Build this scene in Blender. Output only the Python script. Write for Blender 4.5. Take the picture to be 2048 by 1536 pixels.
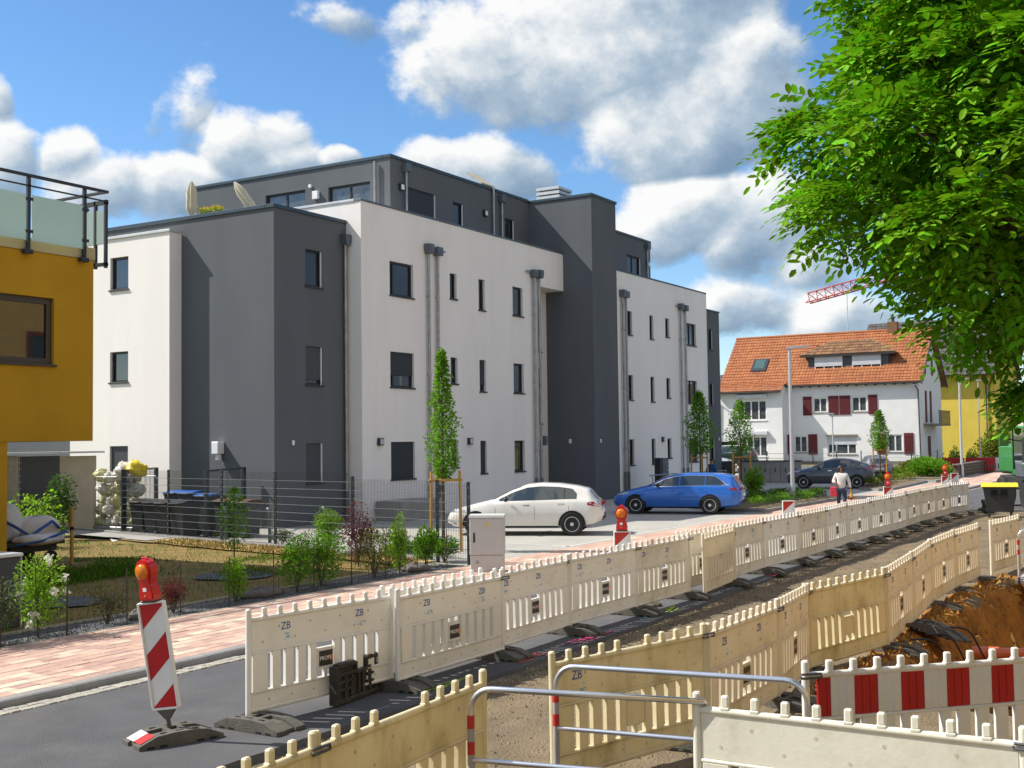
import bpy, bmesh, math, random
import numpy as np
from math import radians, sin, cos, tan, pi, sqrt, atan2, hypot
from mathutils import Vector, Matrix
for o in list(bpy.data.objects): bpy.data.objects.remove(o)
random.seed(7); RNG = np.random.default_rng(7)
S = bpy.context.scene
COL = S.collection
# ------------------------------------------------------------------ camera
# world: X along the street (away), Y across it towards the flats, Z up; camera stands 2.75 m above the road
YAW, PITCH, ROLL = radians(30.8726), radians(2.7479), radians(-0.7543)
fw = Vector((cos(YAW)*cos(PITCH), sin(YAW)*cos(PITCH), sin(PITCH)))
rt = Vector((sin(YAW), -cos(YAW), 0)); up = rt.cross(fw)
c_, s_ = cos(ROLL), sin(ROLL)
rt2 = c_*rt + s_*up; up2 = -s_*rt + c_*up
cam = bpy.data.cameras.new('camera'); cam.lens = 41.69; cam.sensor_width = 36; cam.clip_end = 3000; cam.clip_start = 0.1
camo = bpy.data.objects.new('camera', cam); COL.objects.link(camo)
camo.matrix_world = Matrix(((rt2.x, up2.x, -fw.x, 0), (rt2.y, up2.y, -fw.y, 0), (rt2.z, up2.z, -fw.z, 2.75), (0, 0, 0, 1)))
S.camera = camo
S.render.resolution_x, S.render.resolution_y = 1024, 768
cy = S.cycles; cy.max_bounces = 6; cy.diffuse_bounces = 3; cy.glossy_bounces = 3; cy.transmission_bounces = 3; cy.transparent_max_bounces = 6; cy.caustics_reflective = False; cy.caustics_refractive = False
# ------------------------------------------------------------------ sun, sky with clouds
SUN = Vector((-0.41, 1.0, 1.13)).normalized()
SEL = math.asin(SUN.z); SAZ = atan2(SUN.x, SUN.y)
sl = bpy.data.lights.new('sun', 'SUN'); sl.energy = 5.0; sl.angle = radians(0.5); sl.color = (1.0, 0.955, 0.88)
so = bpy.data.objects.new('sun', sl); COL.objects.link(so); so.rotation_euler = SUN.to_track_quat('Z', 'Y').to_euler()
so.location = (0, 20, 40)
W = bpy.data.worlds.new('World'); S.world = W; W.use_nodes = True
def N(t, typ, **kw):
    n = t.nodes.new(typ)
    for k, v in kw.items(): setattr(n, k, v)
    return n
def mth(t, op, a, b=None, c=None, clamp=False):
    n = N(t, 'ShaderNodeMath', operation=op, use_clamp=clamp)
    for i, v in enumerate((a, b, c)):
        if v is None: continue
        if isinstance(v, (int, float)): n.inputs[i].default_value = v
        else: t.links.new(v, n.inputs[i])
    return n.outputs[0]
def vmth(t, op, a, b=None):
    n = N(t, 'ShaderNodeVectorMath', operation=op)
    for i, v in enumerate((a, b)):
        if v is None: continue
        if hasattr(v, 'node'): t.links.new(v, n.inputs[i])
        else: n.inputs[i].default_value = v
    return n.outputs['Value'] if op in ('DOT_PRODUCT', 'LENGTH') else n.outputs[0]
BLOBS = [(26.84,18.16,7.94,3.62,1.0),(22.80,14.71,4.98,2.90,1.0),(31.01,18.03,4.59,2.66,0.9),(19.42,16.89,2.56,3.38,0.85),(25.10,20.31,7.18,2.17,0.9),(21.69,10.61,4.24,2.05,1.0),(24.10,9.52,2.62,1.69,0.85),(18.89,9.54,2.78,2.90,0.9),(19.90,6.06,4.43,1.09,0.6),(15.10,5.42,2.69,1.45,0.7),(16.17,7.78,3.17,1.45,0.6),(43.08,13.99,2.19,1.81,1.0),(41.92,13.11,2.09,1.21,0.8),(51.38,12.66,1.59,1.33,0.9),(49.43,11.66,2.82,1.57,1.0),(46.53,11.57,2.69,1.57,0.95),(54.12,12.46,1.43,1.93,0.9),(54.34,14.69,0.71,1.09,0.7),(31.81,12.99,2.66,1.57,0.95),(34.48,13.23,1.92,1.09,0.75),(39.07,13.46,1.06,0.63,0.85),(45.85,15.54,0.9,1.9,0.28),(47.53,14.85,0.6,1.1,0.22),(35.19,19.92,1.3,1.0,0.4),(38.30,20.45,1.8,0.9,0.3)]
g = bpy.data.node_groups.new('cloud_density', 'ShaderNodeTree')
g.interface.new_socket('Vector', in_out='INPUT', socket_type='NodeSocketVector')
g.interface.new_socket('Density', in_out='OUTPUT', socket_type='NodeSocketFloat')
g.interface.new_socket('Lit', in_out='OUTPUT', socket_type='NodeSocketFloat')
gi, go = N(g, 'NodeGroupInput'), N(g, 'NodeGroupOutput')
n1 = N(g, 'ShaderNodeTexNoise'); n1.inputs['Scale'].default_value = 7; n1.inputs['Detail'].default_value = 2
g.links.new(gi.outputs[0], n1.inputs['Vector'])
wv = vmth(g, 'SCALE', vmth(g, 'SUBTRACT', n1.outputs['Color'], (0.5, 0.5, 0.5)))
wv.node.inputs['Scale'].default_value = 0.05
dv = vmth(g, 'ADD', gi.outputs[0], wv)
acc = None
for az, el, ru, rv, a in BLOBS:
    az, el = radians(az), radians(el)
    c = Vector((cos(el)*cos(az), cos(el)*sin(az), sin(el)))
    u = Vector((-sin(az), cos(az), 0)); v = c.cross(u)
    df = vmth(g, 'SUBTRACT', dv, tuple(c))
    du = vmth(g, 'DOT_PRODUCT', df, tuple(u/radians(ru))); dw = vmth(g, 'DOT_PRODUCT', df, tuple(v/radians(rv)))
    r2 = mth(g, 'ADD', mth(g, 'MULTIPLY', du, du), mth(g, 'MULTIPLY', dw, dw))
    m = mth(g, 'MULTIPLY_ADD', r2, -a*0.8, a)
    sw_ = mth(g, 'ADD', mth(g, 'MULTIPLY', dw, 0.75), mth(g, 'MULTIPLY', du, 0.45))
    if acc is None: acc, sun_ = m, sw_
    else:
        wgt = mth(g, 'MULTIPLY_ADD', mth(g, 'SUBTRACT', m, acc), 1.6, 0.5, clamp=True)
        sun_ = mth(g, 'ADD', sun_, mth(g, 'MULTIPLY', wgt, mth(g, 'SUBTRACT', sw_, sun_)))
        acc = mth(g, 'SMOOTH_MAX', acc, m, 0.25)
# the same kind of cloud goes on round the rest of the sky
n3 = N(g, 'ShaderNodeTexNoise'); n3.inputs['Scale'].default_value = 3.2; n3.inputs['Detail'].default_value = 1; g.links.new(gi.outputs[0], n3.inputs['Vector'])
rest = mth(g, 'MULTIPLY', mth(g, 'SUBTRACT', n3.outputs[0], 0.5), 6.0)
rest = mth(g, 'ADD', rest, mth(g, 'MULTIPLY', mth(g, 'SUBTRACT', vmth(g, 'DOT_PRODUCT', gi.outputs[0], tuple(fw)), 0.86, clamp=True), -40))
acc = mth(g, 'MAXIMUM', acc, rest)
n2 = N(g, 'ShaderNodeTexNoise'); n2.inputs['Scale'].default_value = 15; n2.inputs['Detail'].default_value = 8; n2.inputs['Roughness'].default_value = 0.61
mp = N(g, 'ShaderNodeMapping'); mp.inputs['Scale'].default_value = (1, 1, 1.3); g.links.new(gi.outputs[0], mp.inputs[0]); g.links.new(mp.outputs[0], n2.inputs['Vector'])
n2b = N(g, 'ShaderNodeTexNoise'); n2b.inputs['Scale'].default_value = 15; n2b.inputs['Detail'].default_value = 5; n2b.inputs['Roughness'].default_value = 0.5
g.links.new(vmth(g, 'ADD', mp.outputs[0], tuple(SUN*0.03)), n2b.inputs['Vector'])
nz = mth(g, 'MULTIPLY', mth(g, 'SUBTRACT', n2.outputs[0], 0.5), 2.7)
g.links.new(mth(g, 'ADD', mth(g, 'MAXIMUM', acc, -1.4), nz), go.inputs[0])
g.links.new(mth(g, 'ADD', mth(g, 'MULTIPLY', mth(g, 'SUBTRACT', n2.outputs[0], n2b.outputs[0]), 1.7), mth(g, 'MINIMUM', mth(g, 'MAXIMUM', sun_, -1.2), 1.2)), go.inputs[1])
t = W.node_tree; t.nodes.clear()
out = N(t, 'ShaderNodeOutputWorld'); tc = N(t, 'ShaderNodeTexCoord')
sky = N(t, 'ShaderNodeTexSky', sky_type='NISHITA', sun_disc=False, sun_elevation=SEL, sun_rotation=SAZ)
sky.air_density = 0.9; sky.dust_density = 0.4; sky.ozone_density = 2.2; sky.altitude = 200
hs = N(t, 'ShaderNodeHueSaturation'); hs.inputs['Saturation'].default_value = 1.22; hs.inputs['Value'].default_value = 1.0
t.links.new(sky.outputs[0], hs.inputs['Color'])
b1 = N(t, 'ShaderNodeBackground'); b1.inputs[1].default_value = 0.125; t.links.new(hs.outputs[0], b1.inputs[0])
d0 = N(t, 'ShaderNodeGroup', node_tree=g); t.links.new(tc.outputs['Generated'], d0.inputs[0])
def sstep(t, x, a, b):
    n = N(t, 'ShaderNodeMapRange', interpolation_type='SMOOTHSTEP'); n.inputs['From Min'].default_value = a; n.inputs['From Max'].default_value = b
    t.links.new(x, n.inputs['Value']); return n.outputs[0]
alpha = mth(t, 'MULTIPLY', sstep(t, d0.outputs[0], -0.2, 0.45), 0.96)
lit2 = sstep(t, d0.outputs[1], -1.0, 0.85)
cr = N(t, 'ShaderNodeValToRGB'); t.links.new(lit2, cr.inputs[0])
cr.color_ramp.elements[0].color = (0.20, 0.30, 0.43, 1); cr.color_ramp.elements[1].color = (0.95, 0.95, 0.93, 1); cr.color_ramp.elements[1].position = 0.85
e = cr.color_ramp.elements.new(0.4); e.color = (0.42, 0.52, 0.62, 1)
b2 = N(t, 'ShaderNodeBackground'); b2.inputs[1].default_value = 0.76; t.links.new(cr.outputs[0], b2.inputs[0])
mx = N(t, 'ShaderNodeMixShader'); t.links.new(alpha, mx.inputs[0]); t.links.new(b1.outputs[0], mx.inputs[1]); t.links.new(b2.outputs[0], mx.inputs[2])
t.links.new(mx.outputs[0], out.inputs[0])
W.cycles.sampling_method = 'MANUAL'; W.cycles.sample_map_resolution = 256
S.view_settings.view_transform = 'Standard'; S.view_settings.look = 'None'; S.view_settings.exposure = 0.47; S.view_settings.gamma = 1.0
S.view_settings.use_curve_mapping = False
# ------------------------------------------------------------------ materials
MAT = {}
def M(name, c1, c2=None, scale=6.0, rough=0.6, metal=0.0, bump=0.0, bscale=None, spec=0.5, coat=0.0, trans=0.0, island=0.0, detail=5, stretch=(1, 1, 1), grime=0.0, grimec=(0.1, 0.08, 0.05), alpha=1.0, emit=0.0, gscale=1.3):
    m = bpy.data.materials.new(name); m.use_nodes = True; t = m.node_tree; b = t.nodes['Principled BSDF']
    L = t.links.new
    c2 = c2 or tuple(min(1, x*0.82) for x in c1)
    tc = N(t, 'ShaderNodeTexCoord'); mp = N(t, 'ShaderNodeMapping'); mp.inputs['Scale'].default_value = stretch; L(tc.outputs['Object'], mp.inputs[0])
    nz = N(t, 'ShaderNodeTexNoise'); nz.inputs['Scale'].default_value = scale; nz.inputs['Detail'].default_value = detail; L(mp.outputs[0], nz.inputs['Vector'])
    mr = sstep(t, nz.outputs[0], 0.3, 0.7)
    mix = N(t, 'ShaderNodeMix', data_type='RGBA'); L(mr, mix.inputs['Factor']); mix.inputs['A'].default_value = (*c1, 1); mix.inputs['B'].default_value = (*c2, 1)
    col = mix.outputs['Result']
    if grime:
        n3 = N(t, 'ShaderNodeTexNoise'); n3.inputs['Scale'].default_value = gscale; n3.inputs['Detail'].default_value = 8; n3.inputs['Roughness'].default_value = 0.7; L(mp.outputs[0], n3.inputs['Vector'])
        gm = mth(t, 'MULTIPLY', sstep(t, n3.outputs[0], 0.45, 0.75), grime)
        mg = N(t, 'ShaderNodeMix', data_type='RGBA'); L(gm, mg.inputs['Factor']); L(col, mg.inputs['A']); mg.inputs['B'].default_value = (*grimec, 1); col = mg.outputs['Result']
    if island:
        ge = N(t, 'ShaderNodeNewGeometry'); hv = N(t, 'ShaderNodeHueSaturation'); L(col, hv.inputs['Color'])
        L(mth(t, 'MULTIPLY_ADD', ge.outputs['Random Per Island'], island, 1 - island/2), hv.inputs['Value'])
        L(mth(t, 'MULTIPLY_ADD', ge.outputs['Random Per Island'], 0.05*island, 0.5 - 0.025*island), hv.inputs['Hue']); col = hv.outputs[0]
    L(col, b.inputs['Base Color'])
    b.inputs['Roughness'].default_value = rough; b.inputs['Metallic'].default_value = metal; b.inputs['Specular IOR Level'].default_value = spec
    b.inputs['Coat Weight'].default_value = coat; b.inputs['Coat Roughness'].default_value = 0.05
    if alpha < 1: b.inputs['Alpha'].default_value = alpha
    if bump:
        n4 = N(t, 'ShaderNodeTexNoise'); n4.inputs['Scale'].default_value = bscale or scale*6; n4.inputs['Detail'].default_value = 4; L(mp.outputs[0], n4.inputs['Vector'])
        bp = N(t, 'ShaderNodeBump'); bp.inputs['Strength'].default_value = min(1, bump); bp.inputs['Distance'].default_value = 0.02*max(1, bump); L(n4.outputs[0], bp.inputs['Height']); L(bp.outputs[0], b.inputs['Normal'])
    if trans:
        tr = N(t, 'ShaderNodeBsdfTranslucent'); L(col, tr.inputs[0]); ms = N(t, 'ShaderNodeMixShader'); ms.inputs[0].default_value = trans
        L(b.outputs[0], ms.inputs[1]); L(tr.outputs[0], ms.inputs[2]); L(ms.outputs[0], t.nodes['Material Output'].inputs[0])
    MAT[name] = m; return m
# walls
M('plaster_white', (.89, .85, .81), (.855, .815, .78), scale=.7, rough=.9, bump=.25, bscale=90, grime=.22, grimec=(.64, .60, .56), gscale=.8, spec=.2, stretch=(1, 1, .16))
M('plaster_grey', (.124, .135, .147), (.113, .123, .135), scale=.8, rough=.9, bump=.3, bscale=80, grime=.12, grimec=(.155, .165, .18), gscale=.5, stretch=(1, 1, .25), spec=.2)
M('plaster_ochre', (.52, .285, .017), (.47, .255, .015), scale=.9, rough=.85, bump=.25, bscale=80, spec=.2)
M('plaster_beige', (.50, .44, .24), (.45, .40, .22), scale=1, rough=.85, spec=.2)
M('plaster_house', (.80, .79, .76), (.75, .74, .71), scale=1.2, rough=.9, bump=.3, bscale=30, grime=.15, grimec=(.6, .58, .52), gscale=.4, spec=.2)
M('plaster_yellow', (.74, .57, .10), (.68, .52, .09), scale=1, rough=.9, spec=.2)
M('coping', (.052, .078, .10), (.045, .07, .09), scale=2, rough=.38, metal=.3)
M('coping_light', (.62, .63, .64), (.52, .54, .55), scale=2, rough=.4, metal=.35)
M('frame_dark', (.022, .024, .03), (.018, .02, .025), rough=.45)
M('sill_dark', (.035, .037, .042), (.028, .03, .035), rough=.5)
M('shutter_dark', (.028, .031, .036), (.024, .027, .032), rough=.55)
M('shutter_grey', (.06, .063, .07), (.052, .055, .062), rough=.55)
M('zinc', (.42, .42, .41), (.30, .31, .31), scale=3, rough=.42, metal=.75, grime=.25, grimec=(.22, .22, .21))
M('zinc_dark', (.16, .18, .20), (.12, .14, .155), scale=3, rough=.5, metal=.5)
M('white_plastic', (.78, .79, .80), (.74, .75, .76), rough=.4)
M('frame_white', (.80, .79, .76), (.76, .75, .72), rough=.4)
M('frame_brown', (.06, .045, .03), (.05, .037, .026), rough=.5)
def glass(name, tint, rough=.02, c2=None, sc=.6):
    m = M(name, tint, c2, scale=sc, rough=rough, spec=.9, coat=.6); return m
glass('glass_dark', (.012, .014, .016)); glass('glass_warm', (.05, .04, .028), c2=(.012, .012, .012), sc=1.5); glass('glass_curtain', (.10, .11, .11), c2=(.05, .055, .06), sc=4)
glass('car_glass', (.035, .048, .05)); glass('glass_teal', (.06, .12, .11))
m = M('frosted_glass', (.50, .62, .60), (.46, .58, .56), rough=.25, trans=.45, scale=.5)
# barriers
M('barrier_white', (.88, .85, .785), (.84, .80, .73), scale=2.2, rough=.45, trans=.16, grime=.22, grimec=(.52, .45, .33), gscale=2.2, bump=.08, bscale=30)
M('barrier_white_b', (.84, .79, .69), (.78, .72, .60), scale=2.8, rough=.5, trans=.16, grime=.42, grimec=(.48, .40, .27), gscale=3.0, bump=.1, bscale=30)
M('barrier_beige', (.88, .79, .62), (.84, .74, .55), scale=2.5, rough=.5, trans=.24, grime=.4, grimec=(.50, .38, .18), gscale=2.0, stretch=(1, 1, .5), bump=.1, bscale=30)
M('barrier_old', (.85, .76, .52), (.80, .69, .42), scale=3, rough=.55, trans=.24, grime=.7, grimec=(.40, .31, .10), gscale=2.4, stretch=(1, 1, .4), bump=.1, bscale=30)
M('barrier_cream', (.84, .81, .69), (.80, .765, .64), scale=2.0, rough=.45, trans=.18, grime=.4, grimec=(.42, .38, .2), gscale=2.5, bump=.08, bscale=30)
M('dimple', (.58, .52, .41), (.48, .42, .31), rough=.7)
M('label_black', (.018, .015, .014), (.022, .018, .016), rough=.45)
M('label_white', (.78, .78, .78), (.74, .74, .74), rough=.5)
M('label_orange', (.70, .16, .02), (.65, .14, .02), rough=.5)
M('stencil_blue', (.045, .11, .36), (.12, .19, .42), scale=30, rough=.7)
M('spray_blue', (.16, .42, .72), (.35, .52, .68), scale=25, rough=.7)
M('steel_clip', (.10, .11, .13), (.16, .16, .16), scale=20, rough=.4, metal=.7)
M('rubber_foot', (.105, .098, .080), (.085, .080, .066), scale=5, rough=.85, bump=.5, bscale=60, grime=.5, grimec=(.24, .21, .15), gscale=3)
M('rubber_black', (.028, .025, .020), (.045, .038, .026), scale=6, rough=.8, bump=.4, bscale=50)
M('sign_red', (.52, .012, .014), (.46, .010, .012), scale=4, rough=.35)
M('sign_white', (.82, .81, .78), (.76, .75, .72), scale=4, rough=.35, grime=.2, grimec=(.5, .46, .38))
M('lamp_red', (.66, .006, .005), (.60, .005, .004), rough=.3, coat=.3, trans=.15)
M('lamp_amber', (.90, .28, .008), (.82, .22, .005), scale=30, rough=.18, trans=.3, coat=.5)
M('steel_tube', (.82, .82, .83), (.72, .72, .74), scale=4, rough=.28, metal=.95, grime=.15, grimec=(.3, .28, .25))
M('plastic_film', (.62, .58, .56), (.5, .45, .44), rough=.3, trans=.3)
M('plastic_red', (.55, .02, .02), (.5, .03, .03), rough=.4)
# cars
def paint(n, c, metal=0.0): M(n, c, tuple(x*.96 for x in c), rough=.32, metal=metal, coat=1.0, scale=2)
paint('paint_white', (.74, .72, .66)); paint('paint_blue', (.012, .13, .52), .25); paint('paint_dark', (.045, .055, .068), .3); paint('paint_grey', (.16, .17, .19), .3); paint('paint_green', (.03, .06, .045), .2); paint('paint_silver', (.55, .58, .6), .4)
M('tyre', (.015, .015, .015), (.022, .021, .020), rough=.85)
M('arch_black', (.008, .008, .009), (.012, .012, .012), rough=.8)
M('rim', (.66, .67, .68), (.60, .61, .62), rough=.35, metal=.25)
M('rim_dark', (.05, .05, .055), (.04, .04, .045), rough=.4, metal=.6)
M('chrome', (.80, .80, .80), (.76, .76, .76), rough=.12, metal=1)
M('tail_red', (.42, .008, .012), (.30, .005, .008), rough=.2, coat=.8)
M('head_glass', (.55, .58, .6), (.2, .21, .22), scale=14, rough=.1, coat=1)
M('seam', (.02, .02, .02), rough=.9)
# ground
M('far_ground', (.16, .17, .07), (.11, .13, .05), scale=.05, rough=.95)
def ground_mat(name, c1, c2, s1, c3, s3, amt, bump, bs, rough=.92, vor=0):
    m = M(name, c1, c2, scale=s1, rough=rough, bump=bump, bscale=bs, grime=amt, grimec=c3, gscale=s3, spec=.3); return m
ground_mat('asphalt', (.118, .118, .122), (.098, .098, .102), 1.2, (.175, .165, .145), .9, .5, .9, 110)
ground_mat('asphalt_patch', (.05, .05, .05), (.065, .062, .058), 3, (.10, .085, .065), 2, .6, .9, 90)
ground_mat('concrete_pale', (.40, .38, .335), (.355, .34, .30), .8, (.28, .27, .245), .5, .5, .3, 70)
ground_mat('concrete', (.36, .345, .32), (.30, .29, .27), 2, (.22, .21, .19), 1.5, .4, .4, 60)
ground_mat('concrete_kerb', (.30, .29, .27), (.25, .24, .225), 3, (.17, .155, .13), 2, .5, .4, 60)
ground_mat('dirt', (.225, .17, .10), (.16, .12, .07), 1.6, (.115, .095, .07), .9, .65, 1.5, 36)
ground_mat('sand', (.62, .44, .15), (.54, .36, .10), 3, (.42, .27, .08), 2, .5, .6, 60)
M('gravel', (.115, .12, .125), (.16, .16, .16), scale=30, rough=.9, island=.9)
ground_mat('gravel_base', (.095, .10, .105), (.16, .162, .165), 22, (.055, .057, .06), 30, .8, 1, 45)
ground_mat('lawn_soil', (.25, .16, .05), (.17, .12, .036), 1.3, (.09, .125, .02), .6, .85, 1, 30)
ground_mat('dry_soil', (.52, .38, .17), (.42, .30, .12), 2, (.34, .25, .10), 1.1, .6, 1, 30)
for i, c in enumerate([(.52, .345, .265), (.56, .39, .30), (.48, .31, .245), (.59, .46, .355), (.63, .53, .41), (.44, .29, .24)]):
    M('paver_%d' % i, c, tuple(x*.88 for x in c), scale=5, rough=.9, bump=.3, bscale=60, grime=.25, grimec=(.3, .22, .18), gscale=3, spec=.25)
M('paver_joint', (.27, .205, .16), (.22, .165, .13), scale=8, rough=.95)
M('sett', (.40, .37, .30), (.30, .28, .235), scale=6, rough=.85, bump=.4, bscale=40)
M('stone', (.105, .09, .08), (.16, .14, .125), scale=5, rough=.9, bump=.8, bscale=16)
M('stone_pale', (.34, .32, .30), (.26, .245, .23), scale=5, rough=.9, bump=.8, bscale=16)
# plants
def leaf(n, c, c2=None, tr=.45, isl=.7, rough=.45): M(n, c, c2 or tuple(x*.75 for x in c), scale=3, rough=.6, trans=tr, island=isl, spec=.2)
leaf('leaf_robinia', (.185, .40, .009), (.115, .29, .007), tr=.30, isl=.8)
leaf('leaf_hornbeam', (.19, .40, .025), tr=.5); leaf('leaf_dark', (.08, .18, .025), tr=.5); leaf('leaf_bright', (.28, .50, .03), tr=.5); leaf('leaf_yellow', (.22, .26, .03)); leaf('leaf_red', (.17, .022, .022)); leaf('leaf_purple', (.16, .035, .05)); leaf('leaf_olive', (.085, .085, .03)); leaf('leaf_grey', (.17, .22, .10)); leaf('grass', (.14, .26, .02)); leaf('grass_dry', (.30, .22, .06))
leaf('petal_white', (.80, .80, .70), (.74, .74, .6), tr=.3, isl=.2); leaf('petal_yellow', (.80, .60, .01), tr=.2, isl=.2)
M('bark', (.13, .10, .07), (.08, .062, .045), scale=12, rough=.95, bump=.8, bscale=30, stretch=(1, 1, .3))
M('stake_wood', (.52, .30, .06), (.42, .23, .04), scale=3, rough=.7, stretch=(4, 4, .4), grime=.3, grimec=(.28, .16, .04), gscale=4)
M('fence_steel', (.034, .042, .050), (.028, .035, .042), rough=.45, metal=.3)
M('fence_wire', (.30, .33, .35), (.24, .27, .29), rough=.35, metal=.6)
M('wire_dark', (.05, .05, .04), (.07, .05, .03), rough=.6, metal=.4)
M('cabinet', (.52, .52, .49), (.49, .49, .46), rough=.55, grime=.15, grimec=(.36, .34, .3), bump=.1, bscale=90)
M('bin_black', (.022, .024, .026), (.018, .02, .022), rough=.5); M('bin_dark', (.05, .055, .06), (.042, .047, .052), rough=.5); M('lid_blue', (.015, .12, .45), (.012, .10, .40), rough=.4); M('lid_brown', (.14, .065, .035), (.12, .055, .03), rough=.5); M('lid_yellow', (.75, .58, .02), (.68, .5, .02), rough=.4)
M('bag_yellow', (.62, .58, .22), (.72, .70, .50), scale=5, rough=.25, trans=.3, bump=1, bscale=14, island=.3); M('bag_white', (.62, .60, .52), (.72, .69, .62), scale=5, rough=.25, trans=.3, bump=1, bscale=14, island=.3)
M('bigbag', (.70, .66, .62), (.60, .56, .52), scale=3, rough=.85, bump=.6, bscale=10); M('strap_blue', (.03, .10, .34), (.03, .08, .28), rough=.8)
M('parasol_cloth', (.74, .68, .52), (.66, .60, .45), scale=4, rough=.9, trans=.2); M('hpl_dark', (.055, .06, .065), (.05, .055, .06), rough=.6); M('wood_beige', (.46, .42, .33), (.40, .36, .28), rough=.8, scale=2); M('mesh_beige', (.36, .35, .27), (.31, .30, .23), rough=.7)
# far house
M('roof_tile', (.36, .125, .045), (.30, .10, .036), scale=1, rough=.85, grime=.45, grimec=(.24, .085, .028), gscale=.22, island=.22); M('roof_tile_old', (.23, .115, .05), (.17, .085, .04), scale=2, rough=.85, grime=.4, grimec=(.14, .09, .045), gscale=.6, island=.4); M('roof_dark', (.085, .075, .072), (.065, .058, .056), scale=2, rough=.8, island=.4)
M('shutter_red', (.13, .012, .016), (.11, .010, .014), rough=.6); M('gutter_dark', (.035, .028, .025), (.03, .024, .022), rough=.5); M('gutter_purple', (.07, .045, .075), (.06, .04, .065), rough=.5); M('blind_white', (.60, .62, .64), (.54, .56, .58), rough=.7, scale=2); M('dormer_slate', (.075, .085, .10), (.06, .07, .085), rough=.7); M('plinth', (.24, .20, .15), (.20, .165, .125), rough=.9, scale=2, bump=.4)
M('brick_wall', (.16, .115, .075), (.11, .085, .06), scale=4, rough=.9, bump=.6, bscale=12)
M('crane_red', (.50, .05, .07), (.45, .04, .06), rough=.5); M('green_machine', (.025, .20, .035), (.02, .16, .03), rough=.4, coat=.3); M('machine_black', (.02, .022, .025), (.03, .03, .03), rough=.6)
M('lamp_post', (.62, .64, .66), (.54, .56, .58), scale=2, rough=.4, metal=.4); M('banner_white', (.72, .72, .70), (.6, .58, .55), rough=.7, scale=1.2); M('banner_orange', (.70, .26, .05), (.62, .21, .04), rough=.7); M('banner_grey', (.45, .43, .42), (.55, .5, .45), rough=.7, scale=1)
M('barrier_red', (.55, .02, .02), (.48, .015, .015), rough=.5, trans=.1)
# people
M('skin', (.36, .19, .115), (.31, .16, .10), scale=10, rough=.55); M('hair_dark', (.03, .016, .009), (.05, .028, .015), scale=40, rough=.5); M('sweater', (.76, .73, .70), (.68, .65, .62), scale=8, rough=.9, bump=.5, bscale=25); M('jeans', (.025, .045, .085), (.04, .06, .10), scale=8, rough=.9); M('jacket_blue', (.02, .085, .24), (.018, .07, .2), scale=8, rough=.8); M('trousers_dark', (.012, .013, .016), rough=.9); M('bag_red', (.45, .015, .03), rough=.6); M('flower_wrap', (.62, .42, .05), (.5, .06, .03), scale=14, rough=.6); M('shoe', (.5, .48, .46), rough=.7)
# trench
M('clay', (.40, .185, .045), (.25, .115, .032), scale=2.4, rough=1, bump=1.6, bscale=34, grime=.6, grimec=(.15, .085, .04), gscale=2.2, detail=10, spec=.05)
M('pipe_orange', (.62, .14, .05), (.56, .12, .045), rough=.35); M('cable_black', (.015, .016, .018), rough=.5); M('paint_pink', (.75, .03, .22), (.5, .05, .12), scale=30, rough=.8); M('paint_lime', (.45, .62, .03), (.25, .35, .03), scale=30, rough=.8); M('paint_line', (.62, .60, .56), (.45, .44, .41), scale=10, rough=.85); M('paint_cyan', (.06, .42, .55), (.05, .2, .25), scale=30, rough=.8)
def brickmat(name, ca, cb, cm, sx, sy):
    m = bpy.data.materials.new(name); m.use_nodes = True; t = m.node_tree; b = t.nodes['Principled BSDF']
    tc = N(t, 'ShaderNodeTexCoord'); mp = N(t, 'ShaderNodeMapping'); mp.inputs['Rotation'].default_value = (radians(90), 0, 0); t.links.new(tc.outputs['Object'], mp.inputs[0])
    br = N(t, 'ShaderNodeTexBrick'); br.inputs['Color1'].default_value = (*ca, 1); br.inputs['Color2'].default_value = (*cb, 1); br.inputs['Mortar'].default_value = (*cm, 1)
    br.inputs['Scale'].default_value = 1; br.inputs['Brick Width'].default_value = sx; br.inputs['Row Height'].default_value = sy; br.inputs['Mortar Size'].default_value = .012
    t.links.new(mp.outputs[0], br.inputs['Vector']); t.links.new(br.outputs[0], b.inputs['Base Color']); b.inputs['Roughness'].default_value = .9; MAT[name] = m
brickmat('brick_yellow', (.56, .38, .10), (.46, .29, .07), (.25, .2, .13), .26, .085)
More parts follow.
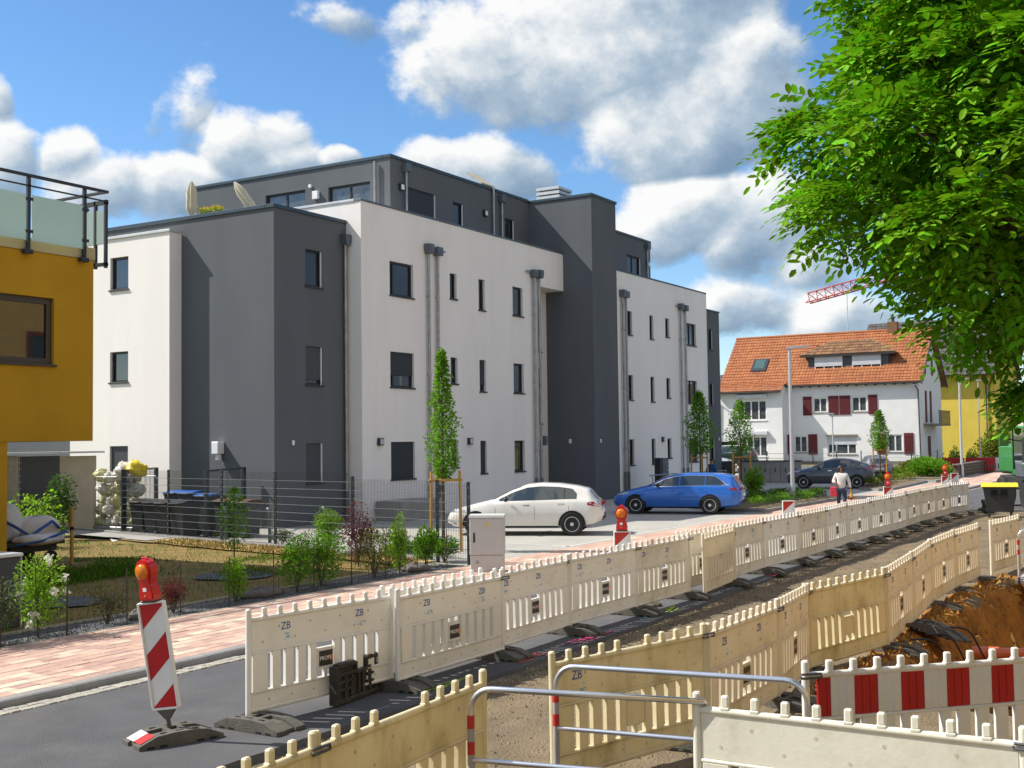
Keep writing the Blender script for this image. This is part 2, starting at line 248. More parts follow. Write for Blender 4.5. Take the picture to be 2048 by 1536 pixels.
# ------------------------------------------------------------------ mesh helpers
class MB:
    def __init__(s): s.v = []; s.f = []
    def add(s, vs, fs):
        n = len(s.v); s.v += [tuple(p) for p in vs]; s.f += [tuple(i + n for i in f) for f in fs]; return s
    def box(s, x0, x1, y0, y1, z0, z1, ch=0.0):
        x0, x1 = min(x0, x1), max(x0, x1); y0, y1 = min(y0, y1), max(y0, y1); z0, z1 = min(z0, z1), max(z0, z1)
        if ch <= 0:
            return s.add([(x, y, z) for z in (z0, z1) for y in (y0, y1) for x in (x0, x1)], [(0, 2, 3, 1), (4, 5, 7, 6), (0, 1, 5, 4), (2, 6, 7, 3), (0, 4, 6, 2), (1, 3, 7, 5)])
        ch = min(ch, (x1-x0)*.49, (y1-y0)*.49, (z1-z0)*.49)
        lo, hi = (x0, y0, z0), (x1, y1, z1); idx = {}; vs = []
        for sx in (0, 1):
            for sy in (0, 1):
                for sz in (0, 1):
                    sg = (sx, sy, sz)
                    for a in range(3):
                        p = [(hi[k] - (0 if k == a else ch)) if sg[k] else (lo[k] + (0 if k == a else ch)) for k in range(3)]
                        idx[sg + (a,)] = len(vs); vs.append(tuple(p))
        fs = []
        for a in range(3):
            b, c = (a+1) % 3, (a+2) % 3
            for sa in (0, 1):
                q = []
                for sb, sc in ((0, 0), (1, 0), (1, 1), (0, 1)):
                    sg = [0, 0, 0]; sg[a] = sa; sg[b] = sb; sg[c] = sc; q.append(idx[tuple(sg) + (a,)])
                fs.append(tuple(q) if sa else tuple(q[::-1]))
            for sb in (0, 1):
                for sc in (0, 1):
                    q = []
                    for sa, ax in ((0, b), (0, c), (1, c), (1, b)):
                        sg = [0, 0, 0]; sg[a] = sa; sg[b] = sb; sg[c] = sc; q.append(idx[tuple(sg) + (ax,)])
                    fs.append(tuple(q) if sb != sc else tuple(q[::-1]))
        for sx in (0, 1):
            for sy in (0, 1):
                for sz in (0, 1):
                    q = tuple(idx[(sx, sy, sz, a)] for a in range(3)); fs.append(q if (sx + sy + sz) % 2 else q[::-1])
        return s.add(vs, fs)
    def cyl(s, p0, p1, r0, r1=None, n=12, cap=True):
        r1 = r0 if r1 is None else r1; p0, p1 = Vector(p0), Vector(p1); d = (p1 - p0).normalized()
        a = Vector((0, 0, 1)) if abs(d.z) < .9 else Vector((1, 0, 0)); u = d.cross(a).normalized(); w = d.cross(u)
        vs = [p + (u*cos(2*pi*i/n) + w*sin(2*pi*i/n))*r for p, r in ((p0, r0), (p1, r1)) for i in range(n)]
        fs = [(i, (i+1) % n, n + (i+1) % n, n + i) for i in range(n)]
        if cap: fs += [tuple(range(n))[::-1], tuple(range(n, 2*n))]
        return s.add(vs, fs)
    def tube(s, pts, r, n=8, cap=True):
        pts = [Vector(p) for p in pts]; k = len(pts); rs = r if isinstance(r, (list, tuple)) else [r]*k; vs = []; prev = None
        for i, p in enumerate(pts):
            d = (pts[min(i+1, k-1)] - pts[max(i-1, 0)]).normalized()
            if prev is None:
                a = Vector((0, 0, 1)) if abs(d.z) < .9 else Vector((1, 0, 0)); u = d.cross(a).normalized()
            else: u = (prev - d*prev.dot(d)).normalized()
            prev = u; w = d.cross(u)
            vs += [p + (u*cos(2*pi*j/n) + w*sin(2*pi*j/n))*rs[i] for j in range(n)]
        fs = [(i*n + j, i*n + (j+1) % n, (i+1)*n + (j+1) % n, (i+1)*n + j) for i in range(k-1) for j in range(n)]
        if cap: fs += [tuple(range(n))[::-1], tuple(range((k-1)*n, k*n))]
        return s.add(vs, fs)
    def prism(s, poly, a, b, axis='y'):
        n = len(poly)
        def P(u, v, w): return {'x': (w, u, v), 'y': (u, w, v), 'z': (u, v, w)}[axis]
        return s.add([P(u, v, w) for w in (a, b) for u, v in poly], [tuple(range(n)), tuple(range(n, 2*n))[::-1]] + [(i, n + i, n + (i+1) % n, (i+1) % n) for i in range(n)])
    def lathe(s, prof, n=24, c=(0, 0, 0), axis='z'):
        vs = []
        for r, h in prof:
            for i in range(n):
                a = 2*pi*i/n; q = (r*cos(a), r*sin(a))
                vs.append({'z': (c[0]+q[0], c[1]+q[1], c[2]+h), 'y': (c[0]+q[0], c[1]+h, c[2]+q[1]), 'x': (c[0]+h, c[1]+q[0], c[2]+q[1])}[axis])
        k = len(prof)
        fs = [(i*n + j, i*n + (j+1) % n, (i+1)*n + (j+1) % n, (i+1)*n + j) for i in range(k-1) for j in range(n)]
        fs += [tuple(range(n))[::-1], tuple(range((k-1)*n, k*n))]
        return s.add(vs, fs)
    def poly(s, pts): return s.add(pts, [tuple(range(len(pts)))])
    def grid(s, rows):
        n, m = len(rows), len(rows[0])
        return s.add([p for r in rows for p in r], [(i*m + j, i*m + j + 1, (i+1)*m + j + 1, (i+1)*m + j) for i in range(n-1) for j in range(m-1)])
    def xf(s, mat, start=0):
        s.v = s.v[:start] + [tuple(mat @ Vector(p)) for p in s.v[start:]]; return s
    def mesh(s, name, m, smooth=False, fix=True, weld=False):
        me = bpy.data.meshes.new(name); me.from_pydata(s.v, [], s.f)
        if fix or weld:
            bm = bmesh.new(); bm.from_mesh(me)
            if weld: bmesh.ops.remove_doubles(bm, verts=bm.verts, dist=1e-5)
            if fix: bmesh.ops.recalc_face_normals(bm, faces=bm.faces)
            bm.to_mesh(me); bm.free()
        me.materials.append(MAT[m])
        if smooth:
            me.polygons.foreach_set('use_smooth', [True]*len(me.polygons))
            if smooth == 'auto': me.set_sharp_from_angle(angle=radians(38))
        me.update(); return me
def link(name, data, parent=None, loc=(0, 0, 0), rot=(0, 0, 0)):
    o = bpy.data.objects.new(name, data); COL.objects.link(o); o.location = loc; o.rotation_euler = rot
    if parent: o.parent = parent
    return o
def wpos(p):
    v = Vector((0, 0, 0))
    while p: v += p.location; p = p.parent
    return v
def part(name, mb, m, parent, smooth=False, world=False, fix=True):
    o = link(name, mb.mesh(name, m, smooth, fix), parent)
    if world: o.location = -wpos(parent)
    return o
def tag(o, label=None, cat=None, group=None, kind=None):
    if label: o['label'] = label
    if cat: o['category'] = cat
    if group: o['group'] = group
    if kind: o['kind'] = kind
    return o
def thing(name, label, cat, loc=(0, 0, 0), rz=0, group=None):
    return tag(link(name, None, None, loc, (0, 0, rz)), label, cat, group)
def solid(name, mb, m, label, cat, loc=(0, 0, 0), rot=(0, 0, 0), group=None, smooth=False):
    return tag(link(name, mb.mesh(name, m, smooth), None, loc, rot), label, cat, group)
def struct(name, mb, m, parent=None):
    return tag(link(name, mb.mesh(name, m), parent), kind=None if parent else 'structure')
def copy_tree(o, parent=None):
    c = o.copy(); COL.objects.link(c); c.parent = parent
    for ch in o.children: copy_tree(ch, c)
    return c
ORD = ['first', 'second', 'third', 'fourth', 'fifth', 'sixth', 'seventh', 'eighth', 'ninth', 'tenth', 'eleventh', 'twelfth', 'thirteenth', 'fourteenth', 'fifteenth', 'sixteenth', 'seventeenth', 'eighteenth', 'nineteenth', 'twentieth', 'twenty-first']
def text_mesh(s, size, m, extrude=0.0):
    cu = bpy.data.curves.new('text', 'FONT'); cu.body = s; cu.size = size; cu.align_x = 'CENTER'; cu.align_y = 'CENTER'; cu.extrude = extrude; cu.resolution_u = 3; cu.offset = size*.012
    o = bpy.data.objects.new('text', cu); COL.objects.link(o)
    dg = bpy.context.evaluated_depsgraph_get(); me = bpy.data.meshes.new_from_object(o.evaluated_get(dg)); bpy.data.objects.remove(o)
    me.materials.clear(); me.materials.append(MAT[m]); return me
# leaf clouds: many small folded quads
def leaves_mesh(name, P, D, size, m, width=.45, droop=.3, jitter=.35):
    """P (n,3) leaf bases, D (n,3) pointing directions; each leaf is a folded diamond of 4 triangles"""
    n = len(P); D = D/np.maximum(1e-6, np.linalg.norm(D, axis=1, keepdims=True))
    r = RNG.normal(size=(n, 3)); Sd = np.cross(D, r); Sd /= np.maximum(1e-6, np.linalg.norm(Sd, axis=1, keepdims=True)); U = np.cross(Sd, D)
    L = (size*(1 + jitter*(RNG.random(n)*2 - 1)))[:, None]; Wd = L*width
    a = P; tip = P + D*L + np.array([0, 0, -1])*L*droop; mid = P + D*L*.5 + U*L*.08
    l = mid + Sd*Wd*.5 + U*L*.10; rr = mid - Sd*Wd*.5 + U*L*.10
    V = np.stack([a, l, tip, rr], 1).reshape(-1, 3)
    me = bpy.data.meshes.new(name); me.vertices.add(4*n); me.vertices.foreach_set('co', V.astype(np.float32).ravel())
    i = np.arange(n)[:, None]*4; F = np.concatenate([i + np.array([0, 1, 2]), i + np.array([0, 2, 3])], 1).reshape(-1)
    me.loops.add(6*n); me.loops.foreach_set('vertex_index', F.astype(np.int32)); me.polygons.add(2*n)
    me.polygons.foreach_set('loop_start', np.arange(0, 6*n, 3, dtype=np.int32)); me.polygons.foreach_set('loop_total', np.full(2*n, 3, dtype=np.int32))
    me.materials.append(MAT[m]); me.update(calc_edges=True); return me
# ------------------------------------------------------------------ ground
def sheet(x0, x1, y0, y1, z): return MB().poly([(x0, y0, z), (x1, y0, z), (x1, y1, z), (x0, y1, z)])
def fbm2(x, y, sc, seed, oct=4):
    r = np.random.default_rng(seed); s = np.zeros_like(x, dtype=float); a = 1.0
    for o in range(oct):
        th = r.random()*6.28; px, py = r.random(2)*50
        u = (x*cos(th) - y*sin(th))*sc + px; v = (x*sin(th) + y*cos(th))*sc + py
        iu, iv = np.floor(u).astype(int), np.floor(v).astype(int); fu, fv = u - iu, v - iv; fu = fu*fu*(3-2*fu); fv = fv*fv*(3-2*fv)
        h = lambda i, j: (np.sin(i*127.1 + j*311.7 + seed*17.3 + o*7.7)*43758.5453) % 1
        s += a*((h(iu, iv)*(1-fu) + h(iu+1, iv)*fu)*(1-fv) + (h(iu, iv+1)*(1-fu) + h(iu+1, iv+1)*fu)*fv - .5); a *= .5; sc *= 2.03
    return s
gm = MB(); HX0, HX1, HY0, HY1 = 1.0, 60.0, -8.0, 8.6; Q = 1600; gz = -.06
for a, b, c, d in ((-Q, Q, -Q, HY0), (-Q, Q, HY1, Q), (-Q, HX0, HY0, HY1), (HX1, Q, HY0, HY1)):
    gm.poly([(a, c, gz), (b, c, gz), (b, d, gz), (a, d, gz)])
struct('ground', gm, 'far_ground')
# carriageway with a ragged sawn edge towards the dig
xs = np.concatenate([np.arange(-30, 5, 1.0), np.arange(5, 50, .12), np.arange(50, 402, 8)])
edge = np.where(xs < 46.5, np.interp(xs, [-30, 7, 12, 19, 28, 43, 46.5], [7.45, 7.46, 7.42, 7.6, 8.0, 8.3, 8.3]) + .09*fbm2(xs, xs*0, 1.3, 3), 3.6)
rm = MB().grid([[(x, e, 0) for x, e in zip(xs, edge)], [(x, (e + 10.85)/2, .004) for x, e in zip(xs, edge)], [(x, 10.85, 0) for x in xs]])
rm.grid([[(x, e, 0) for x, e in zip(xs, edge)], [(x, e - .03, -.09) for x, e in zip(xs, edge)]])
struct('road', rm, 'asphalt')
# gutter of pale setts
gut = struct('gutter', sheet(-30, 300, 10.85, 11.1, -.004), 'paver_joint')
sm = MB()
for r in range(2):
    x = 5.0
    while x < 34:
        w = random.uniform(.10, .17); h = random.uniform(.008, .018); y = 10.853 + r*.124
        sm.box(x, x + w - .012, y, y + .112, -.02, h, .006); x += w
tag(part('setts', sm, 'sett', gut), kind='stuff')
# kerb of metre stones
kb = struct('kerb', sheet(-30, 300, 11.1, 11.27, -.002), 'concrete_kerb')
kmesh = MB().prism([(11.1, -.05), (11.1, .055), (11.115, .082), (11.14, .095), (11.26, .098), (11.26, -.05)], 0, .992, 'x').mesh('kerbstone', 'concrete_kerb')
for i in range(70): link('kerbstone', kmesh, kb, (4 + i, 0, random.uniform(-.003, .003)))
# pink paved pavement
sw = struct('pavement', sheet(-30, 400, 11.26, 14.02, .062), 'paver_joint')
psz = {}; rows = []; y = 11.28; r = 0
while y < 13.9:
    x = 6.6 + random.uniform(-.3, 0); h = .198
    while x < 23.5:
        w = random.choice([.2, .2, .3, .3, .3, .4]); rows.append((x, y, w, min(h, 14.0 - y))); x += w
    y += h; r += 1
def pvis(q): return -(q[0]-8)**2*.4 - (q[1] - 11.2)*.2 if q[0] > 7.6 else -999
rows.sort(key=lambda q: (0 if 7.4 < q[0] < 21.8 else 1, q[0] + .3*(14 - q[1])))
pm = {}; stuffp = [MB() for _ in range(6)]
for k, (x, y, w, h) in enumerate(rows):
    i = random.choices(range(6), [5, 5, 4, 3, 2.2, 3])[0]; dz = random.uniform(-.003, .004)
    if k < 300:
        key = (w, round(h, 3), i)
        if key not in pm: pm[key] = MB().box(0, w - .008, 0, h - .008, 0, .062, .005).mesh('paver', 'paver_%d' % i)
        link('paver', pm[key], sw, (x, y, .03 + dz))
    else: stuffp[i].box(x, x + w - .008, y, y + h - .008, .03 + dz, .092 + dz, .004)
for i in range(6): tag(part('pavers', stuffp[i], 'paver_%d' % i, sw), kind='stuff')
# pavement beyond: coarser runs of paving
fm = [MB() for _ in range(6)]; x = 23.5
while x < 130:
    for j in range(7):
        w = .9 if x < 60 else 1.8
        fm[random.choice([0, 1, 2, 3, 0, 1])].box(x, x + w - .01, 11.28 + j*.39, 11.28 + j*.39 + .382, .05, .09 + random.uniform(-.002, .002))
    x += w
for i in range(6):
    if fm[i].v: tag(part('far_pavers', fm[i], 'paver_%d' % i, sw), kind='stuff')
# planting strip, lawn, parking court
struct('gravel_strip', sheet(5, 21.3, 14.02, 14.98, .075), 'gravel_base')
struct('garden_edging', MB().box(5, 21.3, 13.985, 14.02, -.02, .10, .004).box(5, 21.3, 14.98, 15.0, 0, .115, .004).box(21.3, 21.34, 14, 15.0, 0, .11), 'wood_beige')
lx = np.arange(2, 23.3, .25); ly = np.arange(15.0, 32.1, .25); LX, LY = np.meshgrid(lx, ly)
LZ = .07 + .02*fbm2(LX, LY, .5, 5)
struct('lawn', MB().grid([[(LX[i, j], LY[i, j], LZ[i, j]) for j in range(LX.shape[1])] for i in range(LX.shape[0])]), 'lawn_soil')
def fenceX(y): return 21.6 + .206*(y - 14.05)
dy = np.linspace(15.0, 28, 60)
wv = 1.0 + .35*fbm2(dy, dy*0, .5, 9)
struct('dry_soil', MB().grid([[(fenceX(y) - w_, y, .115) for y, w_ in zip(dy, wv)], [(fenceX(y) - w_*.5, y, .135) for y, w_ in zip(dy, wv)], [(fenceX(y) - .1, y, .14) for y in dy]]), 'dry_soil')
struct('gravel_patch', MB().grid([[(fenceX(y) - 1.0, y, .145) for y in np.linspace(25.5, 31, 12)], [(fenceX(y) - .1, y, .15) for y in np.linspace(25.5, 31, 12)]]), 'concrete')
fe = MB()
for i in range(16):
    y0, y1 = 15.2 + i*1.0, 16.19 + i*1.0
    fe.prism([(fenceX(y0) - .06, y0), (fenceX(y0) + .06, y0), (fenceX(y1) + .06, y1), (fenceX(y1) - .06, y1)], 0, .2, 'z')
struct('fence_kerb', fe, 'concrete')
struct('parking_court', MB().poly([(21.4, 14.03, .085), (66, 14.03, .085), (66, 26.2, .085), (26.2, 26.2, .085), (26.2, 31.5, .085), (25.2, 31.5, .085), (fenceX(26), 26, .085)]), 'concrete_pale')
struct('drive', MB().poly([(66, 14.03, .084), (86.8, 14.03, .084), (86.8, 34, .084), (66, 34, .084)]), 'concrete')
bm_ = MB()
for (x0, y0, x1, y1) in ((26.3, 13.6+.5, 26.9, 18.3), (31.4, 14.3, 31.9, 18.8), (36.3, 14.5, 36.8, 19), (52.2, 14.6, 52.6, 19.2), (57.3, 14.6, 57.7, 19.2)):
    bm_.poly([(x0, y0, .089), (x0 + .1, y0, .089), (x1 + .1, y1, .089), (x1, y1, .089)])
bm_.poly([(26, 14.15, .089), (36.9, 14.15, .089), (36.9, 14.24, .089), (26, 14.24, .089)])
struct('bay_markings', bm_, 'paint_line')
# kerbed planting islands in the court
def island(pts, z, name):
    b = MB().prism(pts, .02, z, 'z'); o = struct(name, b, 'concrete_kerb')
    cx = sum(p[0] for p in pts)/len(pts); cy = sum(p[1] for p in pts)/len(pts)
    inn = [(cx + (p[0]-cx)*.95, cy + (p[1]-cy)*.93, z + .012) for p in pts]
    part('soil', MB().poly(inn), 'dirt', o); return o
island([(40.9, 14.05), (50.2, 13.9), (51.2, 14.6), (50.6, 17.6), (49, 18.4), (42.5, 17.6), (41.2, 16)], .2, 'planting_island')
island([(58.6, 14.4), (60, 14.0), (72, 14.6), (73, 17.8), (66, 18.3), (63.5, 16.2), (59.5, 15.6)], .2, 'planting_island')
island([(69.5, 13.9), (78, 14.1), (84, 18), (84, 19.6), (73.8, 19.4), (71, 16)], .24, 'planting_island')
# the dig: stony ground falling into an open trench
xs = np.concatenate([np.arange(HX0, 27, .085), np.arange(27, HX1 + .01, .55)]); ys = np.concatenate([np.arange(HY0, -.6, .5), np.arange(-.6, 8.68, .08)])
GX, GY = np.meshgrid(xs, ys)
def sm01(a, b, x): q = np.clip((x - a)/(b - a), 0, 1); return q*q*(3 - 2*q)
GZ = -.045 + .05*fbm2(GX, GY, .55, 11) + .03*fbm2(GX, GY, 3.5, 12, 4)
ye = 3.62 + .22*fbm2(GX, GX*0, .9, 21) + np.interp(GX, [11, 13, 15, 22, 26], [-2.6, -.15, .0, .1, -.4])
lip = np.exp(-((GY - ye - .12)/.22)**2)*sm01(12, 14, GX)*(1 - sm01(24.5, 25.5, GX))
inx = sm01(12.6, 13.8, GX)*(1 - sm01(24.2, 25.2, GX))
dep = sm01(ye + .08, ye - .75, GY + .16*fbm2(GX, GY, 1.6, 31))*sm01(.0, .6, GY)*inx
rough = fbm2(GX, GY, 1.4, 41, 5)
lmp = np.abs(fbm2(GX, GY, 2.6, 52, 4)); GZ += .05*lip + .12*lip*fbm2(GX, GY, 4, 44) - dep*(1.1 + .5*rough) + np.clip(dep*6, 0, 1)*(.22*fbm2(GX, GY, 4.5, 51, 4) + .30*(lmp - .2))
GZ = np.where(GY > 7.2, np.minimum(GZ, -.05), GZ)
dm = MB().grid([[(GX[i, j], GY[i, j], GZ[i, j]) for j in range(GX.shape[1])] for i in range(GX.shape[0])])
do = struct('dug_ground', dm, 'dirt'); me = do.data; me.materials.append(MAT['clay']); me.materials.append(MAT['sand'])
cl = (np.maximum(dep, lip*.9*(fbm2(GX, GY, 2, 61) > -.15)) > .12); ny, nx = GX.shape
fl = (dep > .9) & (GX > 18) & (fbm2(GX, GY, .9, 71) > -.05)
mi = np.where(fl, 2, np.where(cl, 1, 0))[:-1, :-1].ravel(); me.polygons.foreach_set('material_index', mi.astype(np.int32)); me.polygons.foreach_set('use_smooth', [True]*len(mi)); me.update()
def gz_at(x, y):
    i = int(np.clip(np.searchsorted(ys, y) - 1, 0, ny - 2)); j = int(np.clip(np.searchsorted(xs, x) - 1, 0, nx - 2))
    return float(GZ[i, j])
# chips and pebbles lying on it
def chips(name, n, fx, m, s0, s1, zf, label=None):
    c = MB()
    for _ in range(n):
        x, y = fx(); z = zf(x, y); s = random.uniform(s0, s1)*(1 if random.random() < .93 else 1.8); a = random.random()*6.28
        p = [(x + cos(a + k*2.09)*s*random.uniform(.7, 1.1), y + sin(a + k*2.09)*s*random.uniform(.7, 1.1), z - .3*s) for k in range(3)]
        c.add(p + [(x + random.uniform(-.3, .3)*s, y + random.uniform(-.3, .3)*s, z + s*random.uniform(.4, .9))], [(0, 1, 3), (1, 2, 3), (2, 0, 3)])
    return tag(link(name, c.mesh(name, m, fix=False), None), label, 'stones', kind='stuff')
M('chip', (.25, .195, .13), (.15, .12, .085), scale=2, rough=.95, island=1.0)
def near_edge():
    x = random.uniform(8, 46)**1.0; y = np.interp(x, [7, 12, 19, 28, 43], [7.46, 7.42, 7.6, 8.0, 8.3]) - abs(random.gauss(0, .35)); return x, y
chips('gravel_spill', 9000, near_edge, 'chip', .008, .028, gz_at, 'loose grey gravel along the sawn edge of the asphalt')
chips('loose_stones', 7000, lambda: (random.uniform(6, 30), random.uniform(3.6, 7.3)), 'chip', .006, .025, gz_at, 'loose stones and crumbs on the dug ground')
chips('garden_gravel', 9000, lambda: (random.uniform(8.2, 21.3), random.uniform(14.03, 14.97)), 'gravel', .012, .026, lambda x, y: .077, 'dark grey garden gravel in the planting strip')
# chalk and spray marks on the asphalt
def spray(name, x, y, n, lx, ly, m, label):
    c = MB()
    for k in range(n):
        px, py = x + random.uniform(-lx, lx), y + random.uniform(-ly, ly); L = random.uniform(.1, .5); w = random.uniform(.008, .03); a = random.uniform(-.15, .25)
        c.poly([(px, py, .009 + k*.0004), (px + L*cos(a), py + L*sin(a), .009 + k*.0004), (px + L*cos(a) + w*sin(a), py + L*sin(a) - w, .009 + k*.0004), (px, py - w, .009 + k*.0004)])
    return solid(name, c, m, label, 'paint mark')
spray('spray_mark', 11.1, 7.62, 14, .3, .10, 'paint_lime', 'yellow spray scribble on asphalt beside the upright rubber plate')
spray('spray_mark', 13.0, 7.62, 12, .35, .08, 'plastic_red', 'red spray mark on asphalt in front of the second barrier')
spray('spray_mark', 14.6, 7.66, 16, .5, .12, 'paint_pink', 'pink spray marks on asphalt by the third foot plate')
spray('spray_mark', 17.6, 7.7, 10, .5, .1, 'paint_lime', 'lime spray lines on asphalt by the fourth foot plate')
spray('spray_mark', 16.9, 7.75, 8, .4, .06, 'paint_cyan', 'cyan spray lines on asphalt left of the lime marks')
spray('spray_mark', 23.2, 7.85, 10, .4, .08, 'paint_pink', 'pink spray mark on asphalt further up the row')

def trench_wall():
    x = random.uniform(12.8, 24.6); return x, 3.9 - abs(random.gauss(0, .75)) + .15
M('clod', (.36, .17, .045), (.24, .115, .035), scale=3, rough=1, island=.9, spec=.05)
chips('clay_clods', 7000, trench_wall, 'clod', .012, .06, gz_at, 'orange clay clods and crumbs on the trench edge and slope')
# ------------------------------------------------------------------ facades
def facade(mb, ax, pl, u0, u1, z0, z1, holes, depth):
    us = sorted({u0, u1} | {round(h[k], 4) for h in holes for k in (0, 1)}); zs = sorted({z0, z1} | {round(h[k], 4) for h in holes for k in (2, 3)})
    us = [u for u in us if u0 <= u <= u1]; zs = [z for z in zs if z0 <= z <= z1]
    P = (lambda u, d, z: (u, pl + d, z)) if ax == 'y' else (lambda u, d, z: (pl + d, u, z))
    for a, b in zip(us, us[1:]):
        for c, d in zip(zs, zs[1:]):
            mu, mz = (a+b)/2, (c+d)/2
            if any(h[0] < mu < h[1] and h[2] < mz < h[3] for h in holes): continue
            q = [P(a, 0, c), P(b, 0, c), P(b, 0, d), P(a, 0, d)]; mb.poly(q if ax == 'y' else q[::-1])
    for h in holes:
        a, b, c, d = h[:4]; dp = h[4] if len(h) > 4 else depth
        for q in ([P(a, 0, c), P(a, dp, c), P(a, dp, d), P(a, 0, d)],) + (() if len(h) > 4 else ([P(b, 0, c), P(b, 0, d), P(b, dp, d), P(b, dp, c)],)) + ( [P(a, 0, d), P(a, dp, d), P(b, dp, d), P(b, 0, d)], [P(a, 0, c), P(b, 0, c), P(b, dp, c), P(a, dp, c)]): mb.poly(q)
    return mb
def bx(ax, pl, u0, u1, d0, d1, z0, z1, mb=None, ch=0):
    mb = mb or MB()
    return mb.box(u0, u1, pl + d0, pl + d1, z0, z1, ch) if ax == 'y' else mb.box(pl + d0, pl + d1, u0, u1, z0, z1, ch)
def window(root, ax, pl, u0, u1, z0, z1, depth=.17, kind='fixed', frame='frame_dark', pane='glass_dark', sill='sill_dark', mull=(), shut=None, rail=False, fw_=.075, trans=(), sillout=.05):
    """frame bars set back in the reveal, pane behind them, metal sill, optional roller blind"""
    f = MB(); d0, d1 = depth - .07, depth + .01
    bx(ax, pl, u0, u0 + fw_, d0, d1, z0, z1, f); bx(ax, pl, u1 - fw_, u1, d0, d1, z0, z1, f); bx(ax, pl, u0 + fw_, u1 - fw_, d0, d1, z0, z0 + fw_, f); bx(ax, pl, u0 + fw_, u1 - fw_, d0, d1, z1 - fw_, z1, f)
    for m_ in mull: bx(ax, pl, u0 + (u1-u0)*m_ - fw_*.55, u0 + (u1-u0)*m_ + fw_*.55, d0 + .003, d1, z0 + fw_, z1 - fw_, f)
    for m_ in trans: bx(ax, pl, u0 + fw_, u1 - fw_, d0 + .004, d1, z0 + (z1-z0)*m_ - .03, z0 + (z1-z0)*m_ + .03, f)
    w = part('window', f, frame, root, world=True)
    part('pane', bx(ax, pl, u0 + fw_*.8, u1 - fw_*.8, depth - .03, depth - .005, z0 + fw_*.8, z1 - fw_*.8), pane, w, world=True)
    if sill: part('sill', bx(ax, pl, u0 - .04, u1 + .05, -sillout, depth - .02, z0 - .045, z0 + .006, ch=.004), sill, w, world=True)
    if shut:
        fr, sm_ = shut; zb = z1 - (z1 - z0)*fr; b = MB(); n = max(3, int((z1 - zb)/.055))
        for k in range(n):
            a, c = zb + (z1-zb)*k/n, zb + (z1-zb)*(k+1)/n
            bx(ax, pl, u0 + .012, u1 - .012, depth - .10, depth - .085, a + .003, c - .004, b); bx(ax, pl, u0 + .012, u1 - .012, depth - .096, depth - .089, c - .004, c + .003, b)
        part('roller_blind', b, sm_, w, world=True)
    if rail: part('guide_rail', bx(ax, pl, u1 - .045, u1 - .004, .03, .07, z0 + .01, z1 - .01), 'white_plastic', w, world=True)
    return w
# ------------------------------------------------------------------ apartment block
AB = thing('apartment_building', 'three-storey white and anthracite flat-roofed apartment block with set-back penthouse', 'building', (28.3, 25.7, 0))
def wl(mb, m): return part('wall', mb, m, AB, world=True)
D = .17
Z3 = ((1.45, 2.76), (4.68, 5.96), (7.94, 9.17))
gh = [(29.83, 30.68, a, b) for a, b in Z3]
w = MB(); facade(w, 'y', 25.7, 28.32, 31.97, 0, 10.3, gh, D)
w.poly([(28.32, 25.7, 10.3), (31.97, 25.7, 10.3), (31.97, 40, 10.3), (28.32, 40, 10.3)])
facade(w, 'x', 28.32, 25.7, 40, 0, 10.3, [], D); w.poly([(28.32, 40, 0), (66, 40, 0), (66, 40, 10.3), (28.32, 40, 10.3)])
w.poly([(31.97, 28.05, 10.28), (66, 28.05, 10.28), (66, 40, 10.28), (31.97, 40, 10.28)])
wl(w, 'plaster_grey')
lh = [(31.78, 32.68, 1.76, 2.75), (31.78, 32.68, 4.92, 5.97), (31.78, 32.68, 8.1, 9.22)]
w = MB(); facade(w, 'x', 27.79, 29.81, 34.72, 0, 9.86, lh, D); w.poly([(27.79, 29.81, 0), (28.34, 29.81, 0), (28.34, 29.81, 9.86), (27.79, 29.81, 9.86)]); w.poly([(27.79, 34.72, 0), (28.34, 34.72, 0), (28.34, 34.72, 9.86), (27.79, 34.72, 9.86)]); w.poly([(27.79, 29.81, 9.86), (28.34, 29.81, 9.86), (28.34, 34.72, 9.86), (27.79, 34.72, 9.86)])
wl(w, 'plaster_white')
A = [(33.57, 35.0)]; Bw = (37.38, 37.85); Cw = (39.42, 39.88); Dw = (42.04, 42.87)
wh = [(33.57, 35.0, a, b) for a, b in ((1.45, 2.77), (4.70, 5.96), (7.96, 9.18))] + [(*Bw, a, b) for a, b in ((1.77, 2.81), (4.95, 5.96), (8.2, 9.18))] + [(*Cw, a, b) for a, b in ((1.49, 2.77), (4.71, 5.97), (7.94, 9.18))] + [(*Dw, a, b) for a, b in ((1.49, 2.76), (4.73, 5.96), (7.95, 9.16))]
w = MB(); facade(w, 'y', 25.05, 31.955, 46.49, 0, 11.05, wh + [(44.15, 46.49, 0, 9.4, .9)], D)
facade(w, 'x', 31.955, 25.05, 28.1, 0, 11.05, [], D); w.poly([(31.955, 25.05, 11.05), (46.49, 25.05, 11.05), (46.49, 28.1, 11.05), (31.955, 28.1, 11.05)]); w.poly([(31.955, 28.1, 10.0), (46.49, 28.1, 10.0), (46.49, 28.1, 11.05), (31.955, 28.1, 11.05)])
wl(w, 'plaster_white')
sh = [(45.35, 45.98, .15, 2.77), (45.35, 45.98, 3.5, 5.95), (45.35, 45.98, 6.7, 9.1)]
w = MB(); facade(w, 'y', 25.95, 44.16, 46.49, 0, 9.4, sh, D); wl(w, 'plaster_white')
w = MB().box(46.5, 48.95, 23.6, 40.2, 0, 13.55); wl(w, 'plaster_grey')
Ew, Fw_, Gw, Hw = (52.92, 53.64), (55.74, 56.22), (57.76, 58.28), (60.55, 62.0)
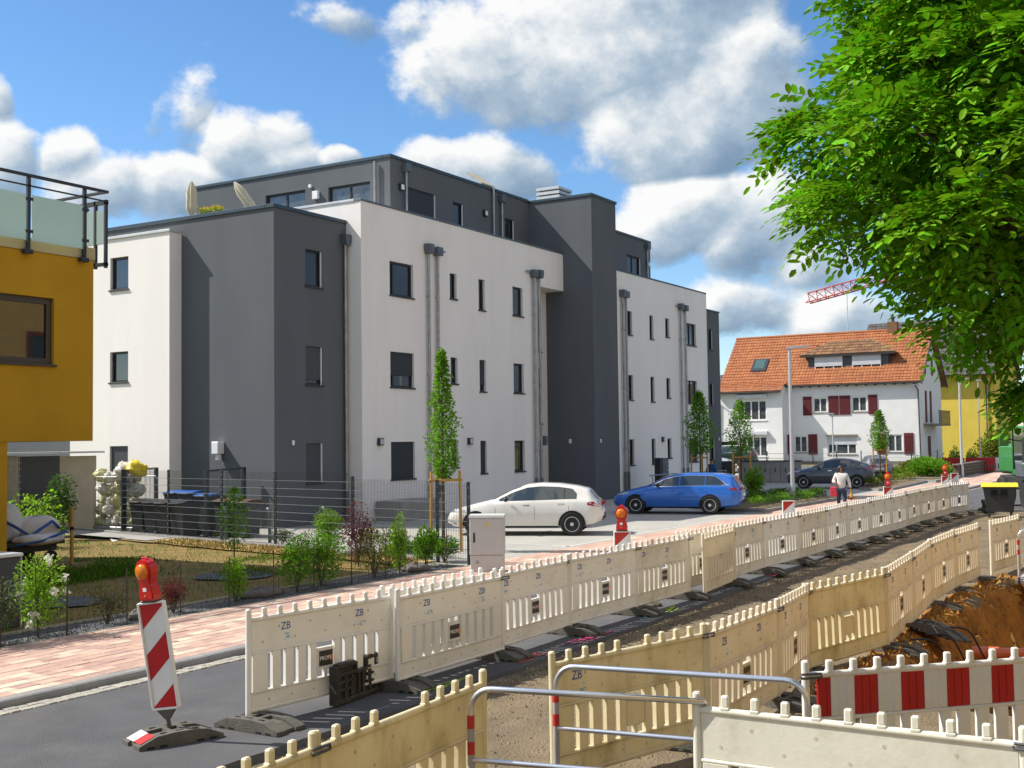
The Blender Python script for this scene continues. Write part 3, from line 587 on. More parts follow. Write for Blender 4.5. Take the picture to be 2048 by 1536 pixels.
rh = [(*Ew, a, b) for a, b in ((1.48, 2.75), (4.7, 5.93), (7.92, 9.12))] + [(*Fw_, a, b) for a, b in ((1.47, 2.77), (4.66, 5.95), (7.89, 9.12))] + [(*Gw, a, b) for a, b in ((1.74, 2.77), (4.91, 5.96), (8.13, 9.13))] + [(*Hw, a, b) for a, b in ((1.47, 2.76), (4.67, 5.94), (7.88, 9.11))]
w = MB(); facade(w, 'y', 25.05, 48.96, 63.65, 0, 10.98, rh, D); w.poly([(63.65, 25.05, 0), (63.65, 28, 0), (63.65, 28, 10.98), (63.65, 25.05, 10.98)]); w.poly([(48.96, 25.05, 10.98), (63.65, 25.05, 10.98), (63.65, 28, 10.98), (48.96, 28, 10.98)]); wl(w, 'plaster_white')
eh = [(65.5, 66.2, a, b) for a, b in Z3]
w = MB(); facade(w, 'y', 25.7, 63.66, 67.3, 0, 10.25, eh, D); w.poly([(67.3, 25.7, 0), (67.3, 40, 0), (67.3, 40, 10.25), (67.3, 25.7, 10.25)]); w.poly([(63.66, 25.7, 10.25), (67.3, 25.7, 10.25), (67.3, 40, 10.25), (63.66, 40, 10.25)]); wl(w, 'plaster_grey')
ph = [(37.15, 39.05, 10.9, 12.66), (40.28, 41.06, 10.9, 12.62), (44.42, 45.2, 10.9, 12.58)]
qh = [(27.76, 29.82, 10.4, 12.8), (31.0, 33.1, 10.4, 12.86)]
w = MB(); facade(w, 'y', 26.8, 36.0, 46.51, 10.0, 13.6, ph, D); facade(w, 'x', 36.0, 26.8, 37.0, 10.0, 13.6, qh, D); w.poly([(36, 26.8, 13.6), (46.51, 26.8, 13.6), (46.51, 37, 13.6), (36, 37, 13.6)]); w.poly([(36, 37, 10), (46.51, 37, 10), (46.51, 37, 13.6), (36, 37, 13.6)]); wl(w, 'plaster_grey')
w = MB(); facade(w, 'y', 26.8, 48.95, 59.9, 10.0, 13.55, [(56.86, 58.62, 10.9, 12.58)], D); w.poly([(59.9, 26.8, 10), (59.9, 37, 10), (59.9, 37, 13.55), (59.9, 26.8, 13.55)]); w.poly([(48.95, 26.8, 13.55), (59.9, 26.8, 13.55), (59.9, 37, 13.55), (48.95, 37, 13.55)]); w.poly([(48.95, 37, 10), (59.9, 37, 10), (59.9, 37, 13.55), (48.95, 37, 13.55)]); wl(w, 'plaster_grey')
# metal copings
def cop(x0, x1, y0, y1, z, m='coping', h=.12, o=.05): part('coping', MB().box(x0 - o, x1 + o, y0 - o, y1 + o, z, z + h, .008), m, AB, world=True)
cop(28.32, 31.9, 25.7, 26.0, 10.302); cop(28.32, 28.62, 26.06, 40, 10.302)
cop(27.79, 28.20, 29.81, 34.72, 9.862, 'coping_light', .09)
cop(31.955, 46.44, 25.05, 25.32, 11.052, 'zinc_dark', .07, .03); cop(31.955, 32.25, 25.36, 28.05, 11.052, 'coping_light', .085, .035)  # same dark metal all round; left side's sky reflection put into a paler colour
cop(46.5, 48.95, 23.6, 40.1, 13.552); cop(48.99, 63.6, 25.05, 25.3, 10.982, 'coping', .07, .03); cop(63.72, 67.3, 25.7, 26, 10.252, 'coping', .08)
cop(36.0, 46.4, 26.8, 27.1, 13.602); cop(36.0, 36.3, 27.16, 37, 13.602); cop(49.05, 59.9, 26.8, 27.1, 13.552)
# windows
def wset(ax, pl, lst, **k):
    for h in lst: window(AB, ax, pl, *h[:4], **k)
g1, g2, g3 = gh
window(AB, 'y', 25.7, *g1, shut=(1.0, 'shutter_grey'), rail=True); window(AB, 'y', 25.7, *g2, shut=(.86, 'shutter_grey'), rail=True, pane='glass_warm'); window(AB, 'y', 25.7, *g3, rail=True, pane='glass_dark')
window(AB, 'x', 27.79, *lh[0], shut=(1.0, 'shutter_grey')); wset('x', 27.79, lh[1:])
window(AB, 'y', 25.05, *wh[0], shut=(1.0, 'shutter_dark')); window(AB, 'y', 25.05, *wh[1], shut=(.66, 'shutter_dark'), mull=(.2,), pane='glass_warm'); window(AB, 'y', 25.05, *wh[2], mull=(.22,))
wset('y', 25.05, wh[3:6]); window(AB, 'y', 25.05, *wh[6], shut=(1.0, 'shutter_dark')); window(AB, 'y', 25.05, *wh[7], shut=(.8, 'shutter_dark')); window(AB, 'y', 25.05, *wh[8]); wset('y', 25.05, wh[9:12], pane='glass_warm')
wset('y', 25.95, sh); wset('y', 25.05, rh[:3]); wset('y', 25.05, rh[3:9]); wset('y', 25.05, rh[9:], mull=(.5,), pane='glass_warm'); wset('y', 25.7, eh, rail=True)
window(AB, 'y', 26.8, *ph[0], shut=(1.0, 'shutter_dark'), rail=True, sill=None); window(AB, 'y', 26.8, *ph[1], rail=True, sill=None); window(AB, 'y', 26.8, *ph[2], rail=True, sill=None); window(AB, 'y', 26.8, 56.86, 58.62, 10.9, 12.58, mull=(.5,), rail=True, sill=None)
window(AB, 'x', 36.0, *qh[0], mull=(.5,), sill=None, pane='glass_curtain'); window(AB, 'x', 36.0, *qh[1], mull=(.5,), sill=None, pane='glass_curtain')
# downpipes with rain-water heads
def downpipe(x, yw, z1, z0=.1, head='box', foot=True, r=.055, spout=0):
    b = MB(); yy = yw - .11; b.cyl((x, yy, z0 + (1.05 if foot else 0)), (x, yy, z1), r, n=10)
    for zz in np.arange(z0 + 2.2, z1 - .5, 2.9): b.cyl((x, yy, zz), (x, yy, zz + .045), r*1.28, n=10); b.box(x - .012, x + .012, yy, yw - .002, zz, zz + .03)
    p = part('downpipe', b, 'zinc', AB, smooth='auto', world=True)
    if foot: part('standpipe', MB().cyl((x, yy, z0 - .05), (x, yy, z0 + 1.07), r*1.3, n=10), 'zinc_dark', p, smooth='auto', world=True)
    if head == 'box': part('rain_head', MB().box(x - .17, x + .17, yw - .27, yw - .004, z1 - .02, z1 + .30, .02), 'zinc_dark', p, world=True)
    elif head == 'funnel': part('rain_head', MB().prism([(x - .10, z1 - .02), (x + .10, z1 - .02), (x + .16, z1 + .16), (x + .16, z1 + .34), (x - .16, z1 + .34), (x - .16, z1 + .16)], yw - .27, yw - .004, 'y'), 'zinc_dark', p, world=True)
    if spout: part('spout', MB().box(min(x, x + spout), max(x, x + spout), yw - .10, yw - .03, z1 + .16, z1 + .23), 'zinc', p, world=True)
for x, hd, sp in ((35.83, 'funnel', 0), (36.42, 'box', .55), (43.66, 'box', -.55), (44.1, 'funnel', 0), (52.36, 'funnel', 0), (52.86-.12, 'box', 0), (59.62, 'funnel', -.5), (60.25, 'box', 0)): downpipe(x, 25.05, 9.72, .1, hd, True, .055, sp)
downpipe(31.78, 25.7, 9.55, .1, 'funnel', True, .055)
for x, z1 in ((36.9, 13.2), (44.0, 13.2), (59.3, 13.15)): downpipe(x, 26.8, z1, 11.0, 'box', False, .05)
downpipe(43.3, 26.8, 13.75, 11.0, None, False, .05)
b = MB().cyl((35.9, 27.45, 10.8), (35.9, 27.45, 13.5), .05, n=10); part('downpipe', b, 'zinc', AB, smooth='auto', world=True)
# small fittings
def lampbox(x, yw, z, s=.14, m='white_plastic', back='frame_dark'):
    p = part('wall_lamp', MB().box(x - s, x + s, yw - .12, yw - .003, z - s, z + s, .012), back, AB, world=True)
    part('lamp_glass', MB().box(x - s*.72, x + s*.72, yw - .135, yw - .118, z - s*.75, z + s*.75, .008), m, p, world=True)
for x, yw, z in ((32.9, 25.05, 2.78), (38.6, 25.05, 2.76), (57.1, 25.05, 2.73), (36.65, 26.8, 12.55), (42.7, 26.8, 12.5), (59.5, 26.8, 12.35)): lampbox(x, yw, z, .13, 'white_plastic' if z > 5 else 'lamp_post')
for x, yw, z in ((29.16, 25.7, 2.78), (47.0, 23.6, 2.7), (66.8, 25.7, 2.7)): part('motion_sensor', MB().box(x - .05, x + .05, yw - .07, yw - .003, z - .08, z + .08, .015), 'white_plastic', AB, world=True)
p = part('motion_sensor', MB().box(46.43, 46.497, 24.75, 24.87, 2.6, 2.8, .015), 'white_plastic', AB, world=True)
for y, z in ((30.4, 12.55), (34.9, 11.6)): part('wall_lamp', MB().box(35.86, 35.997, y - .14, y + .14, z - .16, z + .16, .012), 'white_plastic', AB, world=True)
part('wall_lamp', MB().cyl((35.9, 30.7, 12.95), (35.997, 30.7, 12.95), .07, n=14), 'white_plastic', AB, world=True)
p = part('facade_box', MB().box(28.02, 28.317, 27.85, 28.15, 2.45, 2.85, .02), 'white_plastic', AB, world=True); part('facade_nozzle', MB().box(28.1, 28.25, 27.9, 28.05, 2.25, 2.45, .02), 'white_plastic', p, world=True)
part('meter_box', MB().box(44.35, 44.55, 24.88, 25.04, 2.55, 2.95, .01), 'zinc_dark', AB, world=True)
b = MB()
for k in range(3): b.box(46.9 - .02*k, 48.1 + .02*k, 25.4, 26.6, 13.75 + k*.2, 13.88 + k*.2, .01)
b.box(47.0, 48.0, 25.5, 26.5, 13.6, 14.3); part('roof_vent', b, 'coping_light', AB, world=True)
b = MB().add([(43.1, 27.15, 13.95), (44.1, 27.15, 13.95), (44.1, 27.9, 14.45), (43.1, 27.9, 14.45), (43.1, 27.15, 13.9), (44.1, 27.15, 13.9), (44.1, 27.9, 14.4), (43.1, 27.9, 14.4)], [(0, 1, 2, 3), (4, 7, 6, 5), (0, 4, 5, 1), (1, 5, 6, 2), (2, 6, 7, 3), (3, 7, 4, 0)]).box(43.1, 44.1, 27.2, 28.0, 13.6, 13.93)
for k in range(5): b.cyl((43.15 + k*.22, 27.2, 13.98), (43.15 + k*.22, 27.95, 14.52), .035, n=6)
part('rooflight', b, 'wood_beige', AB, world=True)
# basement light well and ramp rail at the white wall
solid('light_well', MB().box(32.6, 35.2, 23.9, 25.0, .08, .75, .02), 'concrete', 'low pale concrete light well against the white wall beside the fence', 'light well')
lc = thing('letter_box_stand', 'black and grey letter box stand at the entrance behind the blue car', 'letter box', (53.0, 23.4, .085))
part('post', MB().box(0, .35, 0, .3, 0, 1.75, .01), 'frame_dark', lc); b = MB()
for i in range(2):
    for j in range(6): b.box(.36 + i*.36, .71 + i*.36, .01, .29, .55 + j*.2, .735 + j*.2, .01)
part('letter_boxes', b, 'zinc_dark', lc)
hr = thing('handrail', 'thin steel handrail on the entrance ramp behind the blue car', 'handrail', (50.0, 22.6, .085))
part('rail', MB().tube([(0, 0, 1.0), (3.0, 0, 1.0), (4.2, -.2, .75)], .03, 6).tube([(3.0, 0, 1.0), (9, -.3, .98)], .025, 6), 'zinc', hr)
for x in (.3, 2.9, 6, 9): part('post', MB().cyl((x, -.03*x, 0), (x, -.03*x, 1.0), .025, n=8), 'zinc', hr)
# terrace things
def parasol(loc, h, tilt, label):
    t_ = thing('parasol', label, 'parasol', loc); t_.rotation_euler = tilt
    part('pole', MB().cyl((0, 0, 0), (0, 0, h*.99), .025, n=8), 'stake_wood', t_); c = MB(); prof = [(.06, .25), (.15, .35), (.17, .45), (.15, .6), (.16, .75), (.10, .9), (.03, 1.0)]
    rows = []
    for r, q in prof: rows.append([(r*(1 + .22*sin(7*a))*cos(a), r*(1 + .22*sin(7*a))*sin(a), q*h) for a in np.linspace(0, 2*pi, 43)])
    part('canopy', c.grid(rows), 'parasol_cloth', t_, smooth=True)
parasol((29.3, 30.35, 10.3), 1.58, (0, 0, 0), 'closed cream parasol standing upright at the roof edge')
parasol((31.2, 28.9, 10.6), 1.75, (radians(-30), radians(-16), 0), 'closed cream parasol leaning over the roof terrace')
fb = thing('flower_box', 'box of yellow flowers on the roof parapet', 'flower box', (28.8, 28.95, 10.42)); part('planter', MB().box(-.12, .12, -.5, .5, 0, .16, .01), 'frame_brown', fb)
n = 260; P = np.stack([RNG.uniform(-.14, .14, n), RNG.uniform(-.5, .5, n), RNG.uniform(.12, .34, n)], 1); link('flowers', leaves_mesh('flowers', P, RNG.normal(size=(n, 3)) + [0, 0, .7], np.full(n, .08), 'petal_yellow'), fb); link('foliage', leaves_mesh('foliage', P - [0, 0, .08], RNG.normal(size=(n, 3)) + [0, 0, .5], np.full(n, .1), 'leaf_hornbeam'), fb)
# ------------------------------------------------------------------ plastic barrier panels
PL = 2.03
def bmesh_set(mt):
    """mesh data of one moulded barrier panel, shared by all panels of that plastic"""
    d = {}
    d['post'] = MB().cyl((0, 0, .0), (0, 0, 1.07), .030, n=12).cyl((0, 0, 1.07), (0, 0, 1.082), .030, .02, n=12).mesh('post', mt, 'auto')
    d['upper_band'] = MB().box(.03, PL - .03, -.013, .013, .655, .955, .004).mesh('upper_band', mt)
    d['top_rail'] = MB().cyl((.02, 0, .968), (PL - .02, 0, .968), .026, n=10).mesh('top_rail', mt, 'auto')
    d['middle_rail'] = MB().box(.03, PL - .03, -.027, .027, .628, .655, .009).mesh('middle_rail', mt)
    d['lower_rail'] = MB().box(.03, PL - .03, -.027, .027, .245, .268, .008).mesh('lower_rail', mt)
    d['lower_band'] = MB().box(.03, PL - .03, -.014, .014, .09, .245, .004).mesh('lower_band', mt)
    d['bottom_rail'] = MB().cyl((.02, 0, .082), (PL - .02, 0, .082), .024, n=10).mesh('bottom_rail', mt, 'auto')
    d['peg'] = MB().box(-.034, .034, -.024, .024, .975, 1.003, .008).box(-.026, .026, -.021, .021, .995, 1.075, .009).mesh('peg', mt)
    for n_, w in (('a', .185), ('b', .104), ('c', .085)): d['slat_' + n_] = MB().box(-w/2, w/2, -.026, .026, .262, .634, .006).mesh('slat', mt)
    d['label_field'] = MB().box(-.115, .115, -.022, .022, .345, .562, .006).box(-.115, .115, -.024, .024, .556, .572, .005).box(-.02, .02, -.018, .018, .262, .35).mesh('label_field', mt)
    dm = MB()
    for k in range(9):
        x = .17 + k*.212; z = (.74, .87)[k % 2]
        for s_ in (-1, 1): dm.cyl((x, s_*.0125, z), (x, s_*.0142, z), .013, n=10)
    for k in range(6):
        x = .25 + k*.3
        for s_ in (-1, 1): dm.cyl((x, s_*.0135, .165), (x, s_*.0152, .165), .013, n=10)
    d['dimples'] = dm.mesh('dimples', 'dimple')
    d['clip'] = MB().tube([(-.05, -.036, .985), (.11, -.040, .985), (.12, -.036, .955), (-.05, -.036, .955), (-.055, -.036, .97)], .009, 6).mesh('clip', 'steel_clip')
    d['reinforcement'] = MB().box(-.105, .105, -.0235, .0235, .37, .545, .01).mesh('label_plate', 'label_black')
    return d
BS = {k: bmesh_set(k) for k in ('barrier_white', 'barrier_white_b', 'barrier_beige', 'barrier_old', 'barrier_cream')}
T_ZB = text_mesh('ZB', .105, 'stencil_blue'); T_PR = text_mesh('PROFI', .058, 'label_white')
T_OR = MB().box(-.016, .016, -.002, .002, -.028, .028).mesh('label_tile', 'label_orange')
T_SM = None
def smudge():
    b = MB()
    for k in range(9):
        x, z = random.uniform(-.07, .07), random.uniform(-.05, .02); w, h = random.uniform(.01, .05), random.uniform(.004, .014)
        b.poly([(x, -k*.00015, z), (x + w, -k*.00015, z), (x + w*.9, -k*.00015, z + h), (x, -k*.00015, z + h)])
    return b.mesh('paint_smudge', 'spray_blue')
SMU = [smudge() for _ in range(4)]
SLATS = [('a', .135), ('b', .345), ('b', .515), ('b', .685), ('c', .845), ('c', 1.185), ('b', 1.345), ('b', 1.515), ('b', 1.685), ('a', 1.895)]
def barrier(p0, p1, mt, label, group, z=0.0, zb=0, profi=True, clip=True, pegs=9, miss=(), tilt=0.0, z1=None):
    """panel from p0 to p1 (ground points); its near side faces -y in its own frame"""
    if mt == 'barrier_white' and p0[0] > 14 and random.random() < .4: mt = 'barrier_white_b'
    tilt += random.uniform(-.022, .022); z += random.uniform(-.008, .008)
    a = atan2(p1[1] - p0[1], p1[0] - p0[0]); L = hypot(p1[0] - p0[0], p1[1] - p0[1])
    t_ = thing('barrier_panel', label, 'barrier', (p0[0], p0[1], z), a, group); t_.rotation_euler = (tilt, -atan2((z1 if z1 is not None else z) - z, L), a)
    t_.scale = (L/PL, 1, 1); d = BS[mt]
    link('post', d['post'], t_, (0, 0, 0)); link('post', d['post'], t_, (PL, 0, 0))
    for k in ('upper_band', 'top_rail', 'middle_rail', 'lower_rail', 'lower_band', 'bottom_rail'):
        o = link(k, d[k], t_)
        if k == 'upper_band':
            tag(link('dimples', d['dimples'], o), kind='stuff')
            for x in zb:
                q = link('lettering', T_ZB, o, (x, -.0155, .86), (radians(90), 0, 0)); link('paint_smudge', random.choice(SMU), o, (x + .01, -.0157, .765))
    n = 9
    for k in range(n):
        if k in miss: continue
        link('peg', d['peg'], t_, (.2 + k*.2035, 0, 0))
    for s_, x in SLATS: link('slat', d['slat_' + s_], t_, (x, 0, 0))
    lf = link('label_field', d['label_field'], t_, (1.015, 0, 0))
    if profi:
        link('label_plate', d['reinforcement'], lf); link('lettering', T_PR, lf, (-.012, -.0240, .455), (radians(90), 0, 0)); link('label_tile', T_OR, lf, (.078, -.0235, .455))
    if clip: link('clip', d['clip'], t_, (PL, 0, 0))
    return t_
# foot plates of recycled rubber
def foot_mesh(m):
    b = MB()
    for y0, y1 in ((-.20, -.065), (.065, .20)): b.prism([(-.41, 0), (-.41, .035), (-.24, .105), (-.07, .118), (.07, .118), (.24, .105), (.41, .035), (.41, 0)], y0, y1, 'y')
    b.prism([(-.38, 0), (-.38, .03), (-.26, .075), (-.10, .085), (.10, .085), (.26, .075), (.38, .03), (.38, 0)], -.067, .067, 'y')
    b.box(-.09, -.05, -.066, .066, .08, .117); b.box(.05, .09, -.066, .066, .08, .117)
    for sx in (-1, 1):
        for y in (-.13, .13): b.box(sx*.17 - .035, sx*.17 + .035, y - .045, y + .045, .10, .117 - .012*abs(sx) + .004)
    return b.mesh('foot_body', m)
def slots_mesh():
    b = MB()
    for sx in (-1, 1):
        for y in (-.132, .132): b.box(sx*.155 - .03, sx*.155 + .03, y - .012, y + .012, .1135, .1175); b.box(sx*.02 - .018, sx*.02 + .018, y - .016, y + .016, .1165, .1195)
    for x in (-.3, -.18, .18, .3):
        for s_ in (-1, 1): b.box(x - .035, x + .035, s_*.2002 - .002, s_*.2002 + .002, 0, .022)
    b.box(-.025, .025, -.03, .03, .083, .0875)
    return b.mesh('slots', 'arch_black')
FM, FK, SLM = foot_mesh('rubber_foot'), foot_mesh('rubber_black'), slots_mesh()
def foot(x, y, rz, label, group, z=0.0, black=False, rot=None):
    t_ = thing('foot_plate', label, 'foot plate', (x, y, z), rz, group)
    if rot: t_.rotation_euler = rot
    o = link('body', FK if black else FM, t_); tag(link('slots', SLM, o), kind='stuff'); return t_
# --- row along the road
GR, GF = 'white barrier panels along the road', 'rubber feet of the roadside barriers'
J = [8.74, 10.78]; 
barrier((8.74, 8.28), (10.76, 8.05), 'barrier_white', 'first white barrier panel of the roadside row, nearest the red beacon', GR, .05, (.47, 1.52), clip=False)
barrier((10.72, 7.93), (12.92, 7.92), 'barrier_white', 'second white barrier panel of the roadside row, in front of a doubled panel', GR, .05, (.5, 1.58))
barrier((10.84, 8.22), (12.88, 8.20), 'barrier_white', 'white barrier panel doubled behind the second one, only its pegs showing', GR, .06, (.5,), profi=False, clip=False)
px = 12.95; k = 2; yv = 8.04; pts = [(12.95, 8.02)]
joints = [12.95, 15.05, 17.2, 19.3, 21.35]
xx = [12.95, 15.02, 17.12, 19.2, 21.28, 23.36, 25.44, 27.52, 29.6, 31.68, 33.76, 35.84, 37.92, 40.0, 42.1]
for i in range(len(xx) - 1):
    y0, y1 = 8.03 + .05*sin(i*1.7), 8.03 + .05*sin((i+1)*1.7)
    if i == 3: continue
    barrier((xx[i] + .02, y0), (xx[i+1], y1), 'barrier_white', ORD[i+2] + ' white barrier panel of the roadside row, counted from the near end', GR, .05, (.25, 1.12) if i < 3 else (.4, 1.4))
barrier((19.25, 8.2), (21.25, 8.15), 'barrier_white', 'white barrier panel half hidden behind the yellowed panel in the roadside row', GR, .05, (.4,), clip=False)
barrier((19.35, 7.75), (21.32, 7.93), 'barrier_beige', 'yellowed barrier panel set slightly askew in the roadside row', GR, .03, (), profi=False, clip=False)
barrier((42.2, 8.05), (44.1, 7.75), 'barrier_white', 'white barrier panel turned inwards just before the end of the roadside row', GR, .05, (.4, 1.4))
barrier((44.2, 7.9), (46.1, 8.3), 'barrier_white', 'last white barrier panel at the far end of the roadside row', GR, .05, (.4, 1.4), clip=False)
fx = [8.72, 10.85] + xx + [44.15]
for i, x in enumerate(fx):
    lab = 'rubber foot plate under the near end post of the roadside row' if i == 0 else ORD[i] + ' rubber foot plate along the roadside row, counted from the near end'
    foot(x, 8.02 + (.1 if i == 0 else 0), radians(90 + random.uniform(-7, 7)), lab, GF, .005, black=False)
    
foot(18.0, 8.45, radians(80), 'spare rubber foot plate lying behind the fourth roadside foot', GF, .008)
foot(45.4, 7.35, radians(30), 'dark rubber foot plate at the far end of the roadside row', GF, 0.0, True)
foot(46.0, 7.25, 0, 'dark rubber foot plate standing on edge at the far row end', GF, .2, True, (radians(90), 0, radians(-60)))
foot(46.7, 7.0, radians(10), 'dark rubber foot plate lying flat beyond the upright ones', GF, 0.0, True)
# rubber plate standing upright against the first panel
up_ = thing('upright_foot_plate', 'dark rubber foot plate standing on its long edge against the first barrier', 'foot plate', (9.72, 8.03, .02), atan2(.10, 1.02))
b = MB(); W_, H_ = 1.0, .43
def frame_bits(b):
    b.box(0, .06, -.05, .05, 0, H_ - .03, .008); b.box(W_ - .06, W_, -.05, .05, 0, H_ - .01, .008); b.box(.06, W_ - .06, -.045, .045, 0, .05, .008)
    b.box(.06, .38, -.045, .045, H_ - .06, H_ - .01, .01); b.box(.62, W_ - .06, -.045, .045, H_ - .05, H_, .01); b.box(.38, .62, -.045, .045, .27, .31, .008); b.box(.38, .41, -.045, .045, .31, H_ - .03); b.box(.59, .62, -.045, .045, .31, H_ - .02)
    for z in (.13, .21, .29): b.box(.06, .38, -.035, .035, z, z + .03); b.box(.62, W_ - .06, -.035, .035, z, z + .03)
    for x in (.2, .32, .46, .54, .68, .8): b.box(x - .02, x + .02, -.035, .035, .05, .27)
    b.box(.05, .39, -.01, .032, .04, H_ - .02); b.box(.61, W_ - .05, -.01, .032, .04, H_ - .02); b.box(.39, .61, -.01, .032, .04, .29)
frame_bits(b); part('body', b, 'rubber_black', up_)
# --- row beside the trench and the footbridge
G2 = 'beige barrier panels beside the trench'
J2 = [(8.3, 4.62), (10.2, 4.09), (12.2, 4.1), (14.1, 4.35), (16.0, 3.87), (18.02, 3.98), (20.0, 4.12), (22.1, 4.14), (24.0, 4.06)]
zz = [0, 0, -.02, -.08, -.05, -.02, .0, 0.0, 0]
m2 = ['barrier_old', 'barrier_beige', 'barrier_beige', 'barrier_old', 'barrier_beige', 'barrier_beige', 'barrier_beige', 'barrier_beige']
d2 = ['weathered yellow panel behind the footbridge rail', 'second panel from the footbridge', 'third panel from the footbridge, set edge-on', 'weathered panel in the middle', 'fifth panel from the footbridge', 'sixth panel from the footbridge', 'seventh panel from the footbridge', 'last panel before the gap']
for i in range(8):
    barrier(J2[i], (J2[i+1][0] - .03, J2[i+1][1]), m2[i], d2[i] + ' in the trench-side barrier row', G2, zz[i], (.28,) if i == 0 else ((.4, 1.4) if i != 3 else ()), profi=i not in (0, 3), miss=(4,) if i == 0 else (), z1=zz[i+1])
for i, (x, y) in enumerate(J2):
    foot(x + .02, y - .05, radians(85 + random.uniform(-12, 12)), 'rubber foot plate at the ' + ['footbridge end', 'second joint', 'third joint', 'fourth joint', 'fifth joint', 'sixth joint', 'seventh joint', 'eighth joint', 'far end'][i] + ' of the trench-side barriers', 'rubber feet of the trench-side barriers', zz[i] - .05)
foot(17.3, 3.5, radians(70), 'rubber foot plate tipping over the trench edge', 'rubber feet of the trench-side barriers', -.02, False, (radians(10), radians(-8), radians(65)))
barrier((5.42, 4.62), (7.45, 4.75), 'barrier_old', 'weathered yellow barrier panel in the left foreground with broken pegs', 'foreground barriers', -.01, (), profi=False, miss=(3, 4), clip=False)
barrier((3.4, 4.45), (5.40, 4.60), 'barrier_old', 'weathered barrier panel at the bottom edge left of the foreground one', 'foreground barriers', -.01, (), profi=False)
barrier((7.43, 3.05), (7.41, 1.04), 'barrier_cream', 'large cream barrier panel in the right foreground with moulded holes', 'foreground barriers', .0, (), profi=False)
barrier((24.9, 3.98), (26.9, 3.75), 'barrier_beige', 'barrier panel across the gap behind the second footbridge rail', G2, 0, (.4, 1.4))
# red and white striped panel
def striped(p0, p1):
    a = atan2(p1[1] - p0[1], p1[0] - p0[0]); t_ = thing('striped_barrier', 'red and white striped barrier panel behind the cream one', 'barrier', (p0[0], p0[1], 0), a); d = BS['barrier_white']
    link('post', d['post'], t_); link('post', d['post'], t_, (PL, 0, 0))
    for k in ('top_rail', 'lower_rail', 'lower_band', 'bottom_rail', 'middle_rail'): link(k, d[k], t_)
    for k in range(9): link('peg', d['peg'], t_, (.2 + k*.2035, 0, 0))
    for s_, x in SLATS: link('slat', d['slat_' + s_], t_, (x, 0, 0))
    w = .2; x = .1; red = True; k = 0
    while x < PL - .08:
        e = min(x + (w if k else w*.5), PL - .06); b = MB()
        b.box(x, e, -.014, .014, .66, .95)
        for q in np.arange(x, e - .01, .066): b.box(q, q + .012, -.021, .021, .665, .945, .003)
        part('stripe', b, 'sign_red' if red else 'sign_white', t_); x = e; red = not red; k += 1
    link('clip', d['clip'], t_, (0.0, 0, 0)); return t_
striped((8.8, 2.74), (10.22, 1.36))
# tubular rails of the footbridge
def hoop_rail(p0, p1, h, label, mids, zb=0.0, r=.0215, tape=True, half=False):
    L = hypot(p1[0]-p0[0], p1[1]-p0[1]); t_ = thing('tube_rail', label, 'railing', (p0[0], p0[1], zb), atan2(p1[1]-p0[1], p1[0]-p0[0]), 'galvanised footbridge rails')
    arc = [(.16 - .16*cos(q), 0, h - .16 + .16*sin(q)) for q in np.linspace(0, pi/2, 7)]
    pts = [(0, 0, 0)] + arc + [(L - p[0], 0, p[2]) for p in arc[::-1]] + [(L, 0, 0)]
    if half: pts = [(0, 0, 0)] + arc + [(L, 0, h), (L, .05, h - .02), (L, .06, 0)]
    part('hoop', MB().tube(pts, r, 12), 'steel_tube', t_, smooth=True)
    for z in mids: part('mid_rail', MB().cyl((0, 0, z), (L, 0, z), r*.85, n=12), 'steel_tube', t_, smooth='auto')
    if tape:
        part('film_wrap', MB().cyl((0, 0, .12), (0, 0, h - .22), r*1.18, n=12), 'plastic_film', t_, smooth='auto')
        for z in (h - .28, h - .46): part('red_tape', MB().cyl((0, 0, z), (0, 0, z + .09), r*1.26, n=12), 'plastic_red', t_, smooth='auto')
    return t_
hoop_rail((7.07, 4.6), (7.41, 2.99), 1.0, 'near galvanised hoop rail of the footbridge', (.50, .1), .02, half=True)
hoop_rail((8.16, 4.52), (8.45, 2.62), 1.0, 'far galvanised hoop rail of the footbridge', (.52, .1), .0)
hoop_rail((23.6, 3.3), (24.6, .8), 1.0, 'hoop rail at the right edge before the far gap', (.52, .1), .0)
hoop_rail((24.9, 3.2), (25.9, .8), 1.0, 'second hoop rail at the right edge beyond the first one', (.52, .1), .0)
solid('footbridge_deck', MB().box(23.7, 25.3, .6, 3.4, -.02, .06, .01), 'coping_light', 'pale footbridge plate over the far end of the trench', 'footbridge', rot=(0, 0, 0))
solid('footbridge_deck', MB().box(7.25, 8.4, 2.2, 4.6, -.03, .03, .008), 'rubber_black', 'dark footbridge plate between the two near hoop rails', 'footbridge')
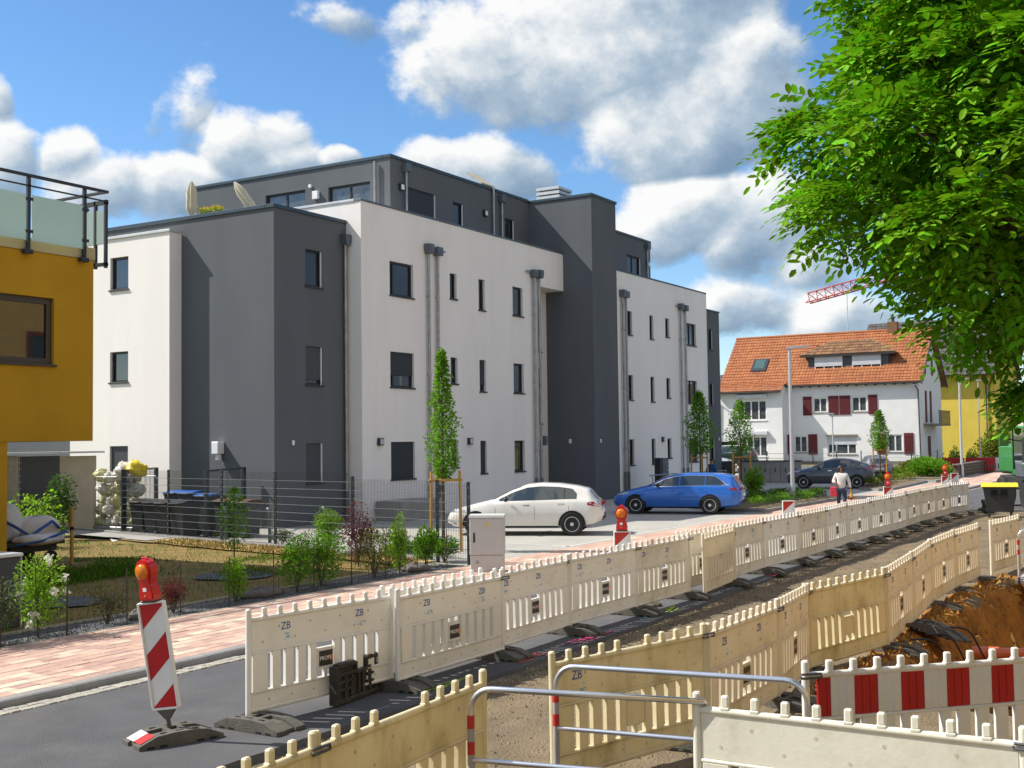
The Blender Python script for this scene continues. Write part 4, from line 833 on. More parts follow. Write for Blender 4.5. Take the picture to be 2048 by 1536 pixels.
# ------------------------------------------------------------------ beacons with warning lamps
def clip_poly(poly, a, b, c):
    out = []
    for i in range(len(poly)):
        p, q = poly[i], poly[(i+1) % len(poly)]; fp, fq = a*p[0] + b*p[1] - c, a*q[0] + b*q[1] - c
        if fp <= 0: out.append(p)
        if fp*fq < 0: s = fp/(fp - fq); out.append((p[0] + s*(q[0]-p[0]), p[1] + s*(q[1]-p[1])))
    return out
def beacon(loc, rz, label, lamp=True, tilt=(0, 0), flip=1, footp=True):
    t_ = thing('beacon', label, 'beacon', loc, rz, 'red and white guide beacons'); t_.rotation_euler = (tilt[0], tilt[1], rz)
    w, z0, z1 = .125, .2, 1.2
    b = MB().box(-w - .012, -w + .006, -.03, .03, z0, z1, .005).box(w - .006, w + .012, -.03, .03, z0, z1, .005).box(-w, w, -.03, .03, z1 - .014, z1 + .006, .004).box(-w, w, -.03, .03, z0 - .008, z0 + .01, .004).box(-w, w, -.006, .02, z0, z1)
    part('plate', b, 'sign_white', t_); part('stem', MB().cyl((0, 0, .02), (0, 0, z0 - .03), .02, n=10).prism([(-.1, z0 - .004), (.1, z0 - .004), (.02, z0 - .1), (-.02, z0 - .1)], -.02, .02, 'y'), 'rubber_foot', t_)
    rect = [(-w + .008, z0 + .012), (w - .008, z0 + .012), (w - .008, z1 - .016), (-w + .008, z1 - .016)]; sl_, pd = .9, .5
    for k in range(-1, 4):
        c0 = z1 - .1375 - k*.49; q = clip_poly(clip_poly(rect, -flip*sl_, 1, c0 + pd*.49), flip*sl_, -1, -c0)
        if len(q) > 2: part('red_stripe', MB().prism(q, -.0085, -.0062, 'y'), 'sign_red', t_)
    if lamp:
        out = [(-.085, 0), (.085, 0), (.088, .05), (.075, .12), (.062, .155)] + [(.1*sin(a), .275 - .115*cos(a)) for a in np.linspace(radians(50), radians(310), 19)] + [(-.062, .155), (-.075, .12), (-.088, .05)]
        b = MB(); b.prism([(x, z1 + .02 + z) for x, z in out], -.045, .045, 'y'); b.prism([(x*.9, z1 + .02 + .02 + z*.93) for x, z in out], -.057, .057, 'y'); l = part('warning_lamp', b, 'lamp_red', t_)
        cz = z1 + .02 + .275
        for s_ in (-1, 1):
            part('lens', MB().lathe([(.078, 0), (.074, s_*.02), (.055, s_*.035), (.02, s_*.042), (.001, s_*.043)], 20, (0, s_*.055, cz), 'y'), 'lamp_amber', l, smooth=True)
        part('lamp_foot', MB().box(-.09, .09, -.05, .05, z1 + .004, z1 + .022, .004), 'frame_dark', l); part('sticker', MB().box(-.022, .022, -.0595, -.0575, z1 + .11, z1 + .145), 'label_white', l); part('lock', MB().cyl((0, -.058, z1 + .07), (0, -.064, z1 + .07), .010, n=8), 'stake_wood', l)
        l.rotation_euler = (0, 0, radians(-16))
        part('handle', MB().tube([(-.04, 0, cz + .09), (-.03, 0, cz + .125), (.03, 0, cz + .125), (.04, 0, cz + .09)], .010, 6), 'lamp_red', l)
    return t_
beacon((7.97, 8.54, .10), radians(-72), 'leaning red and white beacon with red lamp standing in the road', True, (radians(4), radians(-7)))
fo = foot(7.98, 8.50, radians(-20), 'rubber foot plate with a red and white sticker under the leaning beacon', 'rubber feet of the beacons', .004)
part('sticker', MB().poly([(-.385, -.16, .052), (-.25, -.16, .106), (-.25, .0, .106), (-.385, .0, .052)]), 'plastic_red', fo); part('sticker', MB().poly([(-.385, .0, .052), (-.25, .0, .106), (-.25, .16, .106), (-.385, .16, .052)]), 'label_white', fo)
for (x, y, rz, lab, lp) in ((17.5, 8.42, -58, 'beacon with red lamp behind the fourth roadside panel', True), (26.2, 8.45, -62, 'beacon plate without lamp in front of the tall street lamp', False), (35.7, 8.5, -66, 'beacon with red lamp beyond the walking woman', True), (45.4, 8.75, -68, 'beacon with red lamp near the far end of the row', True), (46.9, 8.7, -70, 'beacon plate without lamp at the far end of the row', False)):
    beacon((x, y, .06 if lp else .12), radians(rz), lab, lp)
    foot(x, y, radians(rz + 25), 'rubber foot plate under the ' + lab, 'rubber feet of the beacons', .004)
# ------------------------------------------------------------------ cars
def car(name, label, loc, heading, paintm, sp, rimm='rim', spokes=5, group=None, detail=True):
    """x runs from the front bumper (0) to the tail (L); heading is the world angle of the nose"""
    L = sp['L']; I = lambda k, x: float(np.interp(x, *zip(*sp[k])))
    zt, zb, wb, wr, wm, zl = (lambda x, k=k: I(k, x) for k in ('zt', 'zb', 'wb', 'wr', 'wm', 'zl'))
    def section(x):
        t_, b_, l = zt(x), zb(x), zl(x); w1, w2, w3 = wm(x), wb(x), wr(x); zs = max(b_ + .01, t_ - .075)
        pts = [(0, l), (w1*.80, l), (w1*.95, l + .06), (w1*.985, l + .17), (w1, .55 if b_ > .7 else (l + b_)/2), (w1*.99, b_ - .09), (w2, b_)]
        for q in (.35, .7, 1.0): pts.append((w2 + (w3 - w2)*q, b_ + (zs - b_)*q))
        pts += [(w3*.90, t_ - .035 if t_ - b_ > .1 else t_ - .012), (w3*.6, t_ - .008), (0, t_)]
        return pts
    xs = sorted(set(list(np.linspace(0, .5, 9)) + list(np.linspace(.5, L - .5, 44)) + list(np.linspace(L - .5, L, 9))))
    def halfw(x, z):
        p = [q for q in section(x)[1:] if True]; zz = [q[1] for q in p]; ww = [q[0] for q in p]
        return float(np.interp(z, zz, ww))
    t_ = thing(name, label, 'car', loc, heading + pi, group); off = sp['wheels'][0]
    rows = []
    for x in xs:
        s = section(x); rows.append([(x - L/2, y, z) for y, z in s] + [(x - L/2, -y, z) for y, z in s[-2::-1]])
    b = MB().grid(rows); n = len(rows[0]); b.add(rows[0], [tuple(range(n))]); b.add(rows[-1], [tuple(range(n))[::-1]])
    body = link('body', b.mesh('body', paintm, 'auto', weld=True), t_)
    X = lambda x: x - L/2
    def band(nm, x0, x1, lo, hi, m, parent, out=.005, nx=26, nz=4, sides=(-1, 1), smooth=True):
        for s_ in sides:
            r = []
            for x in np.linspace(x0, x1, nx):
                a, c = lo(x), hi(x)
                if c < a: a = c = (a + c)/2
                r.append([(X(x), s_*(halfw(x, z) + out), z) for z in np.linspace(a, c, nz)])
            part(nm, MB().grid(r), m, parent, smooth=smooth)
    for x0, x1 in sp['windows']:
        band('side_window', x0, x1, lambda x: zb(x) + .025, lambda x: min([zt(x) - .105] + [c0 + c1*x for c0, c1 in sp.get('wcut', [])]), 'car_glass', body, .004)
    if sp.get('trim'):
        x0, x1 = sp['windows'][0][0], sp['windows'][-1][1]; up_ = lambda x: min([zt(x) - .105] + [c0 + c1*x for c0, c1 in sp.get('wcut', [])])
        band('window_trim', x0 - .05, x1 + .06, lambda x: zb(x) + .002, lambda x: zb(x) + .024, 'chrome', body, .006); band('window_trim', x0 - .02, x1 + .05, lambda x: max(up_(x), zb(x)) - .002, lambda x: max(up_(x), zb(x)) + .02, 'chrome', body, .006)
    else: band('window_frame', sp['windows'][0][0], sp['windows'][-1][1], lambda x: zb(x) + .02, lambda x: min([zt(x) - .10] + [c0 + c1*x for c0, c1 in sp.get('wcut', [])]), 'frame_dark', body, .002)
    def topglass(nm, x0, x1, f0, f1, m='car_glass', out=.006):
        r = []
        for x in np.linspace(x0, x1, 9):
            f = f0 + (f1 - f0)*(x - x0)/(x1 - x0); s = section(x)[-4:]; yy = [q[0] for q in s][::-1]; zz = [q[1] for q in s][::-1]; w = wr(x)*f
            sl_ = (zt(x + .02) - zt(x - .02))/.04; nn = sqrt(1 + sl_*sl_)
            r.append([(X(x) - out*sl_/nn, y, float(np.interp(abs(y), yy, zz)) + out/nn) for y in np.linspace(-w, w, 9)])
        part(nm, MB().grid(r), m, body, smooth=True)
    topglass('windscreen', *sp['screen'], .93, .86); topglass('rear_window', *sp['rear'], .86, .8)
    for x in sp['seams']: band('door_seam', x, x + .009, lambda q: zl(q) + .13, lambda q: zb(q) + .0, 'seam', body, .003, 2, 5)
    for x in sp['handles']: band('door_handle', x, x + .19, lambda q: zb(q) - .135, lambda q: zb(q) - .10, 'chrome' if sp.get('trim') is None else paintm, body, .02, 4, 2)
    x0, x1, za, zc, s0 = sp['head']; band('headlight', x0, x1, lambda q: za + s0*(q - x0), lambda q: zc + s0*.9*(q - x0), 'head_glass', body, .006, 8, 3)
    x0, x1, za, zc = sp['tail']; band('tail_light', x0, x1, lambda q: za + .05*(1 - (q - x0)/(x1 - x0)), lambda q: zc - .03*(1 - (q - x0)/(x1 - x0)), 'tail_red', body, .008, 8, 3)
    for s_ in (-1, 1): part('tail_light', MB().box(X(L) - .02, X(L) + .006, s_*wm(L)*.3, s_*wm(L)*.75, za + .02, zc - .02), 'tail_red', body)
    part('grille', MB().box(X(0) - .008, X(0) + .03, -.42, .42, .42, .58, .01), 'arch_black', body); part('number_plate', MB().box(X(0) - .016, X(0) - .006, -.26, .26, .34, .45), 'label_white', body)
    part('rear_bumper', MB().box(X(L) - .03, X(L) + .012, -wm(L)*.9, wm(L)*.9, zl(L) + .0, zl(L) + .10, .01), 'arch_black', body); part('number_plate', MB().box(X(L) - .01, X(L) + .012, -.26, .26, .62, .73), 'label_white', body)
    band('side_skirt', sp['wheels'][0] + .4, sp['wheels'][1] - .4, lambda q: zl(q) + .0, lambda q: zl(q) + .055, 'arch_black', body, .004, 6, 2)
    band('front_vent', .06, .28, lambda q: .30, lambda q: .42 - .3*(q - .06), 'arch_black', body, .005, 5, 2)
    xm = sp['windows'][0][0] + .22
    for s_ in (-1, 1):
        mm = MB().lathe([(.001, -.10), (.055, -.09), (.085, -.04), (.09, .02), (.07, .06), (.001, .07)], 12, (0, 0, 0), 'y'); mm.xf(Matrix.Translation((X(xm), s_*(wb(xm) + .12), zb(xm) + .07)) @ Matrix.Diagonal((.75, 1, .8, 1)))
        part('mirror', mm, sp.get('mirror', 'frame_dark'), body, smooth=True)
    # wheels
    R = sp['R']
    tyre = MB().lathe([(R*.62, -.09), (R*.70, -.105), (R*.93, -.10), (R, -.07), (R, .07), (R*.93, .10), (R*.70, .105), (R*.62, .09)], 32, axis='y').mesh('tyre', 'tyre', 'auto')
    rb = MB().lathe([(R*.66, -.07), (R*.66, -.095), (R*.60, -.095), (R*.58, -.05), (R*.57, .05)], 32, axis='y')
    for k in range(spokes):
        a = 2*pi*k/spokes
        for da in ((-.10, .10) if spokes == 5 else (0,)):
            p0 = Vector((R*.10*cos(a), -.085, R*.10*sin(a))); p1 = Vector((R*.62*cos(a + da*1.6), -.085, R*.62*sin(a + da*1.6))); d = (p1 - p0).normalized(); u = Vector((-d.z, 0, d.x))*R*.075
            rb.add([p0 - u, p0 + u, p1 + u*.8, p1 - u*.8, p0 - u + Vector((0, .05, 0)), p0 + u + Vector((0, .05, 0)), p1 + u + Vector((0, .05, 0)), p1 - u + Vector((0, .05, 0))], [(0, 1, 2, 3), (4, 7, 6, 5), (0, 4, 5, 1), (1, 5, 6, 2), (2, 6, 7, 3), (3, 7, 4, 0)])
    rb.cyl((0, -.10, 0), (0, -.04, 0), R*.16, n=14); rim = rb.mesh('rim', rimm); disc = MB().cyl((0, -.045, 0), (0, -.02, 0), R*.56, n=24).mesh('brake_disc', 'rim_dark')
    for wx in sp['wheels']:
        for s_ in (-1, 1):
            yy = s_*(wm(wx) - .085)
            o = link('tyre', tyre, t_, (X(wx), yy, R), (0, 0, 0 if s_ < 0 else pi)); link('rim', rim, o); link('brake_disc', disc, o)
            ar = MB(); pts = [(X(wx) + (R + .055)*cos(a), R + (R + .055)*sin(a)) for a in np.linspace(-.12, pi + .12, 26)]
            pts = [(x, max(z, zl(wx) - .005)) for x, z in pts]
            yo = s_*(wm(wx) + .004); ar.prism(pts, yo - s_*.02, yo, 'y'); part('wheel_arch', ar, 'arch_black', body)
    return t_
HB = dict(L=4.42, R=.325, wheels=(.86, 3.59), zt=[(0, .55), (.06, .66), (.3, .77), (.8, .90), (1.25, 1.0), (1.5, 1.12), (1.9, 1.31), (2.3, 1.44), (2.7, 1.475), (3.2, 1.455), (3.7, 1.385), (4.0, 1.31), (4.06, 1.27), (4.26, 1.02), (4.36, .94), (4.42, .8)],
  zb=[(0, .5), (.06, .62), (.3, .73), (.8, .84), (1.25, .93), (1.6, .95), (2.5, .97), (3.5, 1.0), (4.1, 1.0), (4.3, .92), (4.42, .74)], wb=[(0, .55), (.1, .70), (.4, .80), (1.2, .83), (2.5, .85), (3.6, .83), (4.1, .78), (4.42, .66)], wr=[(0, .45), (.3, .68), (1.2, .72), (1.5, .66), (2.2, .58), (3.2, .57), (4.0, .55), (4.3, .6), (4.42, .55)],
  wm=[(0, .60), (.1, .76), (.4, .86), (1.2, .895), (3.6, .895), (4.1, .86), (4.35, .78), (4.42, .68)], zl=[(0, .34), (.2, .25), (.8, .22), (3.7, .22), (4.2, .28), (4.42, .42)],
  windows=[(1.52, 2.50), (2.56, 3.36), (3.39, 3.72)], wcut=[(5.0, -1.03)], screen=(1.3, 2.12), rear=(4.07, 4.33), seams=(1.42, 2.53, 3.5), handles=(2.22, 3.2), head=(.08, .55, .64, .70, .12), tail=(4.02, 4.36, .80, .96))
ES = dict(HB, L=4.6, R=.33, wheels=(.88, 3.53), zt=[(0, .58), (.06, .68), (.3, .80), (.8, .92), (1.25, 1.02), (1.5, 1.14), (1.9, 1.33), (2.3, 1.43), (2.8, 1.46), (3.5, 1.45), (4.0, 1.41), (4.22, 1.36), (4.3, 1.31), (4.5, 1.02), (4.55, .9), (4.6, .8)],
  zb=[(0, .52), (.06, .62), (.3, .74), (.8, .86), (1.25, .95), (1.6, .96), (2.5, .98), (3.8, 1.01), (4.3, 1.02), (4.5, .92), (4.6, .74)], wb=[(0, .55), (.1, .72), (.4, .80), (1.2, .83), (2.5, .85), (3.8, .83), (4.3, .78), (4.6, .68)], wr=[(0, .45), (.3, .68), (1.2, .72), (1.5, .66), (2.2, .60), (3.6, .60), (4.25, .58), (4.5, .62), (4.6, .58)],
  wm=[(0, .62), (.1, .78), (.4, .87), (1.2, .90), (3.7, .90), (4.3, .86), (4.52, .80), (4.6, .70)], zl=[(0, .32), (.2, .24), (.8, .21), (3.7, .21), (4.4, .28), (4.6, .40)], windows=[(1.5, 2.42), (2.48, 3.34), (3.37, 4.15)], wcut=[(4.05, -.735)], screen=(1.3, 2.1), rear=(4.3, 4.5), seams=(1.4, 2.45, 3.42), handles=(2.15, 3.1), head=(.10, .62, .66, .73, .14), tail=(4.2, 4.54, .82, .96), trim=1)
SU = dict(HB, L=4.36, R=.345, wheels=(.88, 3.52), zt=[(0, .70), (.06, .80), (.3, .90), (.8, 1.0), (1.2, 1.08), (1.5, 1.22), (1.9, 1.43), (2.3, 1.54), (2.7, 1.56), (3.2, 1.52), (3.6, 1.42), (4.0, 1.26), (4.2, 1.12), (4.3, 1.05), (4.36, .9)],
  zb=[(0, .62), (.06, .74), (.3, .84), (.8, .94), (1.2, 1.0), (2.5, 1.06), (3.4, 1.12), (3.9, 1.15), (4.2, 1.06), (4.36, .85)], zl=[(0, .40), (.2, .30), (.8, .26), (3.7, .26), (4.2, .34), (4.36, .48)], windows=[(1.45, 2.38), (2.44, 3.15)], wcut=[(4.1, -.87)], screen=(1.25, 2.05), rear=(3.7, 4.15), seams=(1.35, 2.41), handles=(2.1,), head=(.08, .7, .80, .87, .10), tail=(3.95, 4.32, .98, 1.08), trim=None)
car('parked_car', 'white five-door hatchback parked behind the grey street cabinet', (29.62, 17.25, .085), radians(112), 'paint_white', HB, 'rim', 5)
car('parked_car', 'bright blue estate car with chrome window trim parked by the entrance', (39.85, 16.85, .085), radians(102), 'paint_blue', ES, 'rim', 5)
car('parked_car', 'dark grey coupe-styled crossover parked in front of the white house', (61.5, 17.55, .085), radians(102), 'paint_dark', SU, 'rim', 10)
car('parked_car', 'grey hatchback seen from behind beyond the dark crossover', (75.3, 18.75, .085), radians(22), 'paint_grey', dict(HB, zt=[(x, z*1.03) for x, z in HB['zt']]), 'rim', 5)
car('parked_car', 'white car half hidden behind the corner of the apartment block', (71.5, 28.7, .1), radians(100), 'paint_silver', HB, 'rim', 5)
car('parked_car', 'dark green estate with a roof box behind the grey wall', (79, 30.0, .75), radians(105), 'paint_green', ES, 'rim', 5)
rb_ = thing('roof_box', 'black roof box on the dark green estate', 'roof box', (79, 30.0, 2.2), radians(105)); part('shell', MB().prism([(-.9, .05), (.9, .05), (.95, .16), (.7, .3), (-.7, .32), (-1.0, .18)], -.35, .35, 'y'), 'arch_black', rb_)
# ------------------------------------------------------------------ people
def skin(name, verts, edges, m, parent, sub=2):
    me = bpy.data.meshes.new(name); me.from_pydata([v[:3] for v in verts], edges, []); o = link(name, me, parent)
    md = o.modifiers.new('skin', 'SKIN'); md.use_smooth_shade = True
    for i, v in enumerate(verts):
        r = v[3]; me.skin_vertices[0].data[i].radius = (r, r) if not isinstance(r, tuple) else r
    me.skin_vertices[0].data[0].use_root = True
    o.modifiers.new('sub', 'SUBSURF').levels = sub; o.modifiers['sub'].render_levels = sub
    me.materials.append(MAT[m]); return o
def person(loc, rz, label, top, legs, hair, pose, s=1.0, longhair=True):
    t_ = thing('person', label, 'person', loc, rz); t_.scale = (s, s, s)
    lf, rf = pose['feet']; lh, rh_ = pose['hands']; le, re_ = pose['elbows']
    V = [(0, 0, .90, .13), (0, 0, 1.12, .12), (0, .0, 1.34, .125), (0, .01, 1.43, .055), (0, .015, 1.50, .055), (0, -.015, 1.60, .085), (.16, 0, 1.36, .055), (-.16, 0, 1.36, .055), (*le, .038), (*re_, .038), (*lh, .026), (*rh_, .026), (.09, 0, .84, .085), (-.09, 0, .84, .085), (.10 + lf[0]*.5, -.03 + lf[1]*.5, .46, .055), (-.10 + rf[0]*.5, -.03 + rf[1]*.5, .46, .055), (.10 + lf[0], lf[1], .08, .036), (-.10 + rf[0], rf[1], .08, .036), (.11 + lf[0], lf[1] - .13, .035, .03), (-.11 + rf[0], rf[1] - .13, .035, .03)]
    E = [(0, 1), (1, 2), (2, 3), (3, 4), (4, 5), (2, 6), (2, 7), (6, 8), (7, 9), (8, 10), (9, 11), (0, 12), (0, 13), (12, 14), (13, 15), (14, 16), (15, 17), (16, 18), (17, 19)]
    body = skin('body', V, E, 'skin', t_)
    T = [(0, 0, .80, .175), (0, 0, 1.1, .155), (0, 0, 1.33, .16), (0, .005, 1.42, .075), (.17, 0, 1.36, .078), (-.17, 0, 1.36, .078), (*le, .065), (*re_, .065), (lh[0]*.85 + le[0]*.15, lh[1]*.85 + le[1]*.15, lh[2]*.85 + le[2]*.15, .045), (rh_[0]*.85 + re_[0]*.15, rh_[1]*.85 + re_[1]*.15, rh_[2]*.85 + re_[2]*.15, .045)]
    skin('top', T, [(0, 1), (1, 2), (2, 3), (2, 4), (2, 5), (4, 6), (5, 7), (6, 8), (7, 9)], top, t_)
    Lg = [(0, 0, .90, .15), (.09, 0, .82, .10), (-.09, 0, .82, .10), (V[14][0], V[14][1], .46, .068), (V[15][0], V[15][1], .46, .068), (V[16][0], V[16][1], .12, .055), (V[17][0], V[17][1], .12, .055)]
    skin('trousers', Lg, [(0, 1), (0, 2), (1, 3), (2, 4), (3, 5), (4, 6)], legs, t_)
    for i in (16, 17): part('shoe', MB().box(V[i][0] - .045, V[i][0] + .045, V[i][1] - .19, V[i][1] + .06, 0, .085, .03), 'shoe', t_)
    Hh = [(0, .03, 1.66, .108), (0, .055, 1.56, .105), (0, .07, 1.46, .11 if longhair else .03), (0, .08, 1.36, .06 if longhair else .02)]
    if longhair: Hh += [(.078, -.02, 1.60, .04), (.092, -.01, 1.48, .042), (-.078, -.02, 1.60, .04), (-.092, -.01, 1.48, .042), (0, -.04, 1.685, .06)]
    skin('hair', Hh if longhair else Hh[:2], [(0, 1), (1, 2), (2, 3), (0, 4), (4, 5), (0, 6), (6, 7), (0, 8)] if longhair else [(0, 1)], hair, t_)
    f = MB().lathe([(.001, -.02), (.012, -.01), (.016, .01), (.001, .02)], 8, (0, -.105, 1.59), 'z'); part('nose', f, 'skin', body)
    for s_ in (-1, 1): part('eye', MB().lathe([(.001, -.01), (.012, 0), (.001, .01)], 8, (s_*.032, -.093, 1.615), 'z'), 'hair_dark', body)
    part('mouth', MB().box(-.025, .025, -.096, -.085, 1.548, 1.556), 'bag_red', body)
    for hnd, sd in ((lh, 1), (rh_, -1)):
        b = MB(); c = Vector(hnd); b.box(c.x - .022, c.x + .022, c.y - .038, c.y + .038, c.z - .09, c.z - .005, .012)
        for k in range(4): b.tube([(c.x, c.y - .03 + k*.02, c.z - .085), (c.x - sd*.006, c.y - .032 + k*.02, c.z - .125), (c.x - sd*.022, c.y - .034 + k*.02, c.z - .15 + abs(k - 1.5)*.008)], [.010, .009, .007], 6)
        b.tube([(c.x, c.y - .035, c.z - .03), (c.x - sd*.01, c.y - .06, c.z - .06), (c.x - sd*.015, c.y - .062, c.z - .09)], [.011, .010, .008], 6); part('hand', b, 'skin', body)
    return t_
# woman walking towards the camera
fac = atan2(-13.5, -41)  # direction she faces (towards the camera)
gx, gy = 41.3, 11.42
person((gx, gy, .09), fac + pi/2, 'woman in a white sweater and jeans walking with a bunch of flowers', 'sweater', 'jeans', 'hair_dark', dict(feet=((0, -.10), (0, .16)), hands=((.30, -.10, .86), (-.20, -.20, 1.12)), elbows=((.27, .03, 1.09), (-.27, -.0, 1.10))), .985)
ca, sa = cos(fac + pi/2), sin(fac + pi/2)
def her(x, y, z): return (gx + ca*x - sa*y, gy + sa*x + ca*y, z + .09)
fl = thing('bouquet', 'wrapped yellow and red bouquet hanging from the woman\'s hand', 'bouquet', her(.31, -.12, .56)); part('wrap', MB().lathe([(.02, .22), (.03, .14), (.09, .03), (.10, 0), (.085, -.03), (.02, -.05)], 12), 'flower_wrap', fl, smooth=True)
n = 60; P = RNG.normal(size=(n, 3))*[.05, .05, .03] + [0, 0, -.01]; link('blossoms', leaves_mesh('blossoms', P, RNG.normal(size=(n, 3)) + [0, 0, -.6], np.full(n, .05), 'leaf_red'), fl)
hb = thing('handbag', 'red bag at the walking woman\'s side', 'bag', her(-.25, .0, .58)); part('pouch', MB().box(-.035, .035, -.13, .13, 0, .34, .03), 'bag_red', hb); part('strap', MB().tube([(0, -.1, .33), (0, -.06, .62), (0, .06, .62), (0, .1, .33)], .012, 6), 'bag_red', hb)
person((51.6, 20.2, .09), radians(70), 'man in a blue jacket and dark trousers behind the tree stakes', 'jacket_blue', 'trousers_dark', 'hair_dark', dict(feet=((0, -.05), (0, .08)), hands=((.27, -.14, .86), (-.27, -.14, .86)), elbows=((.28, .04, 1.1), (-.28, .04, 1.1))), 1.04, False)
# ------------------------------------------------------------------ white house with orange roof
WH = thing('tiled_house', 'white two-storey house with orange tiled roof, dormer and dark red shutters', 'house', (87, 18.4, .5))
X0, Xr, X1, Y0, Y1, ZE, ZR, ZB = 87.0, 90.9, 94.8, 18.4, 32.9, 6.75, 10.65, .45
F2 = [(24.55, 25.95), (28.05-.35, 0)]
def hy(px): return 87.0*tan(YAW - atan2(px - 1024, 2371.73))
def hz(py, px): return 0
# openings given as (y0,y1,z0,z1)
UP_ = [(23.95, 25.05), (21.05, 22.1)]   # upper casements between shutters
hol = [(24.95, 26.0, 4.55, 5.65), (22.05, 23.15, 4.55, 5.65), (26.5, 27.5, 1.6, 2.85), (22.85, 25.0, 1.45, 2.75), (19.6, 20.65, 1.6, 2.85)]
w = MB(); facade(w, 'x', X0, Y0, Y1, ZB, ZE, hol, .16)
w.poly([(X0, Y0, ZB), (X1, Y0, ZB), (X1, Y0, ZE), (Xr, Y0, ZR - .12), (X0, Y0, ZE)]); w.poly([(X0, Y1, ZB), (X1, Y1, ZB), (X1, Y1, ZE), (Xr, Y1, ZR - .12), (X0, Y1, ZE)]); w.poly([(X1, Y0, ZB), (X1, Y1, ZB), (X1, Y1, ZE), (X1, Y0, ZE)])
part('wall', w, 'plaster_house', WH, world=True)
part('plinth', MB().box(X0 - .06, X1, Y0 - .05, Y1 + .05, 0, .95), 'plinth', WH, world=True)
# bay at the left end
BX = 85.9; bh = [(29.2, 31.4, 4.05, 5.55), (29.2, 31.2, 1.35, 2.85)]
w = MB(); facade(w, 'x', BX, 28.0, 33.0, ZB, ZE - .35, bh, .16); w.poly([(BX, 28.0, ZB), (X0 + .1, 28.0, ZB), (X0 + .1, 28.0, ZE), (BX, 28.0, ZE - .35)]); w.poly([(BX, 33, ZB), (X0, 33, ZB), (X0, 33, ZE), (BX, 33, ZE - .35)]); part('bay_wall', w, 'plaster_house', WH, world=True)
for h in hol: window(WH, 'x', X0, *h, depth=.12, frame='frame_white', pane='glass_curtain', sill='plinth', mull=(.5,) if h[1] - h[0] < 1.5 else (.3, .7), fw_=.09, shut=(.45, 'blind_white') if h[1] - h[0] > 1.5 else None)
for h in bh: window(WH, 'x', BX, *h, depth=.12, frame='frame_white', pane='glass_curtain', sill='frame_white', mull=(.28, .55, .8), fw_=.09)
for (y0, y1, z) in ((29.1, 31.5, 5.7), (29.1, 31.3, 2.95)): part('awning_box', MB().box(BX - .25, BX - .003, y0, y1, z, z + .3, .03), 'blind_white', WH, world=True)
for y0, y1, z0, z1 in ((26.1, 26.75, 4.35, 5.75), (24.1, 24.85, 4.35, 5.75), (23.25, 24.04, 4.35, 5.75), (21.3, 21.95, 4.35, 5.75), (27.6, 28.2, 1.45, 2.95), (25.75, 26.42, 1.45, 2.95), (20.75, 21.4, 1.45, 2.95), (18.85, 19.5, 1.45, 2.95)):
    b = MB().box(X0 - .05, X0 - .004, y0, y1, z0, z1)
    for k in range(14): b.box(X0 - .062, X0 - .048, y0 + .06, y1 - .06, z0 + .07 + k*.092, z0 + .13 + k*.092)
    part('shutter', b, 'shutter_red', WH, world=True)
part('blind_hood', MB().box(X0 - .12, X0 - .003, 22.8, 25.05, 2.76, 2.9, .01), 'plinth', WH, world=True)
# roof: courses of tiles with a sprocketed eave
def tiles(name, m, prof, y0, y1, tw=.24, cl=.33, root=WH, flipn=1, yclip=None):
    b = MB(); acc_ = 0; out_ = []
    for (x0, z0), (x1, z1) in zip(prof, prof[1:]):
        L_ = hypot(x1-x0, z1-z0); n_ = max(1, round(L_/cl))
        for k in range(n_): out_.append((x0 + (x1-x0)*k/n_, z0 + (z1-z0)*k/n_, x0 + (x1-x0)*(k+1)/n_, z0 + (z1-z0)*(k+1)/n_))
    for xa, za, xb, zb_ in out_:
        dx, dz = xb - xa, zb_ - za; l = hypot(dx, dz); nx_, nz_ = -dz/l, dx/l
        if nz_ < 0: nx_, nz_ = -nx_, -nz_
        ya, yb = (y0, y1) if yclip is None else yclip(za)
        y = ya + random.uniform(-.1, 0)
        while y < yb:
            e = min(y + tw - .012, yb); h0, h1 = .06 + random.uniform(-.006, .006), .025; ym = (y + e)/2
            b.add([(xa + nx_*h0, y, za + nz_*h0), (xa + nx_*(h0 + .02), ym, za + nz_*(h0 + .02)), (xa + nx_*h0, e, za + nz_*h0), (xb + nx_*h1, e, zb_ + nz_*h1), (xb + nx_*(h1 + .02), ym, zb_ + nz_*(h1 + .02)), (xb + nx_*h1, y, zb_ + nz_*h1), (xa, y, za), (xa, e, za)], [(0, 1, 4, 5), (1, 2, 3, 4), (6, 7, 2, 1, 0)])
            y += tw
    return b
b = tiles('t', '', [(86.7, 6.6), (87.1, 6.95), (Xr, ZR)], Y0 - .35, 28.0)
b2 = tiles('t', '', [(85.6, 6.2), (86.3, 6.55), (87.1, 6.95), (Xr, ZR)], 28.0, Y1 + .35); b.add(b2.v, b2.f)
b3 = MB().poly([(X1 + .65, Y0 - .35, 6.45), (X1 + .65, Y1 + .35, 6.45), (Xr, Y1 + .35, ZR), (Xr, Y0 - .35, ZR)]); 
rf = part('roof', MB().poly([(86.7, Y0 - .35, 6.57), (87.1, Y0 - .35, 6.92), (87.1, 28, 6.92), (86.7, 28, 6.57)]).poly([(87.1, Y0 - .35, 6.92), (Xr, Y0 - .35, ZR - .03), (Xr, Y1 + .35, ZR - .03), (87.1, Y1 + .35, 6.92)]).poly([(85.6, 28, 6.17), (86.3, 28, 6.52), (87.1, 28, 6.92), (87.1, Y1 + .35, 6.92), (86.3, Y1 + .35, 6.52), (85.6, Y1 + .35, 6.17)]).add(b3.v, b3.f), 'roof_tile_old', WH, world=True)
o = part('tiles', b, 'roof_tile', rf, world=True); o['kind'] = 'stuff'
